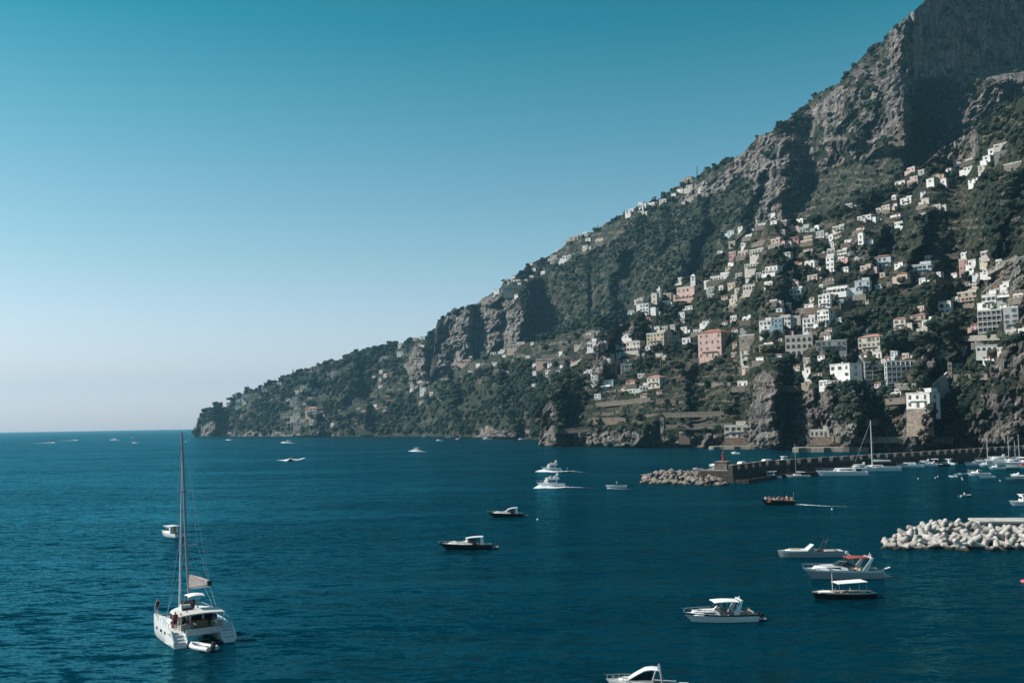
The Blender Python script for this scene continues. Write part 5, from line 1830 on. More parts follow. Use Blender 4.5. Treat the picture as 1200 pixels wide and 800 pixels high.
def dark_cruiser(px, py, L, head, label, big=True):
    t, m = boat('express_cruiser', label, 'express cruiser', px, py, head)
    t.scale = (1, 1, .84)
    B = L * .29
    h, st = hull(L, B, 1.35, .95, NAVY, t, rake=1.6, fine=2.0, stripe=NAVY, deckmat=OFFW, cockpit=(-L / 2 + .4, -1.0, .5, .82))
    cab = MB().prism(house_poly(-1.3, L * .36, B * .40, B * .24), 1.05, 1.62, inset=.72, shift=(-.5, 0)).build('cabin', OFFW, t, smooth=30)
    MB().box((L * .1, 0, 1.6), (1.2, .9, .06)).build('hatch', GLASS, cab)
    windscreen(t, -2.3, 0.1, B * .40, B * .33, 1.4, 2.25)
    MB().box((-1.7, 0, .7), (.6, 1.6, .9)).build('helm_console', DARKC, t)
    seats(t, [(-2.7, -.5, .7, .6, .7), (-2.7, .5, .7, .6, .7)], CUSH)
    MB().box((-L / 2 + 1.1, 0, .72), (1.2, B * .62, .36)).build('sunbed', OFFW, t)
    secs = []
    x0, x1 = (-3.2, -.1) if big else (-2.9, -.9)
    for x in np.linspace(x0, x1, 7):
        u = (x - x0) / (x1 - x0)
        z = 2.55 - .32 * u ** 3
        w_ = B * .38 * (1 - .25 * u ** 2)
        secs.append([(x, w_ * k, z + .1 * (1 - k * k)) for k in np.linspace(-1, 1, 7)] + [(x, w_ * k, z + .1 * (1 - k * k) - .14) for k in np.linspace(1, -1, 7)])
    MB().loft(secs, close=True).build('hardtop', WHITE, t, smooth=50)
    mb = MB()
    for s_ in (-1, 1):
        mb.add([(x0 - .2, s_ * B * .41, 1.0), (x0 + .5, s_ * B * .41, 1.0), (x0 + .45, s_ * B * .36, 2.5), (x0 + .1, s_ * B * .36, 2.5), (x0 - .2, s_ * B * .43, 1.0), (x0 + .5, s_ * B * .43, 1.0), (x0 + .45, s_ * B * .38, 2.5), (x0 + .1, s_ * B * .38, 2.5)],
               [(0, 1, 2, 3), (7, 6, 5, 4), (0, 3, 7, 4), (1, 5, 6, 2)])
    mb.build('hardtop_leg', WHITE, t)
    bow_rail(st, L, t, x0=0, h=.4)
    swim(t, L, B, ln=1.2, mat=TEAK)
    MB().box((L * .05, -B * .475, .75), (L * .2, .03, .1)).build('porthole', GLASS, h)
    return t


def flybridge(px, py, L, head, label, wake=0):
    t, m = boat('flybridge_yacht', label, 'motor yacht', px, py, head)
    B = L * .32
    h, st = hull(L, B, 1.9, 1.25, WHITE, t, rake=1.6, fine=2.0, cockpit=(-L / 2 + .3, -L * .22, .4, .85))
    cab = MB().prism(house_poly(-L * .22, L * .27, B * .42, B * .26), 1.3, 2.75, inset=.80, shift=(-.55, 0)).build('cabin', WHITE, t, smooth=30)
    for s_ in (-1, 1):
        MB().box((-L * .03, s_ * B * .375, 1.9), (L * .30, .06, .55), rz=-s_ * .03).build('window', GLASS, cab)
    fr = MB()
    xf = L * .27
    fr.add([(xf - .25, -B * .16, 1.75), (xf - .25, B * .16, 1.75), (xf - .95, B * .15, 2.65), (xf - .95, -B * .15, 2.65)], [(0, 1, 2, 3)])
    fr.add([(xf - .31, -B * .16, 1.75), (xf - .31, B * .16, 1.75), (xf - 1.01, B * .15, 2.65), (xf - 1.01, -B * .15, 2.65)], [(3, 2, 1, 0)])
    fr.build('front_window', GLASS, cab)
    fb = MB().prism(house_poly(-L * .30, L * .15, B * .40, B * .28), 2.755, 3.35, inset=1.03, shift=(.15, 0)).build('flybridge', WHITE, t, smooth=30)
    MB().box((-L * .02, 0, 3.36), (.7, 1.6, .4)).build('fly_seat', CUSH, fb)
    MB().box((-L * .16, 0, 3.36), (.6, B * .5, .4)).build('fly_seat', CUSH, fb)
    a = MB()
    for s_ in (-1, 1):
        a.add([(-L * .24, s_ * B * .36, 3.3), (-L * .16, s_ * B * .36, 3.3), (-L * .24, s_ * B * .32, 4.5), (-L * .28, s_ * B * .32, 4.5), (-L * .24, s_ * B * .39, 3.3), (-L * .16, s_ * B * .39, 3.3), (-L * .24, s_ * B * .35, 4.5), (-L * .28, s_ * B * .35, 4.5)],
              [(0, 1, 2, 3), (7, 6, 5, 4), (0, 3, 7, 4), (1, 5, 6, 2)])
    a.box((-L * .26, 0, 4.45), (.5, B * .68, .12)).box((-L * .26, 0, 4.57), (.4, .4, .25)).tube([(-L * .26, .3, 4.6), (-L * .27, .3, 5.3)], .03)
    a.build('radar_arch', WHITE, t)
    bow_rail(st, L, t, x0=-L * .1, h=.65)
    swim(t, L, B, ln=1.1, mat=TEAK)
    return t


def near_yacht():
    """only the upper half of this one stands inside the frame"""
    P, D = place(751, 808)
    t = thing('flybridge_yacht', 'white motor yacht cut off by the bottom edge, its arched roof and bow rail showing', 'motor yacht', P, R(90 + 80))
    t.scale = (.73, .73, .66)
    L, B = 7.8, 2.6
    h, st = hull(L, B, 1.3, .95, WHITE, t, rake=1.0, cockpit=(-L / 2 + .3, -1.2, .4, .82))
    MB().prism(house_poly(-.4, 2.6, .95, .55), 1.1, 1.45, inset=.85, shift=(-.1, 0)).build('foredeck', OFFW, t, smooth=30)
    secs = []
    for x, z, w_ in ((1.35, 1.42, .85), (.9, 1.75, .92), (.2, 2.2, .95), (-.5, 2.6, .95), (-1.2, 2.72, .93), (-2.2, 2.66, .9)):
        secs.append([(x, w_ * k, z + .09 * (1 - k * k)) for k in np.linspace(-1, 1, 7)] + [(x, w_ * k, z + .09 * (1 - k * k) - .1) for k in np.linspace(1, -1, 7)])
    MB().loft(secs, close=True).build('hardtop', WHITE, t, smooth=50)
    w = MB()
    for s_ in (-1, 1):
        y = s_ * .9
        w.add([(1.1, y, 1.42), (-1.3, y, 1.42), (-1.3, y * .97, 2.55), (-.5, y * .97, 2.5), (.2, y * .98, 2.1), (.85, y, 1.68),
               (1.1, y - s_ * .04, 1.42), (-1.3, y - s_ * .04, 1.42), (-1.3, y * .97 - s_ * .04, 2.55), (-.5, y * .97 - s_ * .04, 2.5), (.2, y * .98 - s_ * .04, 2.1), (.85, y - s_ * .04, 1.68)],
              [(0, 1, 2, 3, 4, 5), (11, 10, 9, 8, 7, 6)])
    w.build('side_window', GLASS, t)
    b_ = MB().prism(house_poly(-1.5, 1.0, .93, .8), 1.0, 1.42).build('cabin', OFFW, t)
    for s_ in (-1, 1):
        MB().tube([(-1.35, s_ * .92, 1.4), (-1.75, s_ * .9, 2.66)], .07, 5).tube([(-2.4, s_ * .95, 1.0), (-2.2, s_ * .88, 2.6)], .07, 5).build('roof_pillar', OFFW, t)
    MB().box((-2.1, .8, 2.72), (.3, .06, .6)).tube([(-2.1, .8, 3.3), (-2.15, .8, 3.5)], .03).build('antenna', WHITE, t)
    MB().box((-.9, 0, .8), (.6, 1.2, .6)).build('seat', CUSH, t)
    bow_rail(st, L, t, x0=1.2, h=.5)
    swim(t, L, B, ln=1.4, z=.7)


bimini_cruiser()
grey_speedboat()
red_cruiser()
wooden_boat()
dark_cruiser(545, 643, 9.4, -92, 'dark hulled express cruiser with a long white hardtop, the nearer of the dark pair')
dark_cruiser(592, 605.5, 8.4, -92, 'black hulled express cruiser with a short white top, the farther of the dark pair', False)
near_yacht()


# --- people ----------------------------------------------------------------------------
def person_mesh(pose):
    V, Rr, E = [], [], []

    def j(p, r, par=None):
        V.append(p)
        Rr.append(r)
        if par is not None:
            E.append((par, len(V) - 1))
        return len(V) - 1
    sit = pose == 'sit'
    z0 = 0.12 if sit else 0.92
    pel = j((0, 0, z0), .14)
    ch = j((0, .0, z0 + .27), .15, pel)
    sh = j((0, 0, z0 + .47), .13, ch)
    nk = j((0, .01, z0 + .56), .055, sh)
    hd = j((0, .02, z0 + .66), .09, nk)
    j((0, .02, z0 + .78), .085, hd)
    for s in (-1, 1):
        a = j((s * .19, 0, z0 + .46), .065, sh)
        if sit:
            e = j((s * .24, .12, z0 + .22), .048, a)
            w = j((s * .16, .34, z0 + .14), .036, e)
            j((s * .14, .42, z0 + .12), .04, w)
        else:
            e = j((s * .25, .02, z0 + .18), .048, a)
            w = j((s * .26, .10, z0 - .06), .036, e)
            j((s * .26, .12, z0 - .15), .04, w)
        hp = j((s * .09, 0, z0 - .03), .10, pel)
        if sit:
            k = j((s * .12, .45, z0 + .02), .07, hp)
            f = j((s * .12, .50, z0 - .40), .05, k)
            j((s * .12, .64, z0 - .45), .045, f)
        else:
            k = j((s * .10, .02, z0 - .45), .07, hp)
            f = j((s * .10, 0, z0 - .86), .05, k)
            j((s * .11, .13, z0 - .89), .045, f)
    me = bpy.data.meshes.new('person')
    me.from_pydata(V, E, [])
    o = bpy.data.objects.new('tmp', me)
    COL.objects.link(o)
    bm = bmesh.new()
    bm.from_mesh(me)
    ly = bm.verts.layers.skin.verify()
    for v, r in zip(bm.verts, Rr):
        v[ly].radius = (r, r)
    bm.verts.ensure_lookup_table()
    bm.verts[0][ly].use_root = True
    bm.to_mesh(me)
    bm.free()
    o.modifiers.new('skin', 'SKIN')
    sb = o.modifiers.new('sub', 'SUBSURF')
    sb.levels = 1
    dg = bpy.context.evaluated_depsgraph_get()
    out = bpy.data.meshes.new_from_object(o.evaluated_get(dg))
    out.name = 'person_' + pose
    bpy.data.objects.remove(o)
    out.materials.clear()
    for k in range(4):
        out.materials.append(SKIN)
    for p in out.polygons:
        c = p.center
        z = c.z - z0
        if z > .74 or (z > .62 and c.y < -.03):
            mi = 3
        elif z > .50 or abs(c.x) > .215 and not sit or (sit and c.y > .2 and z > .08):
            mi = 0
        elif z > .02:
            mi = 1
        elif z > -.42 and (not sit or c.y < .48):
            mi = 2
        else:
            mi = 0
        p.material_index = mi
        p.use_smooth = True
    return out


SKIN = surf('skin', (.42, .26, .19), .6, var=.05)
HAIRM = surf('dark_hair', (.03, .02, .015), .7)
CLO = {'red': surf('red_cloth', (.42, .05, .04), .9), 'white': surf('white_cloth', (.65, .63, .6), .9), 'blue': surf('blue_cloth', (.06, .12, .28), .9), 'black': surf('black_cloth', (.02, .02, .022), .9),
       'pink': surf('pink_cloth', (.55, .25, .25), .9), 'yellow': surf('yellow_cloth', (.55, .42, .12), .9), 'orange': surf('orange_cloth', (.5, .2, .06), .9)}
PERS = {p: person_mesh(p) for p in ('sit', 'stand')}


def person(P, rz, pose, top, bottom, label, group=None, k=1.0):
    o = link('person', PERS[pose], None, P, rz)
    o.scale = (k, k, k)
    for i, mm in enumerate((SKIN, CLO[top], CLO[bottom], HAIRM)):
        o.material_slots[i].link = 'OBJECT'
        o.material_slots[i].material = mm
    return tag(o, label, 'person', group)


def on(t, x, y, z):
    M = Matrix.Translation(t.location) @ Matrix.Rotation(t.rotation_euler[2], 4, 'Z') @ Matrix.Diagonal((*t.scale, 1))
    return M @ Vector((x, y, z))


# --- the catamaran ---------------------------------------------------------------------
def catamaran():
    P, D = place(223.5, 745)
    t = thing('sailing_catamaran', 'white sailing catamaran at anchor with bare mast and stepped sterns', 'catamaran', P, R(90 + 33))
    t.scale = (.97, .97, 1.0)
    L, B = 11.2, 6.6
    hb = 1.5
    for s_ in (-1, 1):
        yc = s_ * (B / 2 - hb / 2)
        mb = MB()
        secs = []
        n = 15
        for i in range(n):
            s = i / (n - 1)
            x = -L / 2 + L * s
            b = hb / 2 * (1 - max(0, (s - .5) / .5) ** 2.4) * (.86 + .14 * min(1, s / .3))
            b = max(b, .03)
            z = 1.55 + .35 * s
            if s < .16:                                      # stern drops to the steps
                z = .45 + (1.55 - .45) * (s / .16) ** 1.0
            k = 1 - .25 * s ** 2
            secs.append([(x, yc + b, z), (x, yc + b * 1.02, z * .6), (x - .2 * s ** 3, yc + b * .95 * k, .05), (x - .4 * s ** 3, yc + b * .4, -.35), (x - .4 * s ** 3, yc - b * .4, -.35),
                         (x - .2 * s ** 3, yc - b * .95 * k, .05), (x, yc - b * 1.02, z * .6), (x, yc - b, z)])
        mb.loft(secs, close=True)
        hl = mb.build('hull', WHITE, t, smooth=40)
        bt = MB()
        for i in range(2, n - 1):
            a, b_ = secs[i], secs[i + 1]
            for j, q in ((2, 1.004), (5, 1.004)):
                pass
        for x in (1.2, -.6, -2.2):
            MB().box((x, yc + s_ * .755, .95), (.55 if x != -.6 else .9, .04, .28)).build('porthole', GLASS, hl)
        for q in range(4):
            MB().box((-L / 2 + .22 + q * .42, yc, .50 + q * .27), (.40, hb * .66, .07)).build('stern_step', OFFW if q % 2 else GREYH, t)
        for e in (-1, 1):
            sd = [(-L / 2 - .05, .30), (-L / 2 - .05, .62), (-L / 2 + .9, 1.30), (-L / 2 + 1.9, 1.78), (-L / 2 + 1.9, .3)]
            y_ = yc + e * (hb / 2 - .07)
            MB().add([(p[0], y_ - .06, p[1]) for p in sd] + [(p[0], y_ + .06, p[1]) for p in sd],
                     [(0, 1, 2, 3, 4), (9, 8, 7, 6, 5)] + [(i, (i + 1) % 5, 5 + (i + 1) % 5, 5 + i) for i in range(5)]).build('stern_cheek', WHITE, t)
    MB().box((-.2, 0, .78), (7.4, B - 2 * hb + .4, .75)).build('bridgedeck', WHITE, t)
    MB().box((-3.4, 0, 1.53), (2.4, B - 2 * hb + .2, .06)).build('cockpit_floor', TEAK, t)
    # deckhouse with dark band of windows
    cab = MB().prism(house_poly(-2.2, 2.6, 2.35, 1.5), 1.55, 2.05, inset=.97).prism(house_poly(-2.15, 2.2, 2.2, 1.35), 2.62, 2.86, inset=.93).build('deckhouse', WHITE, t, smooth=30)
    MB().prism(house_poly(-2.14, 2.35, 2.22, 1.38), 2.05, 2.62, inset=.93).build('window_band', GLASS, cab)
    for y in (-1.9, -.7, .7, 1.9):
        MB().box((-2.19, y, 1.56), (.10, .22, 1.1)).build('door_post', WHITE, cab)
    MB().box((-2.17, 0, 1.6), (.05, 3.6, 1.02)).build('saloon_door', GLASS, cab)
    # hardtop over the cockpit, roof rim
    secs = []
    for x in np.linspace(-4.6, -1.6, 6):
        u = (x + 4.6) / 3
        secs.append([(x, 2.35 * k, 2.98 + .12 * (1 - k * k) + .05 * u) for k in np.linspace(-1, 1, 9)] + [(x, 2.35 * k, 2.86 + .12 * (1 - k * k) + .05 * u) for k in np.linspace(1, -1, 9)])
    MB().loft(secs, close=True).build('hardtop', OFFW, t, smooth=50)
    mb = MB()
    for y in (-2.2, 2.2):
        mb.tube([(-4.4, y, 1.5), (-4.4, y, 2.9)], .06, 6)
    mb.build('hardtop_post', WHITE, t)
    for y, w_ in ((-1.7, 1.1), (1.7, 1.1)):
        MB().box((-4.1, y, 1.59), (.7, w_, .45)).build('cockpit_bench', CUSH, t)
    MB().box((-3.4, 0, 1.59), (.8, 1.6, .6)).build('cockpit_table', TEAK, t)
    MB().box((-4.75, 0, 1.0), (.25, B - 2 * hb, .62)).build('aft_beam', OFFW, t)
    # helm station with its own little bimini
    MB().box((-1.0, .9, 2.9), (.7, 1.0, .65)).build('helm_console', WHITE, t)
    MB().box((-1.9, .9, 2.95), (.5, 1.1, .4)).build('helm_seat', DARKC, t)
    bimini(t, -2.3, -.5, .85, 4.45, CANV, 3.0, name='helm_bimini')
    t.children[-2].location.y = .5
    t.children[-1].location.y = .5
    ws = MB().box((-.55, .5, 3.0), (.05, 1.5, .9), ry=-.15).build('helm_windscreen', GLASS, t)
    # rig
    mx = 0.5
    MB().tube([(mx, 0, 2.8), (mx - .1, .5, 10), (mx - .3, 1.15, 21.6)], .17, 10, r2=.12).build('mast', ALU, t, smooth=60)
    mb = MB()
    for z, w_ in ((9.5, 1.0), (15.2, .8)):
        yo = (z - 2.8) * .061
        for s_ in (-1, 1):
            mb.tube([(mx - .15, yo, z), (mx - .5, yo + s_ * w_, z + .1)], .05, 5)
    mb.build('spreader', ALU, t)
    mb = MB()
    for s_ in (-1, 1):
        mb.tube([(mx - 1.3, s_ * 2.9, 1.7), (mx - .5, .41 + s_ * 1.0, 9.6), (mx - .45, .76 + s_ * .8, 15.3), (mx - .3, 1.1, 20.8)], .022, 4)
        mb.tube([(mx - .6, s_ * 2.9, 1.7), (mx - .15, .4, 9.4)], .022, 4)
    mb.tube([(mx - .3, 1.14, 21.4), (-1.7, -1.5, 5.75)], .012, 4)
    mb.build('shroud', STEEL, t)
    MB().tube([(4.7, 0, 1.9), (mx + .15, .95, 18.5)], .13, 8, r2=.05).build('furled_jib', surf('furled_sailcloth', (.62, .64, .67), .8), t)
    MB().tube([(4.6, -2.6, 1.75), (4.75, 0, 1.7), (4.6, 2.6, 1.75)], .12, 8).build('forward_beam', ALU, t)
    MB().box((3.6, 0, 1.62), (2.2, 3.2, .03)).build('trampoline', GREYH, t)
    # boom with sail bag, rising forward as a pinkish wedge
    bm_ = MB().tube([(mx - .2, 0, 5.0), (-1.7, -1.5, 5.3)], .11, 8).build('boom', MASTW, t)
    sg = MB()
    A = [(mx - .25, 0, 5.08), (-1.6, -1.45, 5.42), (-1.6, -1.45, 5.78), (-1.05, -1.0, 6.02), (mx - .28, 0, 6.45)]
    sg.add([(p[0], p[1] - .2 - .05 * (i in (1, 2)), p[2]) for i, p in enumerate(A)] + [(p[0], p[1] + .2, p[2]) for p in A],
           [(0, 1, 2, 3, 4), (9, 8, 7, 6, 5)] + [(i, (i + 1) % 5, 5 + (i + 1) % 5, 5 + i) for i in range(5)])
    sg.build('sail_bag', PINKS, bm_)
    MB().box((-1.7, -1.5, 5.35), (.25, .45, .5)).build('boom_end', RUBB, bm_)
    # rails and davits
    for s_ in (-1, 1):
        mb = MB()
        pts = [(x, s_ * (B / 2 - .1 - max(0, x - 1) * .13), 2.3 + .05 * x) for x in np.linspace(-3.2, 5.2, 9)]
        mb.tube(pts, .02, 4)
        for p in pts:
            mb.tube([(p[0], p[1], 1.6), p], .022, 4)
        mb.build('guard_rail', STEEL, t)
        MB().tube([(-4.6, s_ * 1.1, 1.5), (-5.2, s_ * 1.1, 2.25), (-6.1, s_ * 1.1, 2.25)], .06, 6).build('davit', STEEL, t)
    # people aboard
    for (x, y, z, rz, pose, a, b_, lb) in (
            (-3.4, 2.55, 1.62, 1.2, 'stand', 'red', 'black', 'person in a red top standing at the port rail of the catamaran'),
            (-2.6, 2.60, 1.65, 1.4, 'sit', 'pink', 'red', 'person in pink sitting on the port side deck of the catamaran'),
            (-4.0, 2.15, 1.56, 2.2, 'stand', 'black', 'black', 'person in black standing under the port corner of the cockpit roof'),
            (-3.2, 1.3, 1.56, 2.8, 'stand', 'white', 'blue', 'person in white standing inside the catamaran cockpit'),
            (-3.9, -1.5, 2.08, 0.8, 'sit', 'blue', 'white', 'person in blue sitting on the starboard cockpit bench'),
            (4.2, 2.55, 1.9, -1.2, 'stand', 'black', 'blue', 'person in black standing at the port bow of the catamaran')):
        person(on(t, x, y, z), t.rotation_euler[2] + rz, pose, a, b_, lb)
    # tender behind the sterns
    q, _ = place(237, 761)
    d = thing('inflatable_dinghy', 'white inflatable dinghy floating just behind the catamaran', 'dinghy', q, R(90 + 58))
    d.scale = (.95, .95, .95)
    path = [(-1.6, .62, .28), (.4, .62, .30), (1.2, .45, .38), (1.65, 0, .46), (1.2, -.45, .38), (.4, -.62, .30), (-1.6, -.62, .28)]
    MB().tube(path, .24, 10).build('tube', TUBEG, d, smooth=50)
    MB().box((-.1, 0, .1), (2.7, .85, .1)).build('floor', GREYH, d)
    MB().box((-.3, 0, .3), (.35, .9, .1)).build('seat', OFFW, d)
    MB().box((-1.45, 0, .12), (.1, .85, .4)).build('transom', OFFW, d)
    outboard(d, -1.65, 0, .5)


catamaran()


# --- small boats in numbers ------------------------------------------------------------
def small_boat_parts(t, L, style, hullm=WHITE, top=None):
    B = L * .36
    h, st = hull(L, B, L * .15, L * .11, hullm, t, rake=L * .1, fine=2.1, cockpit=(-L / 2 + L * .06, L * .08, L * .05, .8))
    k = L / 7
    if style == 'cuddy':
        c = MB().prism(house_poly(.0, L * .33, B * .36, B * .2), L * .11, L * .19, inset=.8).build('cabin', WHITE, t, smooth=30)
        windscreen(t, -.5 * k, .6 * k, B * .36, B * .28, L * .16, L * .26)
        MB().box((-.5 * k, 0, L * .06), (.4 * k, B * .5, .8 * k)).build('helm_console', OFFW, t)
        MB().box((-2.5 * k, 0, L * .06), (.7 * k, B * .66, .4 * k)).build('bench', CUSH, t)
    elif style == 'house':
        c = MB().prism(house_poly(-L * .2, L * .2, B * .4, B * .3), L * .11, L * .30, inset=.85).build('cabin', WHITE, t, smooth=30)
        for s_ in (-1, 1):
            MB().box((0, s_ * B * .375, L * .19), (L * .24, .06, L * .07)).build('window', GLASS, c)
        MB().box((-.05 * L, 0, L * .30), (L * .46, B * .8, L * .02)).build('roof', WHITE, c)
        MB().box((L * .185, 0, L * .19), (.08, B * .45, L * .07)).build('front_window', GLASS, c)
    elif style == 'open':
        for x in (-.22, .05):
            MB().box((x * L, 0, L * .075), (L * .07, B * .7, L * .02)).build('thwart', TEAK, t)
    if top:
        bimini(t, -L * .28, L * .10, B * .36, L * .36, top, L * .14)
    if style != 'house':
        outboard(t, -L / 2 - .2 * k, 0, L * .07)
    return t


def small_boat(px, py, L, head, style, label, name='motorboat', cat='motorboat', group=None, hullm=WHITE, top=None):
    t, m = boat(name, label, cat, px, py, head, group)
    return small_boat_parts(t, L, style, hullm, top)


t = small_boat(200, 628, 6.8, -50, 'house', 'small white cabin boat seen behind the catamaran mast')
person(on(t, -1.9, .2, .5), t.rotation_euler[2] - 1.6, 'stand', 'orange', 'black', 'person in orange standing in the stern of the cabin boat behind the mast')
small_boat(722, 571.5, 7.0, -88, 'open', 'low white open boat under way near the boulder tip of the mole', hullm=WHITE)
q, _ = place(722, 571.5)
person(q + Vector((.3, 0, .55)), 1.6, 'stand', 'white', 'black', 'person standing upright in the low open boat near the mole tip')
flybridge(645, 571, 9.6, -100, 'white flybridge yacht throwing spray, nearer of the two heading left together')
flybridge(646, 552, 9.0, -105, 'white flybridge yacht throwing spray, farther of the two heading left together')


def sightseeing():
    t, m = boat('passenger_boat', 'dark excursion boat crowded with passengers and trailing a thin white wake', 'passenger boat', 912, 591, -92)
    L, B = 8.6, 3.0
    h, st = hull(L, B, 1.5, 1.0, NAVY, t, rake=.9, fine=2.3, deckmat=OFFW, stripe=NAVY, cockpit=(-L / 2 + .4, 3.0, .5, .85))
    for x in np.linspace(-3.4, 2.2, 6):
        MB().box((x, 0, .62), (.4, 2.3, .40)).build('bench', TEAK, t)
    MB().box((3.1, 0, 1.2), (.5, .8, .8)).build('helm_console', OFFW, t)
    MB().tube([(-3.9, 0, 1.0), (-4.1, 0, 3.1)], .05, 5).build('flag_pole', STEEL, t)
    bow_rail(st, L, t, x0=-3.5, h=.5, mat=RAILM)
    cols_ = ['red', 'white', 'pink', 'black', 'orange', 'blue', 'white', 'yellow', 'pink', 'black']
    k = 0
    for x in np.linspace(-3.4, 2.2, 6):
        for y in (-.85, 0, .85):
            a = cols_[(k * 7 + 3) % 10]
            b_ = cols_[(k * 3 + 1) % 10]
            pose = 'stand' if k in (4, 11, 16) else 'sit'
            person(on(t, x + .02, y, 1.03 if pose == 'sit' else .62), t.rotation_euler[2] - math.pi / 2 + random.uniform(-.4, .4), pose, a, b_,
                   'passenger packed among others on the crowded excursion boat', 'passengers on the excursion boat')
            k += 1


sightseeing()


def sailboat(px, py, L, H, head, label, hullm=WHITE, group=None, bag=CANV, mast=MASTW):
    t, m = boat('sailing_yacht', label, 'sailing yacht', px, py, head, group)
    B = L * .28
    h, st = hull(L, B, L * .11, L * .085, hullm, t, rake=L * .08, fine=2.0, tr=.7, cockpit=(-L / 2 + L * .05, -L * .16, L * .035, .6))
    c = MB().prism(house_poly(-L * .15, L * .2, B * .3, B * .18), L * .085, L * .125, inset=.85).build('coachroof', WHITE, t, smooth=30)
    for s_ in (-1, 1):
        MB().box((0, s_ * B * .275, L * .1), (L * .2, .05, L * .016), rz=-s_ * .05).build('window', GLASS, c)
    MB().tube([(L * .08, 0, L * .1), (L * .075, 0, H)], L * .011, 8, r2=L * .008).build('mast', mast, t)
    b_ = MB().tube([(L * .07, 0, L * .2), (-L * .32, 0, L * .2)], L * .009, 6).build('boom', mast, t)
    MB().tube([(L * .06, 0, L * .225), (-L * .3, 0, L * .215)], L * .02, 8, r2=L * .012).build('sail_cover', bag, b_)
    mb = MB().tube([(L * .47, 0, L * .115), (L * .075, 0, H * .97)], .016, 4).tube([(-L * .47, 0, L * .09), (L * .075, 0, H * .99)], .014, 4)
    for s_ in (-1, 1):
        mb.tube([(L * .05, s_ * B * .42, L * .09), (L * .07, s_ * B * .2, H * .55), (L * .075, 0, H * .95)], .014, 4)
    mb.build('rigging', STEEL, t)
    mb = MB()
    for s_ in (-1, 1):
        mb.tube([(L * .07, 0, H * .55), (L * .06, s_ * B * .22, H * .555)], .04, 4)
    mb.build('spreader', mast, t)
    return t


# moored along the mole
def motor_yacht(px, py, L, head, label, group=None, tiers=1):
    t, m = boat('motor_yacht', label, 'motor yacht', px, py, head, group)
    B = L * .24
    h, st = hull(L, B, L * .115, L * .075, WHITE, t, rake=L * .09, fine=1.9, cockpit=(-L / 2 + L * .03, -L * .27, L * .02, .85))
    MB().box((L * .08, -B * .49, L * .05), (L * .3, .05, L * .012)).build('porthole', GLASS, h)
    c = MB().prism(house_poly(-L * .27, L * .16, B * .4, B * .24), L * .085, L * .15, inset=.86, shift=(-.5, 0)).build('cabin', WHITE, t, smooth=30)
    for s_ in (-1, 1):
        MB().box((-L * .07, s_ * B * .365, L * .108), (L * .24, .07, L * .022), rz=-s_ * .02).build('window', GLASS, c)
    MB().add([(L * .15, -B * .2, L * .1), (L * .15, B * .2, L * .1), (L * .10, B * .18, L * .145), (L * .10, -B * .18, L * .145)], [(0, 1, 2, 3)]).build('front_window', GLASS, c)
    if tiers > 1:
        f = MB().prism(house_poly(-L * .26, L * .05, B * .36, B * .22), L * .1505, L * .19, inset=1.0, shift=(.3, 0)).build('flybridge', WHITE, t, smooth=30)
        a = MB()
        for s_ in (-1, 1):
            a.tube([(-L * .2, s_ * B * .3, L * .185), (-L * .23, s_ * B * .26, L * .24)], L * .008, 5)
        a.box((-L * .23, 0, L * .237), (L * .03, B * .56, L * .008)).build('radar_arch', WHITE, f)
    bow_rail(st, L, t, x0=-L * .1, h=L * .04, r=.045)
    swim(t, L, B, ln=L * .06)
    return t


motor_yacht(986, 557, 19, -86, 'long white motor yacht with a raked roof, largest along the mole', tiers=1)
motor_yacht(1003, 552, 15, -86, 'white motor yacht moored between the largest yacht and the tall white mast', tiers=2)
sailboat(1027, 551.5, 19, 20.5, -84, 'big white sailing yacht with the tallest mast along the mole')
motor_yacht(1062, 547.5, 14, -80, 'white motor yacht just right of the tallest masted sailing yacht', tiers=1)
motor_yacht(1080, 546, 13, -80, 'dark windowed white flybridge yacht fourth along the mole', tiers=2)
sailboat(935, 559, 9, 12.5, -70, 'small grey sailing boat with a thin mast against the dark mole wall', hullm=GREYH, mast=STEEL)
small_boat(903, 560, 8, -80, 'house', 'white cabin boat alone at the foot of the mole wall by the light', hullm=WHITE)
small_boat(1094, 545.5, 8, -60, 'cuddy', 'white runabout sixth along the mole', top=CANV)
small_boat(1110, 544, 8, -40, 'house', 'white cabin boat with tall mast light near the mole corner')
small_boat(1105, 545.8, 6, -100, 'open', 'dark open boat beside the tall cabin boat', hullm=NAVY)
# marina at the right edge
motor_yacht(1142, 545, 11, -110, 'white motor yacht first of the marina cluster, turned to the mole', tiers=1)
motor_yacht(1166, 543, 17, -80, 'large white flybridge yacht amid the marina cluster', tiers=2)
motor_yacht(1184, 545, 15, -84, 'white motor yacht in front of the leaning mast', tiers=2)
sailboat(1160, 541.5, 11, 11.5, -70, 'white sailing yacht with an upright mast in the marina')
sailboat(1181, 541, 11, 12, 70, 'sailing yacht with a mast behind the marina yachts')
sailboat(1197, 542, 11, 13, -30, 'sailing yacht whose mast leans at the right edge')
sailboat(1189, 540.5, 9, 9.5, 60, 'smaller sailing yacht tucked in between the marina masts')
motor_yacht(1198, 548.5, 13, -80, 'red hulled yacht at the right edge of the marina', tiers=1)
bpy.data.objects[[o.name for o in COL.objects if o.get('label', '').startswith('red hulled')][0]].children[0].data.materials[0] = REDC
small_boat(1157, 546, 7, -80, 'cuddy', 'white runabout under the bow of the large marina yacht')
small_boat(1169, 549.5, 7, -85, 'cuddy', 'white open cockpit boat in front of the marina cluster')
small_boat(1147, 557, 8.0, -80, 'cuddy', 'white speedboat on a mooring before the marina', group=None)
small_boat(1156, 560, 6.0, -100, 'open', 'white rowing boat on a mooring right of the moored speedboat', name='rowing_boat', cat='rowing boat')
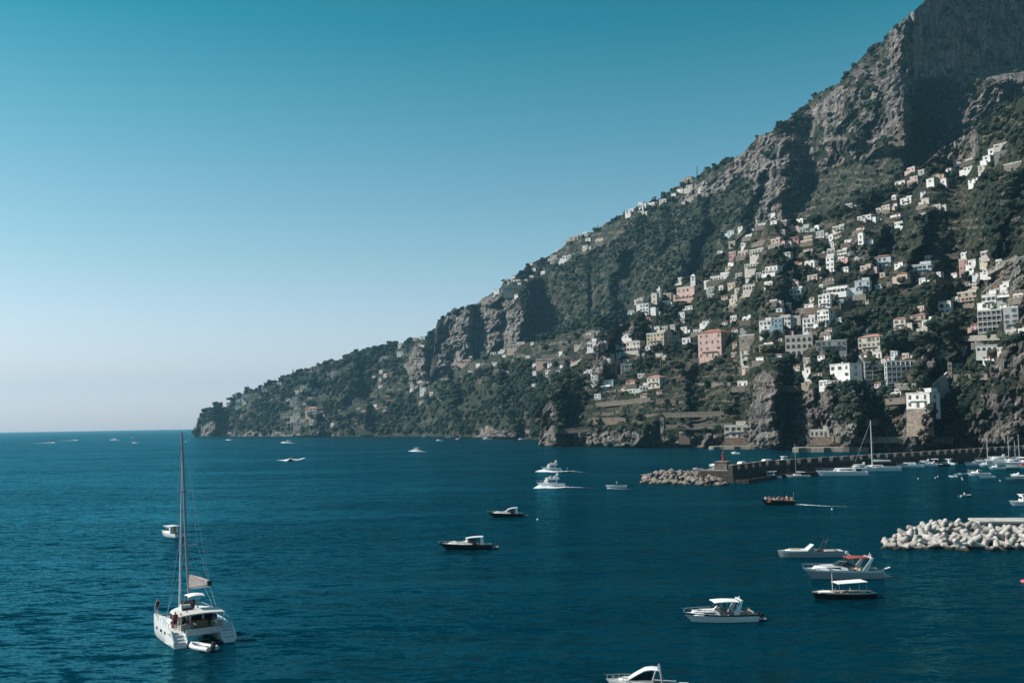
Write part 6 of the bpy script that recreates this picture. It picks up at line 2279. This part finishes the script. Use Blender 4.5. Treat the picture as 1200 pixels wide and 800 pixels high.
small_boat(1142, 552.5, 5.5, -80, 'open', 'grey rowing boat moored behind the moored speedboat', name='rowing_boat', cat='rowing boat', hullm=GREYH)
small_boat(1117, 558.5, 3.2, -60, 'open', 'leftmost tiny white dinghy of the moored row', name='rowing_boat', cat='rowing boat')
small_boat(1123, 556.5, 3.0, -80, 'open', 'tiny white dinghy second in the moored row', name='rowing_boat', cat='rowing boat')
small_boat(1128, 555.5, 3.4, -80, 'open', 'tiny white dinghy third in the moored row', name='rowing_boat', cat='rowing boat')
small_boat(1193, 558, 5, -60, 'cuddy', 'white boat with a blue shadowed side near the right edge', name='motorboat')
small_boat(1189, 562, 6, -70, 'open', 'green dinghy low in the water near the right edge', name='rowing_boat', cat='rowing boat', hullm=surf('green_hull', (.10, .16, .15), .4))
small_boat(1186, 549.5, 5, -80, 'open', 'green hulled boat beneath the marina yachts', name='rowing_boat', cat='rowing boat', hullm=surf('deep_green_hull', (.02, .10, .07), .4))
small_boat(1132, 581.5, 3.6, 80, 'open', 'lone white dinghy in the open harbour water', name='rowing_boat', cat='rowing boat')
q, _ = place(1132, 581.5)
person(q + Vector((-.4, .0, .35)), -1.2, 'sit', 'white', 'black', 'person sitting in the lone white dinghy')
small_boat(1203, 592, 8.5, -90, 'house', 'white boat bow poking in at the right edge over the concrete blocks')

# coast and open sea, a few pixels each
for px, py, L, hd, sty, lb in (
        (60, 518.2, 9, 80, 'house', 'white motorboat racing right far out, first of two with long wakes'),
        (85, 515.6, 9, 80, 'house', 'white motorboat far out at the head of the second long wake'),
        (135, 515.0, 12, -70, 'house', 'white boat far out left of the catamaran mast, single with a wake'),
        (156, 513.0, 12, -80, 'house', 'upper of two white boats far out left of the mast'),
        (158, 518.0, 9, -20, 'house', 'lower of two white boats far out left of the mast'),
        (219, 518.0, 8, -80, 'cuddy', 'white speck of a boat touching the right of the mast top'),
        (237, 511.8, 16, 80, 'cuddy', 'white boat under the headland tip'),
        (244, 511.6, 14, 80, 'cuddy', 'second white boat close under the headland tip'),
        (271, 515.0, 9, 70, 'cuddy', 'small white boat with spray off the headland'),
        (313, 510.4, 24, 80, 'house', 'white yacht anchored close to the headland rocks'),
        (338, 518.4, 11, -85, 'house', 'white motorboat between the headland and the jet of spray'),
        (341, 539.4, 8, 180, 'cuddy', 'dark centred speedboat coming head on between two wings of spray'),
        (366, 510.5, 18, 80, 'cuddy', 'white boat at the foot of the headland cluster'),
        (428, 510.8, 14, 80, 'cuddy', 'white boat close to shore right of the headland cluster'),
        (488, 528.2, 9, -70, 'house', 'dark and white motorboat with a wake off the far wood'),
        (500, 511.8, 14, 80, 'house', 'white boat under the far wood shore'),
        (515, 516.5, 10, -80, 'cuddy', 'low white boat off the far wood'),
        (528, 513.0, 12, 80, 'house', 'white boat near shore, left of three by the spur'),
        (536, 515.8, 10, -80, 'house', 'dark hulled boat near shore by the spur'),
        (544, 512.6, 15, 80, 'house', 'white yacht near shore, middle of three by the spur'),
        (558, 513.2, 10, 80, 'cuddy', 'white boat near shore, right of three by the spur'),
        (571, 514.6, 13, -80, 'cuddy', 'white boat near the boathouse rocks of the spur'),
        (592, 513.4, 12, 80, 'house', 'white boat close in under the middle spur'),
        (603, 513.8, 11, 80, 'cuddy', 'white boat right beside the close in one under the spur'),
        (611, 515.0, 9, -80, 'cuddy', 'last white boat before the sunlit rock pillar'),
        (839, 546.5, 7, -60, 'cuddy', 'small white boat left of the red harbour light'),
        (862, 531.5, 6, -60, 'cuddy', 'small white boat beyond the mole near the boathouse')):
    small_boat(px, py, L, hd, sty, lb, hullm=NAVY if 'dark hulled' in lb else WHITE)
sailboat(458, 511.0, 18, 26, 80, 'white sailing boat with a thin mast under the dark headland shore')
sailboat(318, 510.6, 16, 22, 80, 'white sailing boat anchored off the headland cluster')


# --- wakes -----------------------------------------------------------------------------
def foam_mat():
    m, nt, b = new_mat('sea_foam')
    v = geo_pos(nt)
    n = tex_noise(nt, v, 1.3, 5, 0.75)
    at = nt.nodes.new('ShaderNodeAttribute')
    at.attribute_name = 'dens'
    b.inputs['Base Color'].default_value = (.72, .76, .78, 1)
    b.inputs['Roughness'].default_value = .8
    e = math_n(nt, 'ADD', n, math_n(nt, 'SUBTRACT', at.outputs['Fac'], 0.62))
    nt.links.new(ramp(nt, e, 0.36, 0.60), b.inputs['Alpha'])
    return m


FOAM = foam_mat()


def wake(pts, w0, w1, label, lump=0.0, dens=(1.0, .35)):
    """a strip of broken foam on the water from the boat backwards; pts in pixels on the sea"""
    P = [place(x, y)[0] for x, y in pts]
    fine = []
    for i in range(len(P) - 1):
        for k in range(8):
            fine.append(P[i].lerp(P[i + 1], k / 8))
    fine.append(P[-1])
    n = len(fine)
    vs, dn, fs = [], [], []
    r = random.Random(int(pts[0][0] * 31 + pts[0][1]))
    for i, p in enumerate(fine):
        t_ = (fine[min(i + 1, n - 1)] - fine[max(i - 1, 0)]).normalized()
        nrm = Vector((-t_.y, t_.x, 0))
        u = i / (n - 1)
        w = (w0 + (w1 - w0) * u) * (0.8 + .4 * r.random())
        for q, k in enumerate((-1, -.5, 0, .5, 1)):
            h = 0.05 + lump * (1 - u) ** 2 * (1 - abs(k)) * (.6 + .8 * r.random())
            vs.append(p + nrm * (w * k / 2) + Vector((0, 0, h)))
            dn.append((dens[0] + (dens[1] - dens[0]) * u) * (1 - .55 * abs(k)))
        if i:
            o = (i - 1) * 5
            fs += [(o + q, o + q + 1, o + q + 6, o + q + 5) for q in range(4)]
    me = bpy.data.meshes.new('wake')
    me.from_pydata(vs, [], fs)
    a = me.attributes.new('dens', 'FLOAT', 'POINT')
    a.data.foreach_set('value', np.array(dn, np.float32))
    me.materials.append(FOAM)
    tag(link('wake_foam', me), label, None, None, 'stuff')


wake([(898, 590.5), (925, 590.3), (960, 592.5), (1004, 594)], 3.2, 2.4, 'thin white wake trailing right of the excursion boat', .2, (1.1, .5))
wake([(631, 571.5), (650, 572), (668, 571), (700, 572), (730, 572.5)], 6.5, 3, 'white wake of the nearer flybridge yacht', .9, (1.2, .2))
wake([(634, 552.5), (650, 553.2), (668, 552), (690, 554), (715, 556)], 6.5, 3, 'white wake of the farther flybridge yacht', .9, (1.2, .2))
wake([(637, 551), (622, 551), (605, 553.5), (570, 556)], 3, 2, 'faint old wake left of the flybridge yachts', .1, (.5, .3))
wake([(712, 572.2), (730, 573), (745, 573)], 1.6, 1.2, 'short wake of the low open boat', .1, (.9, .5))
wake([(64, 518.6), (48, 519), (34, 518.6)], 9, 5, 'long white wake of the first far racing boat', 1.2, (1.2, .6))
wake([(90, 515.8), (78, 516.4), (66, 517.2)], 9, 6, 'long white wake of the second far racing boat', 1.2, (1.2, .6))
wake([(130, 515.2), (145, 516)], 9, 5, 'short wake of the far boat left of the mast', .8, (1.1, .5))
wake([(156, 518.6), (166, 519.4)], 7, 3, 'short wake of the lower of two far boats', .8, (1.1, .4))
wake([(332, 518.6), (347, 519.2)], 8, 5, 'white wake of the motorboat off the headland', 1.0, (1.2, .6))
wake([(340, 540), (331, 539.5), (325, 538.8)], 5, 2.5, 'left wing of spray of the head on speedboat', 1.3, (1.2, .7))
wake([(342, 540), (350, 538.6), (357, 536.2)], 5, 3.5, 'right wing of spray of the head on speedboat', 1.3, (1.2, .7))
wake([(482, 528.6), (496, 529.2), (510, 530.2)], 6, 3, 'wake of the dark and white motorboat off the wood', .8, (1.1, .3))
wake([(266, 515.4), (276, 515.6)], 8, 4, 'spray of the small boat off the headland', 1.0, (1.0, .5))
wake([(833, 549), (845, 547)], 2.5, 2, 'splash of foam left of the harbour light', .5, (1.0, .6))

# mooring buoys and the ring at the right edge
BUOY = surf('white_buoy', (.7, .7, .68), .5)
for k, (px, py) in enumerate(((271, 660) if False else (1076, 561), (1096, 560), (1099, 558.5), (1116, 559), (1128, 562), (1172, 563.5), (630, 609), (975, 597), (1127, 560), (665, 549), (832, 549))):
    q, D = place(px, py)
    b = thing('mooring_buoy', 'small round white mooring buoy floating alone on the water', 'buoy', q, 0, 'white mooring buoys')
    MB().lathe([(.02, -.2), (.2, -.05), (.24, .1), (.18, .26), (.05, .33), (.04, .45), (.02, .47)], n=10).build('float', BUOY, b, smooth=50)
q, D = place(1204, 682)
b = thing('ring_buoy', 'red and pink inflatable swim ring afloat at the right edge', 'swim ring', q, 0)
mb = MB()
ring = [(.62 * math.cos(a), .62 * math.sin(a), .12) for a in np.linspace(0, 2 * math.pi, 20)]
mb.tube(ring, .2, 8)
o = mb.build('ring', surf('pink_red_vinyl', (.6, .12, .14), .4), b, smooth=60)
MB().box((0, 0, .16), (.7, .35, .12)).build('pillow', CANV, b)
# ------------------------------------------------------------------ mole, light, boulders, concrete blocks
MOLEST = stone('mole_masonry', (0.115, 0.10, 0.088), 1.1)
PALEST = stone('pale_concrete', (0.34, 0.32, 0.295), 0.5)
HEADST = stone('mole_head_stone', (0.22, 0.19, 0.16), 0.9)


def mole():
    top = 6.2
    pxs = [858, 900, 950, 1000, 1050, 1100, 1150, 1200, 1260, 1330]
    fr = []
    for px in pxs:
        tp = 540 - (px - 860) * (22.5 / 340)
        D = (CAMZ - (top if px > 880 else 7.0)) * F / (tp - float(hor(px)))
        x, y, e = dirs(px, tp)
        fr.append(Vector((float(x * D), float(y * D), 0)))
    root = thing('harbour_mole', 'long dark stone harbour mole with pale notches along its parapet', 'mole', fr[0])
    loc = [p - fr[0] for p in fr]
    mb, pv = MB(), MB()
    nrm = []
    for i in range(len(loc)):
        t_ = (loc[min(i + 1, len(loc) - 1)] - loc[max(i - 1, 0)]).normalized()
        nrm.append(Vector((-t_.y, t_.x, 0)))

    def ring(i, a, b, z0, z1, bat=0.0):
        p, n_ = loc[i], nrm[i]
        u, w = p + n_ * (a - bat), p + n_ * a
        v = p + n_ * b
        return [(u.x, u.y, z0), (w.x, w.y, z1), (v.x, v.y, z1), (v.x, v.y, z0)]
    mb.loft([ring(i, 0, 12, -4, 4.1, 0.9) for i in range(len(loc))], close=True)
    mb.build('wall', MOLEST, root)
    pv.loft([ring(i, 1.6, 12, 4.103, 4.25) for i in range(len(loc))], close=True)
    pv.build('roadway', PALEST, root)
    # parapet: long pieces of wall between notches with pale sloping sills
    total = 0
    seg = []
    for i in range(len(loc) - 1):
        d = (loc[i + 1] - loc[i]).length
        k = max(1, int(d / 6.4))
        for j in range(k):
            seg.append((loc[i].lerp(loc[i + 1], j / k), loc[i].lerp(loc[i + 1], (j + 1) / k)))
    for a, b in seg:
        t_ = (b - a)
        ln = t_.length
        t_.normalize()
        n_ = Vector((-t_.y, t_.x, 0))
        ang = math.atan2(t_.y, t_.x)
        c = a + t_ * (ln * .34) + n_ * .8
        MB().box((c.x, c.y, 4.103), (ln * .64, 1.55, 1.9), rz=ang).build('parapet', MOLEST, root)
        c2 = a + t_ * (ln * .34) + n_ * .8
        MB().box((c2.x, c2.y, 6.006), (ln * .66, 1.75, .16), rz=ang).build('coping', PALEST, root)
        s0, s1 = a + t_ * (ln * .665), a + t_ * (ln * .995)
        u0, u1 = s0 + n_ * -.02, s1 + n_ * -.02
        v0, v1 = s0 + n_ * 1.5, s1 + n_ * 1.5
        MB().add([(u0.x, u0.y, 4.11), (u1.x, u1.y, 4.11), (u1.x, u1.y, 4.75), (u0.x, u0.y, 4.75), (v0.x, v0.y, 4.11), (v1.x, v1.y, 4.11), (v1.x, v1.y, 5.85), (v0.x, v0.y, 5.85)],
                 [(0, 1, 2, 3), (3, 2, 6, 7), (7, 6, 5, 4), (0, 3, 7, 4), (1, 5, 6, 2), (0, 4, 5, 1)]).build('embrasure', PALEST, root)
    # quay at the foot
    q = MB()
    q.loft([ring(i, -5.5, -.95, -3, 1.2) for i in range(0, 4)], close=True)
    q.build('quay', MOLEST, root)
    # head of the mole with the light
    P, D = sea(849, 564.5)
    h = thing('stone_block', 'square stone block ending the mole, lit on its left face', 'stone block', P + Vector((0, 2, 0)), R(-28))
    MB().box((0, 0, -3), (4.6, 5.6, 9.9), taper=.95).build('block', HEADST, h)
    MB().box((0, 0, 6.903), (4.7, 5.7, .3)).build('coping', PALEST, h)
    lt = thing('harbour_light', 'small red harbour light tower on the mole head', 'light tower', h.location + Vector((.3, 0, 7.2)), 0)
    lt.scale = (.68, .68, .78)
    MB().lathe([(1.0, 0), (1.0, .3), (.62, .5), (.55, 2.6), (.9, 2.7), (.9, 2.9), (.5, 2.95)], n=16).build('tower', REDP, lt, smooth=30)
    MB().lathe([(.42, 2.95), (.42, 3.6)], n=12).build('lantern', GLASS, lt)
    MB().lathe([(.55, 3.6), (.5, 3.75), (.1, 4.1), (.05, 4.15)], n=12).build('roof', REDP, lt, smooth=30)
    MB().tube([(0, 0, 4.1), (0, 0, 6.0)], .07, 5).tube([(-.4, 0, 5.3), (.4, 0, 5.3)], .05, 4).build('finial', surf('pinkish_paint', (.5, .25, .24), .5), lt)
    # low rubble platform left of the head
    A, _ = sea(846, 559)
    B, _ = sea(792, 559)
    pl = thing('mole_platform', 'low flat stone platform running left from the mole head', 'platform', (A + B) / 2, math.atan2((A - B).y, (A - B).x))
    MB().box((0, 0, -2), ((A - B).length, 6, 4.0)).build('masonry', MOLEST, pl)
    MB().box((0, 0, 2.004), ((A - B).length, 6.2, .3)).build('deck', PALEST, pl)
    # things standing on the mole
    t = thing('motorboat', 'small white boat standing ashore on the low platform', 'boat ashore', (A + B) / 2 + Vector((-.5, 0, 2.75)), R(200))
    small_boat_parts(t, 4.6, 'cuddy')
    for f, lb, kind in ((0.10, 'white van parked on the mole nearest the harbour light', 'v'), (0.13, 'white car parked on the mole behind the first van', 'c'), (.215, 'white lorry-like van parked where the mole begins to bend', 'v'), (.29, 'white boat on a trailer-like cradle on the mole top', 'b')):
        i = f * (len(loc) - 1) * .62
        k = int(i)
        p = fr[k].lerp(fr[k + 1], i - k) + nrm[k] * 4.6 + Vector((0, 0, 4.255))
        ang = math.atan2((fr[k + 1] - fr[k]).y, (fr[k + 1] - fr[k]).x)
        if kind == 'b':
            t = thing('motorboat', lb, 'boat ashore', p + Vector((0, 0, .85)), ang + math.pi)
            small_boat_parts(t, 6.5, 'house')
            MB().box((0, 0, -.85), (3, 1.2, .5)).build('cradle', RAILM, t)
        else:
            car(p, ang + math.pi, lb, kind == 'v')


def car(P, rz, label, van=False):
    t = thing('parked_van' if van else 'parked_car', label, 'van' if van else 'car', P, rz)
    L, H = (5.2, 2.2) if van else (4.2, 1.45)
    prof = [(-L / 2, .3), (-L / 2, H * .9), (-L / 2 + .15, H), (L * .2, H), (L * .36, H * .62), (L / 2 - .05, H * .52), (L / 2, .3)] if van else \
        [(-L / 2, .3), (-L / 2, .8), (-L * .38, .92), (-L * .28, H), (L * .08, H), (L * .24, .95), (L / 2 - .1, .82), (L / 2, .3)]
    n = len(prof)
    MB().add([(x, -.85, z) for x, z in prof] + [(x, .85, z) for x, z in prof], [tuple(range(n)), tuple(reversed(range(n, 2 * n)))] + [(i, (i + 1) % n, n + (i + 1) % n, n + i) for i in range(n)]).build('body', WHITE, t)
    for s_ in (-1, 1):
        MB().box((L * .02 if not van else L * .22, s_ * .855, H * .66), (L * .36 if not van else L * .14, .03, H * .22)).build('window', GLASS, t)
        for x in (-L * .3, L * .3):
            mb = MB()
            ring = [(x + .32 * math.cos(a), .32 + .32 * math.sin(a)) for a in np.linspace(0, 2 * math.pi, 13)[:-1]]
            mb.add([(p[0], s_ * .78, p[1]) for p in ring] + [(p[0], s_ * .90, p[1]) for p in ring], [tuple(range(12)), tuple(reversed(range(12, 24)))] + [(i, (i + 1) % 12, 12 + (i + 1) % 12, 12 + i) for i in range(12)])
            mb.build('wheel', RUBB, t)
    MB().box((L * .30 if van else L * .17, 0, H * .62), (.06, 1.5, H * .26), ry=-.6).build('windscreen', GLASS, t)




mole()

# boulders at the tip of the mole
BOULD = stone('boulder_limestone', (0.33, 0.285, 0.25), 0.7, wet=True)
BM = []
for k in range(5):
    r = np.random.default_rng(300 + k)
    V, Fc = I1
    V = V * (1 + (r.random(len(V)) - .5) * .42)[:, None] * np.array([1.0, .75 + .3 * r.random(), .6 + .25 * r.random()])
    BM.append(MB().add(V, Fc).mesh('boulder', BOULD, fix=False))
r = random.Random(5)
for k in range(190):
    u = r.random()
    px = 752 + 98 * u
    yb = 566.5 + 3.0 * u
    far = r.random()
    P, D = sea(px, yb - far * 9)
    hmax = 2.6 * min(1, (px - 748) / 24)
    zz = -.2 + hmax * min(1, far * 1.6) * (.55 + .45 * r.random())
    o = link('boulder', BM[r.randrange(5)], None, (P.x, P.y, zz))
    s = .7 + .8 * r.random()
    o.scale = (s * 1.25, s, s)
    o.rotation_euler = (r.uniform(-.7, .7), r.uniform(-.7, .7), r.uniform(0, 6.28))
    tag(o, 'rough brown limestone boulder in the heap around the mole tip', 'boulder', 'boulders around the mole tip')

# tetrapods
TETM = stone('pale_block_concrete', (0.57, 0.53, 0.50), 0.8, wet=True)


def tetrapod():
    mb = MB()
    dirs_ = [Vector((0, 0, 1))] + [Vector((math.cos(a) * .943, math.sin(a) * .943, -.333)) for a in (0.3, 0.3 + 2.094, 0.3 + 4.189)]
    n = 12
    for d in dirs_:
        a = d.orthogonal().normalized()
        b = d.cross(a)
        prof = [(.44, -.05), (.42, .25), (.34, .75), (.29, 1.08), (.22, 1.2), (.08, 1.24)]
        vs, fs = [], []
        for (rr, z) in prof:
            for j in range(n):
                t_ = 2 * math.pi * j / n
                vs.append(d * z + (a * math.cos(t_) + b * math.sin(t_)) * rr)
        for i in range(len(prof) - 1):
            for j in range(n):
                fs.append((i * n + j, i * n + (j + 1) % n, (i + 1) * n + (j + 1) % n, (i + 1) * n + j))
        fs.append(tuple((len(prof) - 1) * n + j for j in range(n)))
        mb.add(vs, fs)
    V, Fc = I2
    mb.add(V * .48, Fc)
    return mb.mesh('tetrapod', TETM, smooth=60)


TET = tetrapod()
r = random.Random(21)
cnt = 0
for row, (yb, z0) in enumerate(((642.5, 0.0), (639.5, .35), (636, .75), (632.5, 1.05), (629, 1.3), (625.5, 1.4))):
    px = 1041 + (0, 3, 9, 20, 34, 52)[row]
    while px < 1262:
        P, D = sea(px, yb + r.uniform(-1.2, 1.2))
        u = (px - 1035) / 60
        z = min(z0, .0 + 1.6 * max(0, u)) + r.uniform(-.25, .3)
        if px > 1145 and row > 3:
            z = min(z, .8)
        o = link('tetrapod', TET, None, (P.x, P.y, z))
        s = 1.25 + .4 * r.random()
        o.scale = (s, s, s)
        o.rotation_euler = (r.uniform(-1.2, 1.2), r.uniform(-1.2, 1.2), r.uniform(0, 6.28))
        tag(o, 'pale concrete tetrapod tumbled among the others of the right hand breakwater', 'tetrapod', 'concrete tetrapods of the breakwater')
        cnt += 1
        px += r.uniform(12, 17) * (1 if row else 1.0)
print('tetrapods', cnt)
A, _ = sea(1143, 624)
B, _ = sea(1290, 624)
sb = thing('breakwater_slab', 'flat grey concrete walkway slab behind the tetrapods', 'slab', (A + B) / 2, math.atan2((B - A).y, (B - A).x))
MB().box((0, 0, -2), ((A - B).length, 6.5, 4.1)).build('base', PALEST, sb)
MB().box((0, 0, 2.103), ((A - B).length + .4, 6.9, .35)).build('deck', surf('slab_concrete', (.46, .44, .41), .9, var=.25, scale=.4), sb)
# ------------------------------------------------------------------ water, sky, sun, air
SUN_EL, SUN_AZ = R(40), R(5)            # sun: to the left and a little ahead of the camera
SD = Vector((-math.cos(SUN_EL) * math.cos(SUN_AZ), math.cos(SUN_EL) * math.sin(SUN_AZ), math.sin(SUN_EL)))
sl = bpy.data.lights.new('sun', 'SUN')
sl.energy = 5.0
sl.angle = R(0.53)
sl.color = (1.0, 0.93, 0.86)
so = bpy.data.objects.new('sun', sl)
COL.objects.link(so)
so.rotation_euler = SD.to_track_quat('Z', 'Y').to_euler()

W = bpy.data.worlds.new('World')
SC.world = W
W.use_nodes = True
wn = W.node_tree
wn.nodes.clear()
wo = wn.nodes.new('ShaderNodeOutputWorld')
bg = wn.nodes.new('ShaderNodeBackground')
bg.inputs[1].default_value = 0.089
sky = wn.nodes.new('ShaderNodeTexSky')
sky.sky_type = 'NISHITA'
sky.sun_disc = False
sky.sun_elevation = SUN_EL
sky.sun_rotation = -(math.pi / 2 - SUN_AZ)
sky.altitude = 20
sky.air_density = 1.0
sky.dust_density = 1.2
sky.ozone_density = 1.0
tc = wn.nodes.new('ShaderNodeTexCoord')
sx = wn.nodes.new('ShaderNodeSeparateXYZ')
wn.links.new(tc.outputs['Generated'], sx.inputs[0])
cr = wn.nodes.new('ShaderNodeValToRGB')
wn.links.new(sx.outputs['Z'], cr.inputs[0])
SKYR = [(0.0, (2.45, 2.02, 2.45)), (0.05, (1.68, 1.38, 1.52)), (0.163, (0.98, 1.19, 1.12)), (0.28, (0.46, 1.0, 0.93)), (0.38, (0.07, 0.8, 0.73)), (0.6, (0.10, 0.44, 0.48)), (1.0, (0.10, 0.36, 0.42))]
cr.color_ramp.elements[0].position = 0
cr.color_ramp.elements[0].color = (*SKYR[0][1], 1)
cr.color_ramp.elements[1].position = 1
cr.color_ramp.elements[1].color = (*SKYR[-1][1], 1)
for p, c in SKYR[1:-1]:
    e = cr.color_ramp.elements.new(p)
    e.color = (*c, 1)
wn.links.new(mix_rgb(wn, 1.0, sky.outputs[0], cr.outputs[0], 'MULTIPLY'), bg.inputs[0])
wn.links.new(bg.outputs[0], wo.inputs[0])


def water_mat():
    m, nt, b = new_mat('sea_water')
    v = geo_pos(nt)
    # wind patches: rougher and smoother water in long streaks
    pat = tex_noise(nt, mapping(nt, v, (0.0045, 0.017, 1), (0, 0, R(-9))), 1.0, 5, 0.6, 1.2)
    pat2 = tex_noise(nt, mapping(nt, v, (0.018, 0.07, 1), (0, 0, R(6))), 1.0, 4, 0.6)
    slick = ramp(nt, math_n(nt, 'ADD', math_n(nt, 'MULTIPLY', pat, 0.65), math_n(nt, 'MULTIPLY', pat2, 0.35)), 0.42, 0.64)

    def slopes(sc, rot, det):
        n = nt.nodes.new('ShaderNodeTexNoise')
        n.inputs['Scale'].default_value = 1.0
        n.inputs['Detail'].default_value = det
        n.inputs['Roughness'].default_value = 0.55
        nt.links.new(mapping(nt, v, sc, (0, 0, rot)), n.inputs['Vector'])
        s = nt.nodes.new('ShaderNodeVectorMath')
        s.operation = 'SUBTRACT'
        nt.links.new(n.outputs[1], s.inputs[0])
        s.inputs[1].default_value = (0.5, 0.5, 0.5)
        return s.outputs[0]

    def vmath(op, a, b):
        n = nt.nodes.new('ShaderNodeVectorMath')
        n.operation = op
        nt.links.new(a, n.inputs[0])
        if isinstance(b, tuple):
            n.inputs[1].default_value = b
        else:
            nt.links.new(b, n.inputs[1])
        return n.outputs[0]

    # wavelets as slopes: swell, chop and ripples
    sl_ = vmath('ADD', vmath('MULTIPLY', slopes((0.035, 0.12, 1), R(8), 2), (0.25, 0.5, 0)),
                vmath('ADD', vmath('ADD', vmath('MULTIPLY', slopes((0.11, 0.30, 1), R(12), 2), (0.5, 0.75, 0)), vmath('MULTIPLY', slopes((0.25, 0.62, 1), R(-14), 2), (0.5, 0.85, 0))), vmath('ADD', vmath('MULTIPLY', slopes((0.42, 1.15, 1), R(16), 3), (0.9, 1.4, 0)),
                      vmath('MULTIPLY', slopes((1.8, 4.4, 1), R(-8), 2), (0.7, 1.0, 0)))))
    sc_ = nt.nodes.new('ShaderNodeVectorMath')
    sc_.operation = 'SCALE'
    nt.links.new(sl_, sc_.inputs[0])
    nt.links.new(math_n(nt, 'ADD', math_n(nt, 'MULTIPLY', slick, -0.9), 1.45), sc_.inputs['Scale'])
    nn = nt.nodes.new('ShaderNodeVectorMath')
    nn.operation = 'NORMALIZE'
    nt.links.new(vmath('ADD', sc_.outputs[0], (0, 0, 1)), nn.inputs[0])
    pat3 = mix_rgb(nt, pat2, (0.0, 0.018, 0.032), (0.0, 0.030, 0.048))
    df = nt.nodes.new('ShaderNodeBsdfDiffuse')
    nt.links.new(pat3, df.inputs['Color'])
    gl = nt.nodes.new('ShaderNodeBsdfGlossy')
    gl.inputs['Color'].default_value = (0.085, 0.43, 0.54, 1)
    nt.links.new(math_n(nt, 'ADD', math_n(nt, 'MULTIPLY', slick, 0.06), 0.14), gl.inputs['Roughness'])
    fr = nt.nodes.new('ShaderNodeFresnel')
    fr.inputs['IOR'].default_value = 1.33
    for q in (gl, fr):
        nt.links.new(nn.outputs[0], q.inputs['Normal'])
    mx = nt.nodes.new('ShaderNodeMixShader')
    nt.links.new(fr.outputs[0], mx.inputs[0])
    nt.links.new(df.outputs[0], mx.inputs[1])
    nt.links.new(gl.outputs[0], mx.inputs[2])
    nt.nodes.remove(b)
    nt.links.new(mx.outputs[0], [n for n in nt.nodes if n.type == 'OUTPUT_MATERIAL'][0].inputs[0])
    return m


def make_sea():
    rad = [0.0] + list(np.geomspace(8, 17000, 90))
    nseg = 180
    vs = [(0, 0, 0)]
    for r in rad[1:]:
        for k in range(nseg):
            a = 2 * math.pi * k / nseg
            vs.append((r * math.cos(a), r * math.sin(a), 0))
    fs = [(0, 1 + k, 1 + (k + 1) % nseg) for k in range(nseg)]
    for i in range(len(rad) - 2):
        o = 1 + i * nseg
        for k in range(nseg):
            fs.append((o + k, o + nseg + k, o + nseg + (k + 1) % nseg, o + (k + 1) % nseg))
    me = bpy.data.meshes.new('water')
    me.from_pydata(vs, [], fs)
    me.materials.append(water_mat())
    tag(link('water', me), kind='structure')


make_sea()


def make_haze():
    top = 5 + max(max(v.co.z for v in L.obj.data.vertices) for L in LAYERS)
    m = bpy.data.materials.new('thin_sea_air')
    m.use_nodes = True
    nt = m.node_tree
    nt.nodes.clear()
    out = nt.nodes.new('ShaderNodeOutputMaterial')
    pv = nt.nodes.new('ShaderNodeVolumePrincipled')
    pv.inputs['Color'].default_value = (0.32, 0.74, 1.0, 1)
    pv.inputs['Density'].default_value = HAZE
    pv.inputs['Anisotropy'].default_value = 0.2
    nt.links.new(pv.outputs[0], out.inputs['Volume'])
    mb = MB().box((0, 0, -6.5), (35000, 35000, top + 6.5))
    o = mb.build('haze', m)
    tag(o, kind='stuff', label='thin blue sea haze fading the far headland and mountain')


HAZE = 0.000058
make_haze()

SC.view_settings.view_transform = 'Standard'
SC.view_settings.look = 'None'
SC.view_settings.exposure = 0.38
SC.view_settings.gamma = 1.0
SC.view_settings.use_curve_mapping = False
SC.render.engine = 'CYCLES'
cy = SC.cycles
cy.max_bounces = 5
cy.diffuse_bounces = 2
cy.glossy_bounces = 3
cy.transmission_bounces = 2
cy.volume_bounces = 0
cy.transparent_max_bounces = 8
cy.caustics_reflective = False
cy.caustics_refractive = False
cy.use_adaptive_sampling = False
cy.use_denoising = True
cy.denoiser = 'OPENIMAGEDENOISE'
cy.sample_clamp_indirect = 4.0
cy.seed = 3
